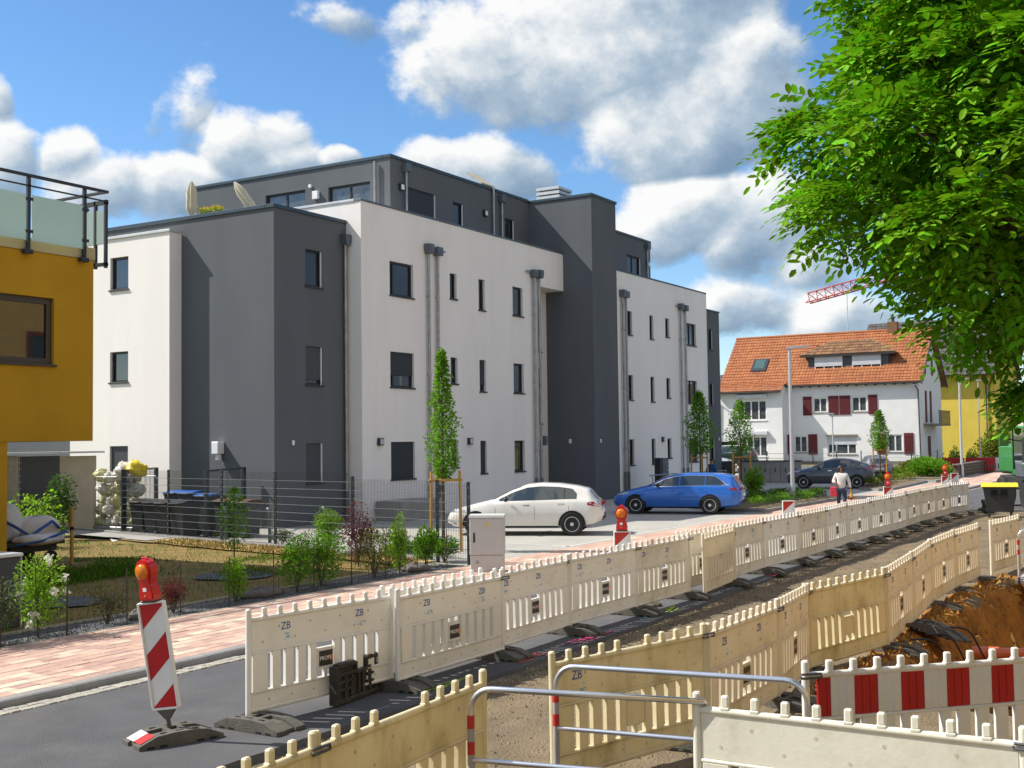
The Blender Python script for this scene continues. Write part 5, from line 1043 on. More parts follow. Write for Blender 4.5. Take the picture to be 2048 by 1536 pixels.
part('ridge', MB().cyl((Xr, Y0 - .35, ZR + .02), (Xr, Y1 + .35, ZR + .02), .12, n=8), 'roof_tile', rf, world=True)
part('eaves_gutter', MB().box(86.58, 86.72, Y0 - .3, 28.0, 6.48, 6.6, .03), 'gutter_dark', rf, world=True); part('eaves_gutter', MB().box(85.48, 85.62, 28.02, Y1 + .3, 6.08, 6.2, .03), 'gutter_dark', rf, world=True)
for k in range(14): part('rafter_tail', MB().box(86.72, 87.0, Y0 + .2 + k*.68, Y0 + .32 + k*.68, 6.42, 6.54), 'gutter_dark', rf, world=True)
part('soffit', MB().box(86.72, 87.0, Y0 - .3, 28, 6.545, 6.56), 'gutter_dark', rf, world=True)
part('bargeboard', MB().prism([(86.3, 6.35), (86.3, 6.55), (Xr, ZR + .1), (X1 + .7, 6.55), (X1 + .7, 6.35), (Xr, ZR - .12)], Y0 - .4, Y0 - .34, 'y'), 'gutter_purple', rf, world=True)
part('drainpipe', MB().tube([(86.3, 18.55, 6.35), (86.9, 18.42, 6.0), (86.93, 18.36, .6)], .05, 8), 'gutter_purple', WH, world=True); part('drainpipe', MB().tube([(85.15, 32.8, 5.95), (85.82, 32.9, 5.4), (85.83, 33.0, .6)], .05, 8), 'plinth', WH, world=True)
# dormer
DX = 88.05; dY0, dY1 = 20.7, 26.6; dz0, dz1 = 7.5, 8.85
dw = part('dormer_wall', MB().box(DX, 90.3, dY0, dY1, dz0, dz1), 'dormer_slate', WH, world=True)
for a, c in ((21.2, 23.3), (24.0, 26.1)):
    window(WH, 'x', DX - .125, a, c, dz0 + .12, dz1 - .1, depth=.12, frame='frame_white', pane='glass_dark', sill=None, mull=(.33, .66), fw_=.07, shut=(.66, 'blind_white'))
prf = [(dY0 - .55, 8.85), (dY0 + 1.5, 9.95), (dY1 - 1.5, 9.95), (dY1 + .55, 8.85)]
b = MB(); b.poly([(DX - .22, prf[0][0], 8.85), (DX - .22, prf[3][0], 8.85), (DX + 1.2, prf[2][0], 9.95), (DX + 1.2, prf[1][0], 9.95)]); b.poly([(DX - .22, prf[0][0], 8.85), (DX + 1.2, prf[1][0], 9.95), (Xr, prf[1][0], 9.95), (DX + .9, prf[0][0], 8.85)]); b.poly([(DX - .22, prf[3][0], 8.85), (DX + 1.2, prf[2][0], 9.95), (Xr, prf[2][0], 9.95), (DX + .9, prf[3][0], 8.85)]); b.poly([(DX + 1.2, prf[1][0], 9.95), (DX + 1.2, prf[2][0], 9.95), (Xr, prf[2][0], 9.97), (Xr, prf[1][0], 9.97)])
dr = part('dormer_roof', b, 'roof_tile_old', WH, world=True)
def yc(z): q = (z - 8.85)/1.1; return (prf[0][0] + q*2.05, prf[3][0] - q*2.05)
o = part('tiles', tiles('t', '', [(DX - .22, 8.87), (DX + 1.2, 9.97)], 0, 0, yclip=yc), 'roof_tile_old', dr, world=True); o['kind'] = 'stuff'
part('dormer_fascia', MB().box(DX - .26, DX - .18, prf[0][0], prf[3][0], 8.72, 8.88), 'gutter_dark', dr, world=True); part('dormer_soffit', MB().box(DX - .18, DX + .4, prf[0][0] + .05, prf[3][0] - .05, 8.80, 8.845), 'gutter_dark', dr, world=True)
sk = MB(); vv = Vector((.71, 0, .71)); 
def onroof(x, d=0): return ZR - (Xr - x)*(ZR - 7.0)/(Xr - 87.1) + d
sk.add([(87.9, 29.9, onroof(87.9, .14)), (87.9, 31.1, onroof(87.9, .14)), (88.9, 31.1, onroof(88.9, .14)), (88.9, 29.9, onroof(88.9, .14)), (87.9, 29.9, onroof(87.9)), (87.9, 31.1, onroof(87.9)), (88.9, 31.1, onroof(88.9)), (88.9, 29.9, onroof(88.9))], [(0, 1, 2, 3), (0, 4, 5, 1), (1, 5, 6, 2), (2, 6, 7, 3), (3, 7, 4, 0)])
s_ = part('skylight', sk, 'frame_dark', rf, world=True); part('skylight_frame', MB().poly([(87.97, 30.02, onroof(87.97, .155)), (87.97, 30.98, onroof(87.97, .155)), (88.75, 30.98, onroof(88.75, .155)), (88.75, 30.02, onroof(88.75, .155))]), 'frame_white', s_, world=True) if False else None
part('skylight_pane', MB().poly([(88.05, 30.1, onroof(88.05, .16)), (88.05, 30.9, onroof(88.05, .16)), (88.8, 30.9, onroof(88.8, .16)), (88.8, 30.1, onroof(88.8, .16))]), 'glass_teal', rf, world=True)
part('chimney', MB().box(90.6, 91.2, 20.6, 21.3, 10.3, 11.3), 'roof_tile_old', rf, world=True); part('chimney_cowl', MB().lathe([(.12, 0), (.12, .25), (.2, .3), (.02, .55)], 10, (90.9, 20.95, 11.3)), 'dormer_slate', rf, world=True); part('roof_vent', MB().box(89.4, 89.6, 26.2, 26.4, onroof(89.5), onroof(89.5) + .4), 'roof_tile_old', rf, world=True)
# gable side: shutters, door, balcony
for x0 in (89.0, 90.6): part('shutter', MB().box(x0, x0 + .5, Y0 - .05, Y0 - .004, 3.7, 6.0), 'shutter_red', WH, world=True)
for x0 in (88.6, 91.0): part('gable_window', MB().box(x0 + .4, x0 + .9, Y0 - .04, Y0 - .003, 7.2, 8.6), 'shutter_red', WH, world=True)
part('balcony_slab', MB().box(88.3, 92.4, Y0 - 1.1, Y0 - .003, 3.45, 3.6), 'plinth', WH, world=True); b = MB().box(88.3, 92.4, Y0 - 1.1, Y0 - 1.06, 4.5, 4.55)
for x in np.arange(88.3, 92.4, .2): b.box(x, x + .025, Y0 - 1.09, Y0 - 1.065, 3.6, 4.5)
part('balcony_rail', b, 'gutter_dark', WH, world=True); part('side_door', MB().box(89.6, 90.5, Y0 - .03, Y0 - .003, .6, 2.7), 'shutter_red', WH, world=True)
# ------------------------------------------------------------------ yellow house beyond
YH = thing('yellow_house', 'yellow plastered house with dark tiled roof beyond the white house', 'house', (104, 16.5, 0))
yh = [(20.6, 22.6, 5.2, 7.2), (20.6, 22.6, 1.2, 3.2)]
w = MB(); facade(w, 'x', 104, 15.9, 27, 0, 8.3, yh, .15); w.poly([(104, 15.9, 0), (116, 15.9, 0), (116, 15.9, 8.3), (110, 15.9, 13), (104, 15.9, 8.3)]); part('wall', w, 'plaster_yellow', YH, world=True)
for h in yh: window(YH, 'x', 104, *h, depth=.12, frame='blind_white', sill='blind_white', shut=(1.0, 'blind_white'), pane='glass_dark')
b = tiles('t', '', [(103.3, 7.7), (110, 13)], 15.5, 27.5, .4, .5); yr = part('roof', MB().poly([(103.3, 15.5, 7.66), (103.3, 27.5, 7.66), (110, 27.5, 12.96), (110, 15.5, 12.96)]).poly([(116.7, 15.5, 7.66), (116.7, 27.5, 7.66), (110, 27.5, 12.96), (110, 15.5, 12.96)]), 'roof_dark', YH, world=True); o = part('tiles', b, 'roof_dark', yr, world=True); o['kind'] = 'stuff'
part('drainpipe', MB().cyl((103.9, 16.6, 0), (103.9, 16.6, 7.8), .06, n=8), 'dormer_slate', YH, world=True); part('wall_sign', MB().box(107, 108.4, 15.84, 15.896, 3.0, 3.6), 'frame_brown', YH, world=True)
# buildings that close the view
def block(label, x0, x1, y0, y1, h, wm_, rm_, roof=3.5, name='far_house'):
    t_ = thing(name, label, 'house', (x0, y0, 0)); ym = (y0+y1)/2; hs = []
    for k in range(max(1, int((y1 - y0)/3))):
        for z in (1.2, 4.2): hs.append((y0 + 1 + k*3, y0 + 2.2 + k*3, z, z + 1.3))
    w = MB(); facade(w, 'x', x0, y0, y1, 0, h, hs, .15); w.poly([(x0, y0, 0), (x1, y0, 0), (x1, y0, h), ((x0+x1)/2, y0, h + roof), (x0, y0, h)]); w.poly([(x0, y1, 0), (x1, y1, 0), (x1, y1, h), ((x0+x1)/2, y1, h + roof), (x0, y1, h)]); part('wall', w, wm_, t_, world=True)
    for q in hs: window(t_, 'x', x0, *q, depth=.12, frame='frame_white', sill=None, mull=(.5,), pane='glass_dark')
    part('roof', MB().poly([(x0 - .5, y0 - .4, h - .3), (x0 - .5, y1 + .4, h - .3), ((x0+x1)/2, y1 + .4, h + roof), ((x0+x1)/2, y0 - .4, h + roof)]).poly([(x1 + .5, y0 - .4, h - .3), (x1 + .5, y1 + .4, h - .3), ((x0+x1)/2, y1 + .4, h + roof), ((x0+x1)/2, y0 - .4, h + roof)]), rm_, t_, world=True)
block('pale house with dark roof at the far right end of the street', 130, 142, -14, 4, 6.0, 'plaster_beige', 'roof_dark')
block('cream house far behind the excavator', 150, 162, 6, 20, 6.2, 'plaster_house', 'roof_tile_old')
block('white house glimpsed between the apartment block and the tiled house', 108, 118, 36, 46, 5.6, 'plaster_house', 'roof_dark')
# hoardings behind the excavator
hd = thing('banner', 'white and grey printed hoarding behind the excavator', 'hoarding', (96, 8.4, 0)); part('sheet', MB().box(0, .08, 0, 4.4, 2.1, 5.0), 'banner_grey', hd); part('panel', MB().box(-.02, 0, 1.6, 4.1, 4.1, 4.9), 'banner_white', hd); part('mark', MB().prism([(3.75, 4.3), (3.95, 4.3), (3.95, 4.7), (3.75, 4.7)], -.03, -.022, 'x').prism([(3.3, 4.45), (3.7, 4.5), (3.7, 4.6), (3.3, 4.6)], -.03, -.022, 'x'), 'stencil_blue', hd); part('stripe', MB().box(-.025, 0, .4, 3.2, 3.75, 3.95), 'banner_orange', hd)
for y in (.2, 4.2): part('post', MB().cyl((.1, y, 0), (.1, y, 5.0), .06, n=8), 'lamp_post', hd)
cn = thing('container', 'orange container behind the excavator', 'container', (97, 2, 0)); part('box', MB().box(0, 3, 0, 6.5, 2.6, 5.2), 'banner_orange', cn); part('base', MB().box(.1, 3, 0, 6.4, 0, 2.6), 'concrete', cn)
gb = thing('grey_tank', 'pale grey corrugated tank beside the stone wall end', 'tank', (92.5, 12.3, 0)); b = MB().lathe([(.9, 0), (.9, 2.6), (.8, 2.75)], 24); part('shell', b, 'zinc', gb, smooth='auto')
# roadside stone wall, red and white site barriers
sw_ = thing('stone_wall', 'low brown stone wall along the far pavement', 'wall', (78, 14.4, 0)); b = MB(); 
for r in range(4):
    x = 0
    while x < 22:
        L_ = random.uniform(.35, .8); b.box(x, x + L_ - .02, -.15 + random.uniform(0, .02), .15, .02 + r*.2, .2 + r*.2, .01); x += L_
tag(part('stones', b, 'brick_wall', sw_), kind='stuff'); part('capstone', MB().box(-.1, 22.1, -.2, .2, .825, .92, .015), 'stone', sw_); sw_.rotation_euler = (0, 0, .035)
def plainpanel(x, y, rz, m, label, grp):
    t_ = thing('site_barrier', label, 'barrier', (x, y, .1), rz, grp); part('band', MB().box(0, 2, -.02, .02, .6, 1.0), m, t_); part('rail', MB().box(0, 2, -.02, .02, .08, .2), m, t_)
    for k in range(10): part('slat', MB().box(.03 + k*.2, .15 + k*.2, -.02, .02, .2, .6), m, t_); part('peg', MB().box(.06 + k*.2, .12 + k*.2, -.02, .02, 1.0, 1.07), m, t_)
for k in range(2): plainpanel(90 + .2*k, 18.0 - 2.05*k, radians(-88), 'barrier_red', ['red site barrier beside the white house corner', 'red site barrier left of the white ones'][k], 'far red barriers')
for k in range(4): plainpanel(90.6 + .4*k, 15.4 - 2.0*k, radians(-86), 'sign_white', ORD[k] + ' white site barrier from the left beyond the stone wall', 'far white barriers')
# crane
CR = thing('tower_crane', 'red lattice tower crane jib rising behind the foliage', 'crane', (150, 24, 0)); b = MB()
def lattice(b, p, q, s, n, r=.09):
    p, q = Vector(p), Vector(q); d = (q - p); u = Vector((0, 0, 1)) if abs(d.normalized().z) < .8 else Vector((1, 0, 0)); v = d.cross(u).normalized()*s/2; u = u*s
    for c in (v, -v, u): b.cyl(p + c, q + c, r, n=5)
    for k in range(n):
        a, e = p + d*k/n, p + d*(k+1)/n; b.cyl(a + v, e + u, r*.6, n=4); b.cyl(a + u, e - v, r*.6, n=4); b.cyl(a - v, e + v, r*.6, n=4); b.cyl(e + u, e + v, r*.6, n=4)
lattice(b, (0, 0, 0), (0, 0, 26), 1.5, 18); part('mast', b, 'crane_red', CR); b = MB(); lattice(b, (0, -1, 24.5), (3.8, 22.3, 20.4), 1.3, 20); o = part('jib', b, 'crane_red', CR); part('counterweight', MB().box(-1, 1, -11, -8, 23.5, 26), 'concrete', CR); b = MB(); lattice(b, (0, 1, 24.5), (-1, -11, 26), 1.3, 8); part('counter_jib', b, 'crane_red', CR); part('hoist_rope', MB().cyl((3.2, 17, 21.4), (3.2, 17, 3), .05, n=4), 'lamp_post', CR)
# ------------------------------------------------------------------ street lamps
def lamp(x, y, h, arm, label, r=.07, az=radians(-75), z=.08):
    t_ = thing('street_lamp', label, 'street lamp', (x, y, z), az, 'street lamps'); part('pole', MB().tube([(0, 0, 0), (0, 0, 1.0), (0, 0, h)], [r*1.15, r, r*.72], 12), 'lamp_post', t_, smooth='auto'); part('luminaire', MB().prism([(-.1, h - .03), (arm, h + .07), (arm, h + .10), (-.1, h + .06)], -.11, .11, 'y'), 'lamp_post', t_); part('lens', MB().box(.1, arm - .08, -.09, .09, h - .02, h - .005), 'white_plastic', t_); part('base_sleeve', MB().cyl((0, 0, 0), (0, 0, .7), r*1.35, n=12), 'lamp_post', t_, smooth='auto')
lamp(47.9, 15.25, 6.35, .85, 'tall grey street lamp beside the planting island', .085)
lamp(75.0, 21.2, 4.1, .5, 'short grey lamp between the dark crossover and the white house', .05, radians(100))
lamp(79.0, 14.2, 6.2, .9, 'street lamp by the end of the stone wall', .085)
lamp(96.0, 15.9, 6.8, .8, 'slim dark pole in front of the yellow house', .05)
# walls and screens behind the parking court
gw = thing('grey_screen_wall', 'pale grey panel wall with slots beside the dark screen', 'wall', (68.2, 21.2, .08)); 
for k in range(6): part('panel', MB().box(0, .12, k*.62, k*.62 + .6, 0, 1.25, .01), 'concrete', gw); part('slot', MB().box(-.006, .0, k*.62 + .27, k*.62 + .33, .62, .86), 'arch_black', gw)
part('cap', MB().box(-.05, .2, -.05, 3.75, 1.255, 1.32), 'fence_steel', gw)
ds = thing('dark_screen', 'dark anthracite privacy screen behind the tree stakes', 'screen', (67.4, 24.95, .08))
for k in range(4): part('board', MB().box(0, .06, k*.86, k*.86 + .85, 0, 1.3, .005), 'hpl_dark', ds)
rw = thing('retaining_wall', 'low pale concrete retaining wall in front of the white house', 'wall', (84.8, 16.5, .08))
for k in range(5): part('block', MB().box(0, .3, k*2.5, k*2.5 + 2.48, 0, .62, .01), 'concrete_kerb', rw)
part('earth', MB().box(.3, 1.2, 0, 12.5, 0, .66), 'lawn_soil', rw)
fp = thing('house_fence', 'thin post fence along the white house plinth', 'fence', (85.9, 17.0, .6))
for k in range(9): part('post', MB().box(-.03, .03, k*1.75, k*1.75 + .06, 0, 1.15), 'fence_steel', fp)
b = MB()
for z in (.25, .6, .95): b.box(-.008, .008, 0, 14, z, z + .012)
part('wires', b, 'fence_wire', fp)['kind'] = 'stuff'
# ------------------------------------------------------------------ wheeled bin, excavator, site box at the right edge
wb_ = thing('wheeled_container', 'large dark grey wheeled waste container with yellow lid at the right', 'waste container', (42.7, 6.5, -.02), radians(-80)); wb_.scale = (.86, .86, .95)
def hull(w0, d0, w1, d1, z0, z1): 
    return MB().add([(-w0/2, -d0/2, z0), (w0/2, -d0/2, z0), (w0/2, d0/2, z0), (-w0/2, d0/2, z0), (-w1/2, -d1/2, z1), (w1/2, -d1/2, z1), (w1/2, d1/2, z1), (-w1/2, d1/2, z1)], [(0, 1, 2, 3), (4, 5, 6, 7), (0, 1, 5, 4), (1, 2, 6, 5), (2, 3, 7, 6), (3, 0, 4, 7)])
part('body', hull(.95, .75, 1.2, 1.0, .2, 1.05), 'bin_dark', wb_); part('rim', MB().box(-.63, .63, -.53, .53, 1.02, 1.08, .02), 'bin_dark', wb_)
rows = [[(-.66 + 1.32*i/12, -.56 + 1.12*j/10, 1.085 + .13*(1 - ((j - 5)/5)**2)**.7 + .008*(i % 2)) for i in range(13)] for j in range(11)]
part('lid', MB().grid(rows), 'lid_yellow', wb_, smooth=True); part('lid_edge', MB().box(-.67, .67, -.58, .58, 1.075, 1.10, .01), 'lid_yellow', wb_)
for x in (-.4, .4):
    for y in (-.3, .3): part('wheel', MB().cyl((x - .03, y, .1), (x + .03, y, .1), .1, n=16), 'tyre', wb_); part('castor', MB().box(x - .04, x + .04, y - .05, y + .05, .12, .22), 'fence_steel', wb_)
for x in (-.2, .15): part('recess', MB().box(x - .12, x + .12, -.512, -.47, .72, .98), 'arch_black', wb_)
ex = thing('excavator', 'green wheeled excavator with dark cab cut off by the right edge', 'excavator', (48.6, 5.75, -.02), radians(25))
part('chassis', MB().box(-2.2, 2.0, -1.1, 1.1, .7, 1.2, .05), 'machine_black', ex)
for x in (-1.5, 1.4):
    for y in (-1.05, 1.05): w_ = part('wheel', MB().lathe([(.25, -.22), (.5, -.24), (.58, -.15), (.58, .15), (.5, .24), (.25, .22)], 24, (x, y, .58), 'y'), 'tyre', ex, smooth='auto'); part('hub', MB().cyl((x, y - .2, .58), (x, y + .2, .58), .22, n=16), 'green_machine', w_)
part('upper_body', MB().box(-.6, 2.1, -1.1, 1.1, 1.25, 2.4, .12), 'green_machine', ex)
cb = part('cab', MB().box(-1.3, .2, .1, 1.15, 1.25, 1.45).box(-1.3, .2, .1, 1.15, 2.95, 3.08, .03).box(-1.3, -1.2, .1, .2, 1.4, 3.0).box(-1.3, -1.2, 1.05, 1.15, 1.4, 3.0).box(.1, .2, .1, .2, 1.4, 3.0).box(.1, .2, 1.05, 1.15, 1.4, 3.0), 'green_machine', ex); part('cab_glass', MB().box(-1.27, .17, .13, 1.12, 1.45, 2.95), 'glass_dark', cb)
part('boom', MB().tube([(-1.0, -.4, 1.6), (-1.6, -.4, 3.1), (-3.2, -.4, 3.9)], [.22, .24, .16], 8), 'green_machine', ex); part('stick', MB().tube([(-3.2, -.4, 4.0), (-3.9, -.4, 2.0)], [.17, .12], 8), 'green_machine', ex); part('bucket', MB().prism([(-4.2, 2.0), (-3.5, 2.1), (-3.3, 1.4), (-3.8, 1.1), (-4.3, 1.3)], -.8, 0, 'y'), 'machine_black', ex)
part('mirror', MB().box(-1.5, -1.44, 1.75, 2.1, 2.35, 3.0, .03), 'green_machine', ex); part('mirror_arm', MB().tube([(-1.25, 1.15, 2.5), (-1.47, 1.8, 2.6)], .025, 6), 'machine_black', ex); part('exhaust', MB().cyl((-1.6, 1.25, 1.2), (-1.6, 1.25, 2.6), .08, n=10), 'machine_black', ex); part('toolbox', MB().box(-2.2, -1.3, .6, 1.5, 1.2, 1.75, .05), 'zinc_dark', ex)
sb = thing('site_box', 'white site box with red stripes at the right edge', 'box', (29.5, 3.35, 0), radians(12)); part('box', MB().box(0, 1.2, -1.4, 0, .1, 1.1, .03), 'sign_white', sb)
for k in range(6): part('stripe', MB().box(-.006, 0, -1.2 + k*.19, -1.1 + k*.19, .55, .9), 'sign_red', sb); part('stripe', MB().box(.1 + k*.19, .2 + k*.19, 0, .006, .55, .9), 'sign_red', sb)
# pipes and cables in the trench
pp = thing('drain_pipe', 'orange plastic drain pipe lying across the trench', 'pipe', (19.6, 3.25, -.62)); part('pipe', MB().cyl((0, 0, 0), (.9, -2.7, .06), .085, n=20), 'pipe_orange', pp, smooth='auto'); part('socket', MB().cyl((-.07, .22, 0), (.06, -.18, .0), .105, n=20), 'pipe_orange', pp, smooth='auto')
p2 = thing('drain_pipe', 'short dark red drain pipe end deeper in the trench', 'pipe', (23.0, 2.9, -.55)); part('pipe', MB().cyl((0, 0, 0), (.9, -1.2, -.1), .08, n=20), 'pipe_orange', p2, smooth='auto')
for k, (x, y, lab) in enumerate(((16.4, 3.3, 'leftmost black cable hanging down the trench wall'), (16.9, 3.2, 'middle black cable looping down the trench wall'), (17.6, 3.1, 'right black cable running to the drain pipe'))):
    pts = [(x - .1, y + .35, .05), (x, y + .05, .02), (x + .05, y - .15, -.35), (x + .15, y - .4, -.8), (x + .5, y - .75, -.95), (x + 1.2, y - .9, -.88), (x + 2.0, y - .8, -.75)]
    c = MB(); q = [Vector(p) for p in pts]; fine = []
    for i in range(len(q) - 1):
        p0, p1, p2_, p3 = q[max(0, i-1)], q[i], q[i+1], q[min(len(q)-1, i+2)]
        for s in np.linspace(0, 1, 6, endpoint=False): fine.append(.5*((2*p1) + (p2_ - p0)*s + (2*p0 - 5*p1 + 4*p2_ - p3)*s*s + (3*p1 - p0 - 3*p2_ + p3)*s**3))
    solid('cable', c.tube(fine, .014, 6), 'cable_black', lab, 'cable', smooth=True)
solid('red_tape_heap', MB().tube([(12.0 + .25*sin(k*1.3), 3.35 + .12*cos(k*2.1), .06 + .03*sin(k*3.1)) for k in range(40)], .012, 4), 'plastic_red', 'tangle of red barrier tape on the ground by the striped panel', 'tape')
# ------------------------------------------------------------------ plants
def unit(n): v = RNG.normal(size=(n, 3)); return v/np.linalg.norm(v, axis=1, keepdims=True)
def lump(d, seed, k=9, amp=.28):
    r = np.random.default_rng(seed); c = r.normal(size=(k, 3)); c /= np.linalg.norm(c, axis=1, keepdims=True)
    q = np.max(np.exp(-((1 - d @ c.T)/.22)), axis=1); return 1 - amp + amp*1.5*q
SEED = [100]
def bush(label, x, y, z, r, h, n, size, m, cat='shrub', name='shrub', group=None, up=.5, low=.08, stems=5, bark='bark', flowers=None, width=.45, dens=.6):
    SEED[0] += 1; t_ = thing(name, label, cat, (x, y, z), 0, group)
    if name == 'shrub': n = int(n*1.45); r *= 1.08; h *= 1.04
    d = unit(n); rad = lump(d, SEED[0])*(RNG.random(n)**dens)
    P = d*rad[:, None]*[r, r, h*.5] + [0, 0, h*.5 + low]; P[:, 2] = np.maximum(P[:, 2], .02)
    D = d*[1, 1, .6] + RNG.normal(size=(n, 3))*.55 + [0, 0, up]
    link('foliage', leaves_mesh('foliage', P, D, np.full(n, size), m, width), t_)
    b = MB(); rr = random.Random(SEED[0])
    for k in range(stems):
        a = rr.random()*6.28; q = rr.uniform(.3, .75); b.tube([(0, 0, -.03), (cos(a)*r*q*.4, sin(a)*r*q*.4, h*.35), (cos(a)*r*q, sin(a)*r*q, h*.85)], [.014, .009, .004], 5)
    part('stems', b, bark, t_)['kind'] = 'stuff'
    if flowers:
        for k in range(flowers[1]):
            dd = unit(1)[0]; p = dd*[r*.9, r*.9, h*.42] + [0, 0, h*.55]; n2 = 26
            link('blossom', leaves_mesh('blossom', p + RNG.normal(size=(n2, 3))*.022, RNG.normal(size=(n2, 3)), np.full(n2, .05), flowers[0], .8), t_)
    return t_
# roadside planting strip, from the left edge to the parking court
bush('grey-green willow-leaved shrub at the left picture edge', 10.25, 14.35, .07, .36, .85, 1500, .07, 'leaf_grey', width=.25)
bush('white-flowering rose bush in front of the dark utility box', 11.0, 14.4, .07, .38, 1.15, 1100, .06, 'leaf_bright', flowers=('petal_white', 11), up=.7, dens=.8)
bush('sparse brown-leaved shrub left of the beacon', 12.3, 14.5, .07, .30, .55, 700, .04, 'leaf_olive', stems=9)
bush('dark red barberry bush right of the beacon lamp', 13.6, 14.5, .07, .22, .48, 1100, .032, 'leaf_red')
bush('rounded light green bush before the first barrier', 15.0, 14.5, .07, .21, .66, 1200, .045, 'leaf_bright')
bush('tall loose green shrub behind the first barrier', 16.5, 14.45, .07, .30, .98, 1200, .07, 'leaf_hornbeam', width=.3)
bush('broad dense green bush behind the second barrier', 17.35, 14.6, .07, .42, 1.0, 2200, .06, 'leaf_hornbeam', width=.32)
bush('pale feathery shrub with pinkish tips between two green bushes', 18.9, 14.55, .07, .40, .8, 700, .06, 'leaf_yellow', stems=9, width=.22)
bush('slim upright green shrub beside the fence bend', 19.75, 14.55, .07, .17, 1.1, 900, .06, 'leaf_bright')
bush('red-leaved maple shrub behind the feathery one', 20.5, 16.2, .1, .38, 1.25, 650, .06, 'leaf_purple', stems=8, up=.2)
bush('green reed-like clump left of the street cabinet', 21.0, 14.75, .07, .22, .75, 1000, .11, 'leaf_hornbeam', up=1.5, width=.14)
bush('low green grass clump at the fence end', 21.9, 14.9, .1, .35, .42, 900, .10, 'leaf_hornbeam', up=1.4, width=.14)
bush('square-topped light green shrub behind the bar fence', 22.9, 19.0, .1, .36, 1.0, 1300, .07, 'leaf_bright')
bush('low wispy yellow-green plant behind the bar fence', 23.1, 17.9, .1, .35, .55, 500, .08, 'leaf_yellow', width=.2)
bush('small grey-green plant by the waste yard kerb', 23.4, 21.0, .1, .28, .38, 450, .06, 'leaf_grey')
bush('pale loose grass by the bar fence middle', 22.9, 17.0, .1, .4, .55, 500, .10, 'leaf_yellow', up=1.3, width=.12)
for k in range(9): bush('low green ground-cover tuft, ' + ORD[k] + ' from the left in the fence corner bed', 21.0 + .28*k, 15.5 + (k % 3)*.35, .1, .16, .28, 260, .09, 'leaf_hornbeam', name='tuft', cat='plant', group='fence corner tufts', up=1.5, width=.13, stems=2)
# planting islands in the court
for k in range(22):
    x, y = 42.0 + (k % 11)*.8, 14.6 + (k // 11)*1.4 + random.uniform(-.3, .3)
    bush('low dark green tuft in the court island, ' + ORD[k % 11] + ' from the left in the ' + ('front' if k < 11 else 'rear') + ' row', x, y, .2, .36, .34, 320, .10, 'leaf_dark' if k % 3 else 'leaf_hornbeam', name='tuft', cat='plant', group='court island tufts', up=.9, width=.2, stems=2)
bush('upright green shrub beside the tree stakes in the court island', 47.0, 16.6, .2, .42, 1.25, 900, .12, 'leaf_hornbeam')
for k in range(8): bush('low green tuft in the far court island, ' + ORD[k] + ' from the left', 61 + k*1.35, 15.3 + .4*(k % 2), .2, .45, .4, 260, .13, 'leaf_hornbeam' if k % 2 else 'leaf_yellow', name='tuft', cat='plant', group='far island tufts', up=.9, width=.2, stems=2)
bush('rounded green bush at the corner of the drive', 75.2, 15.6, .2, 1.15, 1.15, 2600, .16, 'leaf_hornbeam')
bush('second rounded bush behind the first at the drive corner', 77.2, 16.6, .2, 1.1, 1.0, 1800, .16, 'leaf_yellow')
bush('pale green round bush against the yellow house', 100.5, 15.3, .1, 1.5, 2.9, 2600, .22, 'leaf_yellow')
for k in range(7): bush('small conifer, ' + ORD[k] + ' from the left along the yellow house', 100.5, 24.0 - 1.35*k, .1, .5, 1.3 + .3*random.random(), 500, .18, 'leaf_dark', name='conifer', cat='conifer', group='conifers along the yellow house', up=1)
# espalier and plants behind the yard
bush('dark climbing shrub on the fence by the waste cage', 22.6, 28.6, .1, .35, 1.9, 900, .10, 'leaf_dark')
bush('bright green shoots behind the white bags', 20.6, 27.2, .1, .7, 1.4, 400, .13, 'leaf_bright')
# young garden tree in a gravel ring
gt = thing('young_tree', 'thin young tree in a gravel ring on the lawn', 'tree', (17.9, 17.35, .07)); part('trunk', MB().tube([(0, 0, -.05), (.02, 0, .7), (0, .02, 1.75)], [.016, .012, .005], 6), 'bark', gt)
n = 620; hh = RNG.random(n)**.8; rr_ = (.34*np.sin(np.pi*np.clip(hh*.85 + .12, 0, 1))**.8); a = RNG.random(n)*6.28; q = RNG.random(n)**.5
P = np.stack([rr_*q*np.cos(a), rr_*q*np.sin(a), .55 + hh*1.25], 1); link('crown', leaves_mesh('crown', P, RNG.normal(size=(n, 3))*.7 + P*[1.5, 1.5, 0], np.full(n, .075), 'leaf_hornbeam', .4), gt)
for lab, x, y, r in (('gravel ring under the thin garden tree', 17.9, 17.35, .8), ('gravel ring on the lawn behind the rose bush', 13.6, 17.2, .75)):
    g_ = MB().poly([(x + r*(1 + .06*sin(5*q_))*cos(q_), y + r*(1 + .05*cos(4*q_))*sin(q_), .098) for q_ in np.linspace(0, 2*pi, 40, endpoint=False)]); solid('gravel_ring', g_, 'gravel_base', lab, 'gravel')
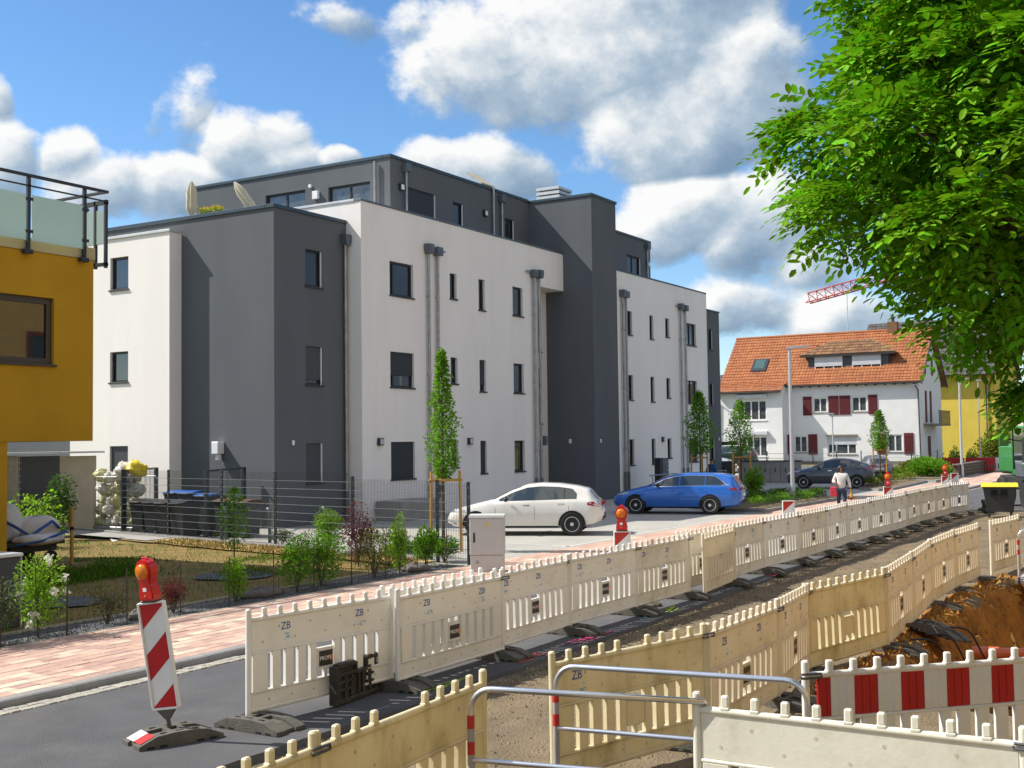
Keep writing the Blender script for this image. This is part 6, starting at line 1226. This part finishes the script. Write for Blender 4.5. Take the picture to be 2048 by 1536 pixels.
# columnar hornbeams tied to stakes
def column_tree(label, x, y, z, h, r, c0, seed, n=2600, ls=.085, stakes=True, sh=2.0, slabel=None):
    t_ = thing('column_tree', label, 'tree', (x, y, z), 0, 'columnar street trees'); rg = random.Random(seed)
    b = MB().tube([(0, 0, -.05), (.01, 0, h*.4), (0, .01, h*.97)], [.05, .04, .006], 8)
    for k in range(26):
        zz = c0 + (h - c0)*k/30; a = rg.random()*6.28; L_ = r*1.05*sin(pi*min(1, .15 + .75*k/26)); b.tube([(0, 0, zz), (cos(a)*L_*.55, sin(a)*L_*.55, zz + .28), (cos(a)*L_*.8, sin(a)*L_*.8, zz + .6)], [.012, .007, .003], 5)
    part('trunk', b, 'bark', t_)
    u = RNG.random(n); prof = np.interp(u, [0, .08, .25, .45, .62, .8, .93, 1], [.35, .8, 1, .95, .72, .45, .30, .10])
    a = RNG.random(n)*6.28; wob = 1 + .28*np.sin(3*a + u*17 + seed) + .2*np.sin(5*a - u*31)
    q = RNG.random(n)**.55; P = np.stack([r*prof*wob*q*np.cos(a), r*prof*wob*q*np.sin(a), c0 + (h - c0)*u + RNG.normal(size=n)*.05], 1)
    D = np.stack([np.cos(a), np.sin(a), .9 + RNG.normal(size=n)*.4], 1) + RNG.normal(size=(n, 3))*.4
    link('crown', leaves_mesh('crown', P, D, np.full(n, ls), 'leaf_hornbeam', .5), t_)
    if stakes:
        s_ = thing('tree_stakes', slabel, 'tree stakes', (x, y, z), radians(rg.uniform(10, 60)), 'tree stake frames'); R_ = .42
        ps = [(R_*cos(k*2.094), R_*sin(k*2.094)) for k in range(3)]
        for px_, py_ in ps: part('stake', MB().cyl((px_*1.06, py_*1.06, -.1), (px_, py_, sh), .04, .036, n=10), 'stake_wood', s_, smooth='auto')
        for k in range(3):
            p_, q_ = Vector((*ps[k], sh - .22)), Vector((*ps[(k+1) % 3], sh - .22)); d_ = (q_ - p_).normalized()*.06; part('crossbar', MB().cyl(p_ - d_, q_ + d_, .032, n=8), 'stake_wood', s_, smooth='auto')
column_tree('slim bright green columnar tree in front of the white facade', 24.0, 16.35, .09, 4.85, .34, 1.75, 3, 4200, .085, True, 1.95, 'wooden stakes round the columnar tree by the cabinet')
column_tree('columnar tree in front of the far wing behind the blue car', 51.2, 20.6, .09, 4.75, .60, 1.95, 5, 3000, .12, True, 2.0, 'wooden stakes round the tree behind the blue car')
column_tree('greyish columnar tree beside the tall street lamp', 48.3, 17.6, .2, 4.1, .55, 1.85, 8, 1900, .11, True, 1.95, 'wooden stakes in the court island by the lamp')
column_tree('narrow columnar tree in front of the tiled house', 70.9, 17.3, .2, 4.0, .52, 1.7, 11, 2200, .13, True, 1.95, 'wooden stakes in the far court island')
# ------------------------------------------------------------------ globe robinia over the right foreground
RB = thing('robinia_tree', 'globe robinia with bright green pinnate leaves overhanging the upper right', 'tree', (7.88, -.17, 0))
tr_ = MB().tube([(0, 0, -.1), (.02, 0, 1.2), (0, .02, 2.4), (.0, 0, 3.0)], [.13, .11, .10, .09], 12); rg = random.Random(5); tips = []
cen = np.array([-.36, .46, 4.60]); RX, RZ = 1.74, 1.50
lobes = []; NL = 74
for k in range(NL):
    i = k + .5; ph_ = math.acos(1 - 2*i/NL); th = pi*(1 + 5**.5)*i; d = np.array([cos(th)*sin(ph_), sin(th)*sin(ph_), cos(ph_)])
    rad = rg.uniform(.74, 1.02); c = cen + d*[RX, RX, RZ]*rad; lobes.append((c, rg.uniform(.30, .46), d))
    m_ = np.array([0, 0, 2.9])*.35 + c*.65 + [0, 0, .12]; tr_.tube([(0, 0, 2.6 + .3*rg.random()), tuple(np.array([0, 0, 2.9])*.62 + c*.38), tuple(m_), tuple(c)], [.055, .036, .022, .008], 6)
    for q in range(4):
        e_ = c + np.array([rg.uniform(-.3, .3), rg.uniform(-.3, .3), rg.uniform(-.1, .18)]); tr_.tube([tuple(m_*.3 + c*.7), tuple((c + e_)/2 + [0, 0, .03]), tuple(e_)], [.010, .007, .003], 5)
part('trunk', tr_, 'bark', RB, smooth=True)
LP, LD = [], []
for c, r, d in lobes:
    # leaves sit on the upper, outer shell of each bough and spread outwards
    n = int(150*(r/.38)**2); v = unit(n); v[:, 2] = np.abs(v[:, 2])*np.where(RNG.random(n) < .72, 1, -.8); v = v*(.55 + .45*RNG.random(n))[:, None]
    p = c + v*[r, r, r*.55]; LP.append(p); LD.append(v*[1, 1, .5] + d*[.55, .55, .1] + RNG.normal(size=(n, 3))*.28 + [0, 0, -.12])
n = 1900; v = unit(n)*(RNG.random(n)**.4)[:, None]; LP.append(cen + v*[RX, RX, RZ]*.8); LD.append(v + RNG.normal(size=(n, 3))*.4 + [0, 0, -.2])
# one low bough reaching out at the right
n = 260; v = unit(n); LP.append(np.array([.25, .75, 3.0]) + v*[.55, .45, .16]); LD.append(v*[1, 1, .3] + [-.3, .3, -.2] + RNG.normal(size=(n, 3))*.25)
LP, LD = np.concatenate(LP), np.concatenate(LD); LD /= np.linalg.norm(LD, axis=1, keepdims=True); n = len(LP)
side = np.cross(LD, [0, 0, 1.0] + RNG.normal(size=(n, 3))*.28); side /= np.linalg.norm(side, axis=1, keepdims=True); upv = np.cross(side, LD)
LL = RNG.uniform(.17, .27, n)[:, None]; P_, D_, S_ = [], [], []
for j in range(11):
    pr_, sd = (j // 2 + .7)/5.2, (-1, 1)[j % 2]
    base = LP + LD*LL*pr_ + np.array([0, 0, -1])*LL*.26*pr_**2
    dr_ = side*sd*.85 + LD*.62 + np.array([0, 0, -.22]) if j < 10 else LD + np.array([0, 0, -.45])
    P_.append(base); D_.append(dr_ + RNG.normal(size=(n, 3))*.12); S_.append(LL[:, 0]*RNG.uniform(.27, .37, n)*(1 if 1 < j < 9 else .85))
def leaflets(name, P, D, size, U, m, width=.46):
    n = len(P); D = D/np.linalg.norm(D, axis=1, keepdims=True); Sd = np.cross(D, U); Sd /= np.maximum(1e-6, np.linalg.norm(Sd, axis=1, keepdims=True)); Un = np.cross(Sd, D); L_ = size[:, None]
    V = np.stack([P, P + D*L_*.35 + Sd*L_*width*.5 + Un*L_*.07, P + D*L_*.75 + Sd*L_*width*.42 + Un*L_*.05, P + D*L_, P + D*L_*.75 - Sd*L_*width*.42 + Un*L_*.05, P + D*L_*.35 - Sd*L_*width*.5 + Un*L_*.07], 1).reshape(-1, 3)
    me = bpy.data.meshes.new(name); me.vertices.add(6*n); me.vertices.foreach_set('co', V.astype(np.float32).ravel()); i = np.arange(n)[:, None]*6
    F = np.concatenate([i + np.array([0, 1, 2, 3]), i + np.array([0, 3, 4, 5])], 1).reshape(-1); me.loops.add(8*n); me.loops.foreach_set('vertex_index', F.astype(np.int32)); me.polygons.add(2*n)
    me.polygons.foreach_set('loop_start', np.arange(0, 8*n, 4, dtype=np.int32)); me.polygons.foreach_set('loop_total', np.full(2*n, 4, dtype=np.int32)); me.materials.append(MAT[m]); me.update(calc_edges=True); return me
UU = np.concatenate([upv + RNG.normal(size=upv.shape)*.15 for _ in range(11)])
link('crown', leaflets('crown', np.concatenate(P_), np.concatenate(D_), np.concatenate(S_), UU, 'leaf_robinia', .44), RB)
# ------------------------------------------------------------------ grass
def grass(name, label, n, fx, fz, h, m):
    P = np.array([(*q, fz(*q)) for q in (fx() for _ in range(n))]); D = RNG.normal(size=(n, 3))*.35 + [0, 0, 1]
    o = link(name, leaves_mesh(name, P, D, RNG.uniform(h*.5, h, n), m, .10, 0.05)); return tag(o, label, 'grass', kind='stuff')
def lz(x, y): return .07 + .0*x
cand = np.stack([RNG.uniform(8, 22.5, 160000), RNG.uniform(15.1, 27.5, 160000)], 1)
cq = fbm2(cand[:, 0], cand[:, 1], .45, 77); cand = cand[(cand[:, 0] < fenceX(cand[:, 1]) - .9) & ((cq > .12) | (RNG.random(160000) < .10))][:30000].tolist()
def gp(): return cand.pop()
grass('grass', 'patchy green grass growing through the bare lawn', 26000, gp, lz, .09, 'grass')
def gb_():
    t_ = random.random(); return 14.2 + 3.6*t_ + random.gauss(0, .2), 20.0 + random.gauss(0, .35) + .2*t_
grass('grass', 'longer green grass strip across the middle of the lawn', 7000, gb_, lz, .17, 'grass')
grass('grass', 'dry straw-coloured grass on the bare soil by the fence', 5000, lambda: (lambda y: (fenceX(y) - random.uniform(.1, 1.3), y))(random.uniform(15.2, 25)), lambda x, y: .12, .10, 'grass_dry')
grass('grass', 'tall grass along the white house and drive corner', 5000, lambda: (random.uniform(80, 86), random.uniform(14.6, 19.5)), lambda x, y: .25, .4, 'grass')
# stones in the strip
def rock(label, x, y, r, h, m='stone'):
    b = MB(); rows = []; sd = random.random()*9
    for i in range(9):
        ph_ = pi*i/8; rows.append([((r*sin(ph_)*cos(a))*(1 + .2*sin(2*a + sd) + .12*sin(5*a + sd + 2*ph_) + .08*sin(9*a)), r*.62*sin(ph_)*sin(a)*(1 + .12*cos(4*a + sd)), h*cos(ph_)*(1 + .25*sin(3*a + sd) + .15*sin(7*a)) + h*.55) for a in np.linspace(0, 2*pi, 17)])
    b.grid(rows); return solid('rock', b, m, label, 'rock', (x, y, .07), smooth=True)
rock('flat dark rock in the gravel behind the first barrier', 15.75, 14.6, .42, .10); rock('flat dark rock near the cabinet', 20.25, 14.5, .40, .11); rock('small rock right behind the beacon', 12.85, 14.45, .2, .10)
rock('pale rock behind the bar fence left of the red maple', 22.2, 17.6, .5, .2, 'stone_pale'); rock('second pale rock behind the bar fence', 22.6, 16.7, .6, .2, 'stone_pale')
# ------------------------------------------------------------------ ochre house at the left edge
OH = thing('ochre_house', 'ochre rendered house with projecting upper storey and glass roof railing', 'house', (5, 21, 0))
YW, XE = 21.0, 17.40
w = MB(); facade(w, 'y', YW, 2, XE, 2.87, 6.80, [(10.5, 16.39, 4.47, 5.87)], .15); w.poly([(2, YW, 2.87), (XE, YW, 2.87), (XE, 29, 2.87), (2, 29, 2.87)]); w.poly([(XE, YW, 2.87), (XE, 29, 2.87), (XE, 29, 6.8), (XE, YW, 6.8)]); w.poly([(2, YW, 6.8), (XE, YW, 6.8), (XE, 29, 6.8), (2, 29, 6.8)])
part('upper_wall', w, 'plaster_ochre', OH, world=True)
part('ground_floor_wall', MB().box(2, 15.31, YW + .02, 29, 0, 2.88), 'plaster_ochre', OH, world=True)
part('parapet_band', MB().box(2, XE + .03, YW - .03, YW + .3, 6.805, 7.07, .01), 'plaster_beige', OH, world=True)
window(OH, 'y', YW, 10.5, 16.39, 4.47, 5.87, depth=.15, frame='frame_brown', pane='glass_dark', sill='frame_brown', mull=(.5,), fw_=.13)
RZ0, RZ1 = 6.66, 8.31
rl = part('railing', MB().box(2, XE + .29, YW - .15, YW - .08, RZ1, RZ1 + .06, .006).box(XE + .22, XE + .29, YW - .08, YW + 1.9, RZ1, RZ1 + .06, .006).box(2, XE + .26, YW - .14, YW - .105, RZ1 - .2, RZ1 - .17).box(XE + .235, XE + .27, YW - .105, YW + 1.9, RZ1 - .2, RZ1 - .17), 'fence_steel', OH, world=True)
for x in (11.55, 13.9, 15.67, 17.07):
    p = part('railing_post', MB().box(x - .035, x + .035, YW - .14, YW - .07, RZ0 + .1, RZ1, .004).box(x - .10, x + .10, YW - .15, YW - .035, RZ0 + .06, RZ0 + .15, .005), 'fence_steel', OH, world=True)
    for z in (7.15, 7.82): part('glass_clamp', MB().box(x - .08, x + .08, YW - .165, YW - .12, z, z + .06, .004), 'fence_steel', p, world=True)
for a, c in ((11.62, 13.83), (13.97, 15.6), (15.74, 17.0)): part('glass_panel', MB().box(a, c, YW - .135, YW - .122, RZ0 + .33, RZ1 - .37), 'frosted_glass', OH, world=True)
for k in range(5): part('baluster', MB().box(XE + .22, XE + .29, YW - .12 + k*.33, YW - .06 + k*.33, RZ0 + .0, RZ1 - .14, .004), 'fence_steel', OH, world=True)
part('side_panel', MB().box(XE + .235, XE + .275, YW - .09, YW + 1.3, 7.2, 7.95), 'frosted_glass', OH, world=True); part('side_rail', MB().box(XE + .22, XE + .3, YW - .12, YW + 1.5, RZ0 + .05, RZ0 + .12).box(XE + .22, XE + .3, YW - .12, YW + 1.5, RZ1 - .24, RZ1 - .15), 'fence_steel', OH, world=True)
# utility box, bags, stake, beige mesh screen behind
ub = thing('utility_box', 'dark grey utility box with pale top rim behind the rose bush', 'box', (10.2, 15.55, .07)); part('body', MB().box(0, 1.36, 0, .9, 0, 1.04, .01), 'hpl_dark', ub); part('lid', MB().box(-.03, 1.4, -.03, .93, 1.045, 1.10, .012), 'coping_light', ub); part('corner_strip', MB().box(1.36, 1.385, -.012, .012, .0, 1.04), 'wood_beige', ub)
for k in range(3): part('groove', MB().box(.3, 1.2, -.004, .0, .72 - k*.15, .735 - k*.15), 'arch_black', ub)
tb = thing('handcart', 'black wheeled cart carrying the white sacks', 'cart', (17.3, 23.2, .08)); part('platform', MB().box(-.8, .75, -.5, .5, .48, .56, .01), 'rubber_black', tb); part('frame', MB().box(-.6, .6, -.4, .4, .34, .48).box(-.1, .1, -.3, .3, .1, .36), 'machine_black', tb)
for x in (-.45, .45): part('wheel', MB().cyl((x, -.42, .17), (x, -.36, .17), .17, n=18), 'tyre', tb)
def sack(label, x, y, z, r, h, m, seed, sq=.8):
    d = []; rs = random.Random(seed); rows = []
    for i in range(12):
        ph_ = pi*i/11; rows.append([((abs(sin(ph_))**.7*r*(1 + .13*sin(3*a + seed) + .07*sin(8*a + 3*ph_)))*cos(a), (abs(sin(ph_))**.7*r*sq*(1 + .11*cos(4*a + seed)))*sin(a), h*.5 - h*.5*cos(ph_)*(1 + .08*sin(2*a + seed))) for a in np.linspace(0, 2*pi, 25)])
    return solid('sack', MB().grid(rows), m, label, 'sack', (x, y, z), smooth=True)
sack('large white woven sack on the cart, left one', 16.75, 23.4, .56, .62, .95, 'bigbag', 1); sack('white woven sack folded over on the right of the cart', 17.75, 23.3, .56, .5, .62, 'bigbag', 4); sack('flattened white sack draped at the cart front', 17.4, 22.75, .56, .62, .26, 'bigbag', 7, .5)
solid('sack_strap', MB().tube([(16.3, 22.85, 1.3), (16.8, 22.75, 1.0), (17.2, 22.8, .78), (17.7, 22.7, 1.08), (18.05, 22.9, .9)], .035, 6).tube([(16.6, 22.5, .62), (17.2, 22.42, .68), (17.95, 22.55, .84)], .03, 6), 'strap_blue', 'blue lifting straps across the white sacks', 'strap', smooth=True)
st = thing('garden_stake', 'single wooden stake with a dark tie beside the white sacks', 'stake', (18.15, 22.6, .07)); part('post', MB().cyl((0, 0, -.1), (0, 0, 1.32), .045, n=10), 'stake_wood', st, smooth='auto'); part('tie', MB().cyl((0, 0, .78), (0, 0, .86), .05, n=10), 'arch_black', st)
ms = thing('mesh_screen', 'beige mesh screened shed behind the white sacks', 'shed', (20.5, 31.4, .08))
for k, (a, c, m_) in enumerate(((0, .35, 'wood_beige'), (.35, 2.1, 'mesh_beige'), (2.15, 2.75, 'mesh_beige'), (2.8, 4.2, 'hpl_dark'), (4.25, 5.6, 'wood_beige'))): part('panel', MB().box(a*1.05, c*1.05, .1 + .04*k, .18 + .04*k, 0, 2.45 - .02*k), m_, ms)
b = MB()
for x in np.arange(.4, 2.85, .11): b.box(x, x + .012, .05, .062, 0, 2.4)
for z in np.arange(.2, 2.4, .2): b.box(.36, 2.9, .045, .05, z, z + .015)
part('mesh', b, 'wood_beige', ms)['kind'] = 'stuff'; part('roof', MB().box(-.1, 6.0, 0, 1.2, 2.46, 2.52), 'coping_light', ms)
# ------------------------------------------------------------------ bar-mat fence of the waste yard
BF = thing('bar_fence', 'anthracite double-bar mesh fence between lawn, waste yard and parking court', 'fence', (21.6, 14.05, 0))
PY = [14.05, 15.0, 17.85, 20.85, 23.2, 25.8, 28.3]; tops = [1.82, 1.86, 1.9, 2.0, 2.0, 2.0, 2.0]
for i, y in enumerate(PY):
    x = fenceX(y); p = part('post', MB().box(x - .03, x + .03, y - .03, y + .03, .05, tops[i] + .06, .004), 'fence_steel', BF, world=True)
    for z in np.arange(.35, tops[i], .2): part('bolt', MB().cyl((x - .045, y - .02, z), (x - .028, y - .02, z), .012, n=8), 'chrome', p, world=True)
for i in range(6):
    y0, y1 = PY[i] + .04, PY[i+1] - .04; x0, x1 = fenceX(y0) - .02, fenceX(y1) - .02; top = tops[i] if i != 2 else tops[3]
    z = .22
    while z < top + .01:
        part('rail', MB().tube([(x0 - .012, y0, z), (x1 - .012, y1, z)], .0055, 5).tube([(x0 + .012, y0, z), (x1 + .012, y1, z)], .0045, 5), 'fence_wire', BF, world=True); z += .2
    b = MB(); n_ = int((y1 - y0)/.05)
    for k in range(n_ + 1):
        q = k/n_; xx_, yy_ = x0 + (x1-x0)*q, y0 + (y1-y0)*q; b.box(xx_ - .0022, xx_ + .0022, yy_ - .0022, yy_ + .0022, .15, top + .03)
    part('wires', b, 'fence_steel', BF, world=True)['kind'] = 'stuff'
for (xa, ya, xb, yb, lab) in ((24.6, 28.3, 27.5, 30.1, 'anthracite gate frame beside the cage of bags'), (24.4, 24.7, 28.05, 26.75, 'anthracite gate frame above the blue-lidded bins')):
    t_ = thing('gate_frame', lab, 'gate', (xa, ya, .08)); part('post', MB().box(-.05, .05, -.05, .05, 0, 1.95), 'fence_steel', t_); part('post', MB().box(xb-xa-.05, xb-xa+.05, yb-ya-.05, yb-ya+.05, 0, 1.95), 'fence_steel', t_); part('top_bar', MB().tube([(0, 0, 1.93), (xb-xa, yb-ya, 1.93)], .035, 6), 'fence_steel', t_)
    b = MB(); 
    for k in range(40): q = k/40; b.box((xb-xa)*q, (xb-xa)*q + .005, (yb-ya)*q, (yb-ya)*q + .005, .1, 1.9)
    part('wires', b, 'fence_steel', t_)['kind'] = 'stuff'
# low wire fence along the planting strip
LF = thing('wire_fence', 'low thin wire fence with rod posts along the planting strip', 'fence', (9, 14.06, 0)); b = MB()
for k in range(12):
    x = 9.1 + k*1.06; part('rod', MB().cyl((x, 14.06, 0), (x, 14.06, .92), .011, n=6), 'wire_dark', LF, world=True)
for z in np.arange(.12, .72, .1): b.box(9, 21.2, 14.058, 14.0605, z, z + .0025)
for x in np.arange(9, 21.2, .1): b.box(x, x + .0025, 14.0605, 14.063, .08, .68)
part('wires', b, 'wire_dark', LF, world=True)['kind'] = 'stuff'
# ------------------------------------------------------------------ waste yard
cg = thing('roll_cage', 'wire roll cage for recycling sacks', 'cage', (25.0, 28.4, .09)); b = MB()
for x in (0, 1.0):
    for y in (0, .85, 1.7): b.cyl((x, y, .12), (x, y, 1.72), .014, n=6)
for x in (0, 1.0): b.tube([(x, 0, 1.6), (x, .08, 1.72), (x, 1.62, 1.72), (x, 1.7, 1.6)], .014, 6)
for y in (0, 1.7): b.cyl((0, y, 1.0), (1, y, 1.0), .01, n=5); b.cyl((0, y, .3), (1, y, .3), .01, n=5)
part('frame', b, 'zinc', cg); b = MB()
for z in np.arange(.2, 1.7, .22): b.box(-.004, .004, 0, 1.7, z, z + .008)
for y in np.arange(.1, 1.7, .14): b.box(-.004, .004, y, y + .006, .15, 1.7)
part('grid', b, 'zinc', cg)['kind'] = 'stuff'; part('tray', MB().box(-.03, 1.03, -.03, 1.73, .1, .2, .01), 'zinc', cg)
rs = random.Random(9); k = 0
def crumple(rows, r, sd, amt):
    out = []
    for R_ in rows:
        q = []
        for p in R_:
            k = 1 + amt*(sin(p[0]/r*5.1 + sd)*sin(p[1]/r*4.3 + sd*2)*.5 + .45*sin(p[2]/r*7.7 + p[0]/r*6.1 + sd*3) + .35*sin(p[1]/r*11 - p[2]/r*9 + sd))
            q.append((p[0]*k, p[1]*k, p[2]*k))
        out.append(q)
    return out
def pouch(x, y, z, r, m, seed, lab):
    rows = []; rr = random.Random(seed); a0 = rr.random()*6
    for i in range(15):
        ph_ = pi*i/14; rows.append([(abs(sin(ph_))**.8*r*(1 + .16*sin(3*a + a0) + .10*sin(9*a + 4*ph_))*cos(a), abs(sin(ph_))**.8*r*(1 + .14*cos(4*a + a0))*sin(a), -r*.85*cos(ph_)*(1 + .1*sin(5*a))) for a in np.linspace(0, 2*pi, 27)])
    solid('waste_sack', MB().grid(crumple(rows, r, a0, .22)), m, lab, 'sack', (x, y, z), (rr.uniform(-.5, .5), rr.uniform(-.5, .5), rr.random()*6), 'recycling sacks in the cage', smooth=True)
for lv in range(5):
    for c in range(5):
        top_ = lv == 4; k += 1
        pouch(25.25 + rs.uniform(-.05, .12), 28.55 + c*.36 + rs.uniform(-.06, .06), .42 + lv*.33 + rs.uniform(-.05, .05) + (.06 if top_ else 0), rs.uniform(.19, .25), 'bag_yellow' if rs.random() < .55 else 'bag_white', k, 'stuffed sack in the roll cage, %s layer from the bottom, %s from the right' % (ORD[lv], ORD[c]))
pouch(25.3, 28.6, 2.0, .34, 'lid_yellow', 77, 'bright yellow sack on top of the caged heap'); pouch(25.2, 28.9, 1.95, .33, 'bag_white', 78, 'big whitish sack beside the bright yellow one on the heap')
def wheelie(x, y, rz, body, lid, label, h=1.05, s=1.0):
    t_ = thing('wheelie_bin', label, 'bin', (x, y, .09), rz, 'wheelie bins in the waste yard'); t_.scale = (s, s, s)
    part('body', hull(.44, .52, .56, .70, .06, h - .08), body, t_); part('collar', MB().box(-.30, .30, -.37, .37, h - .12, h - .05, .015), body, t_)
    rows = [[(-.31 + .62*i/8, -.39 + .78*j/8, h - .04 + .055*(1 - ((j - 4)/4)**2) + .015*(1 - ((i - 4)/4)**2)) for i in range(9)] for j in range(9)]
    part('lid', MB().grid(rows).box(-.315, .315, -.395, .395, h - .06, h - .03, .008), lid, t_, smooth='auto'); part('handle', MB().cyl((-.22, .41, h - .06), (.22, .41, h - .06), .018, n=8), body, t_)
    for x_ in (-.24, .24): part('wheel', MB().cyl((x_ - .03, .26, .1), (x_ + .03, .26, .1), .1, n=14), 'tyre', t_)
fr = radians(90)
for k, (x, y, bd, ld, lab, h) in enumerate(((24.75, 27.55, 'bin_black', 'bin_black', 'black bin nearest the sack cage', 1.06), (24.65, 26.9, 'bin_black', 'bin_black', 'second black bin from the sack cage', 1.06), (24.5, 26.25, 'bin_black', 'bin_black', 'third black bin from the sack cage', 1.06), (24.4, 25.55, 'bin_dark', 'bin_dark', 'dark grey bin at the right end of the black row', 1.07), (25.75, 27.2, 'bin_dark', 'lid_blue', 'blue-lidded paper bin at the left of the rear row', 1.28), (25.65, 26.5, 'bin_dark', 'lid_blue', 'second blue-lidded paper bin in the rear row', 1.28), (25.55, 25.7, 'bin_dark', 'lid_blue', 'third blue-lidded paper bin in the rear row', 1.22), (25.5, 24.9, 'bin_dark', 'lid_brown', 'brown-lidded bio bin, left of two', 1.08), (25.4, 24.1, 'bin_dark', 'lid_brown', 'brown-lidded bio bin, right of two', 1.06))): wheelie(x, y, fr + random.uniform(-.08, .08), bd, ld, lab, h)
for k, (x, y) in enumerate(((24.0, 23.55), (24.05, 22.0), (24.9, 20.8))):
    bl = thing('steel_bollard', ORD[k] + ' round-topped steel bollard from the left in the waste yard', 'bollard', (x, y, .08), 0, 'steel bollards'); part('tube', MB().tube([(0, 0, 0), (0, 0, .86), (0, .03, .92), (0, .1, .94)], .045, 10), 'zinc_dark', bl, smooth=True)
# ------------------------------------------------------------------ street cabinet
cbn = thing('street_cabinet', 'light grey street distribution cabinet with warning triangle', 'cabinet', (20.72, 13.02, .07), radians(-62))
part('plinth', MB().box(-.34, .34, -.17, .17, 0, .36, .008), 'cabinet', cbn); part('body', MB().box(-.355, .355, -.185, .185, .365, 1.12, .008), 'cabinet', cbn)
b = MB().add([(-.375, -.205, 1.12), (.375, -.205, 1.12), (.375, .205, 1.12), (-.375, .205, 1.12), (-.36, -.19, 1.17), (.36, -.19, 1.17), (.36, .19, 1.185), (-.36, .19, 1.185)], [(0, 3, 2, 1), (4, 5, 6, 7), (0, 1, 5, 4), (1, 2, 6, 5), (2, 3, 7, 6), (3, 0, 4, 7)]); part('cap', b, 'cabinet', cbn)
part('door', MB().box(-.335, .335, -.192, -.184, .39, 1.1, .003), 'cabinet', cbn); part('handle', MB().box(-.28, -.24, -.205, -.19, .62, .82, .008), 'frame_dark', cbn); s_ = part('warning_sign', MB().prism([(-.045, .955), (.045, .955), (0, 1.04)], -.1955, -.1925, 'y'), 'lid_yellow', cbn); part('lock', MB().cyl((-.2, -.171, .22), (-.2, -.18, .22), .035, n=14), 'concrete', cbn)
# litter on the lawn edge
solid('paper_litter', MB().poly([(22.2, 26.0, .16), (22.45, 25.9, .2), (22.5, 26.1, .17), (22.3, 26.2, .22)]), 'label_white', 'scrap of white paper on the gravel by the fence', 'litter')
# ------------------------------------------------------------------ yellow brick building across the street, behind the viewer
BB = thing('brick_building', 'long yellow brick building opposite, seen only in window reflections', 'building', (-10, -11, 0))
bh_ = [(x, x + 1.6, z, z + 2.4) for x in np.arange(-20, 44, 4.0) for z in (1.5, 6.2)]
w = MB()
for x in np.arange(-24, 48, 4.0): pass
us = sorted({-24.0, 48.0} | {h[0] for h in bh_} | {h[1] for h in bh_}); zs = [0, 1.5, 3.9, 6.2, 8.6, 11.5]
for a, c in zip(us, us[1:]):
    for z0, z1 in zip(zs, zs[1:]):
        if any(h[0] < (a+c)/2 < h[1] and h[2] < (z0+z1)/2 < h[3] for h in bh_): continue
        w.poly([(a, -11, z0), (a, -11, z1), (c, -11, z1), (c, -11, z0)])
w.poly([(-24, -11, 11.5), (48, -11, 11.5), (48, -20, 15), (-24, -20, 15)]); part('wall', w, 'brick_yellow', BB, world=True)
for h in bh_: q = part('window', MB().box(h[0], h[1], -11.2, -11.14, h[2], h[3]), 'glass_dark', BB, world=True); part('surround', MB().box(h[0] - .15, h[0], -11.05, -10.95, h[2], h[3]).box(h[1], h[1] + .15, -11.05, -10.95, h[2], h[3]).box(h[0] - .15, h[1] + .15, -11.05, -10.95, h[3], h[3] + .2), 'shutter_red', q, world=True)
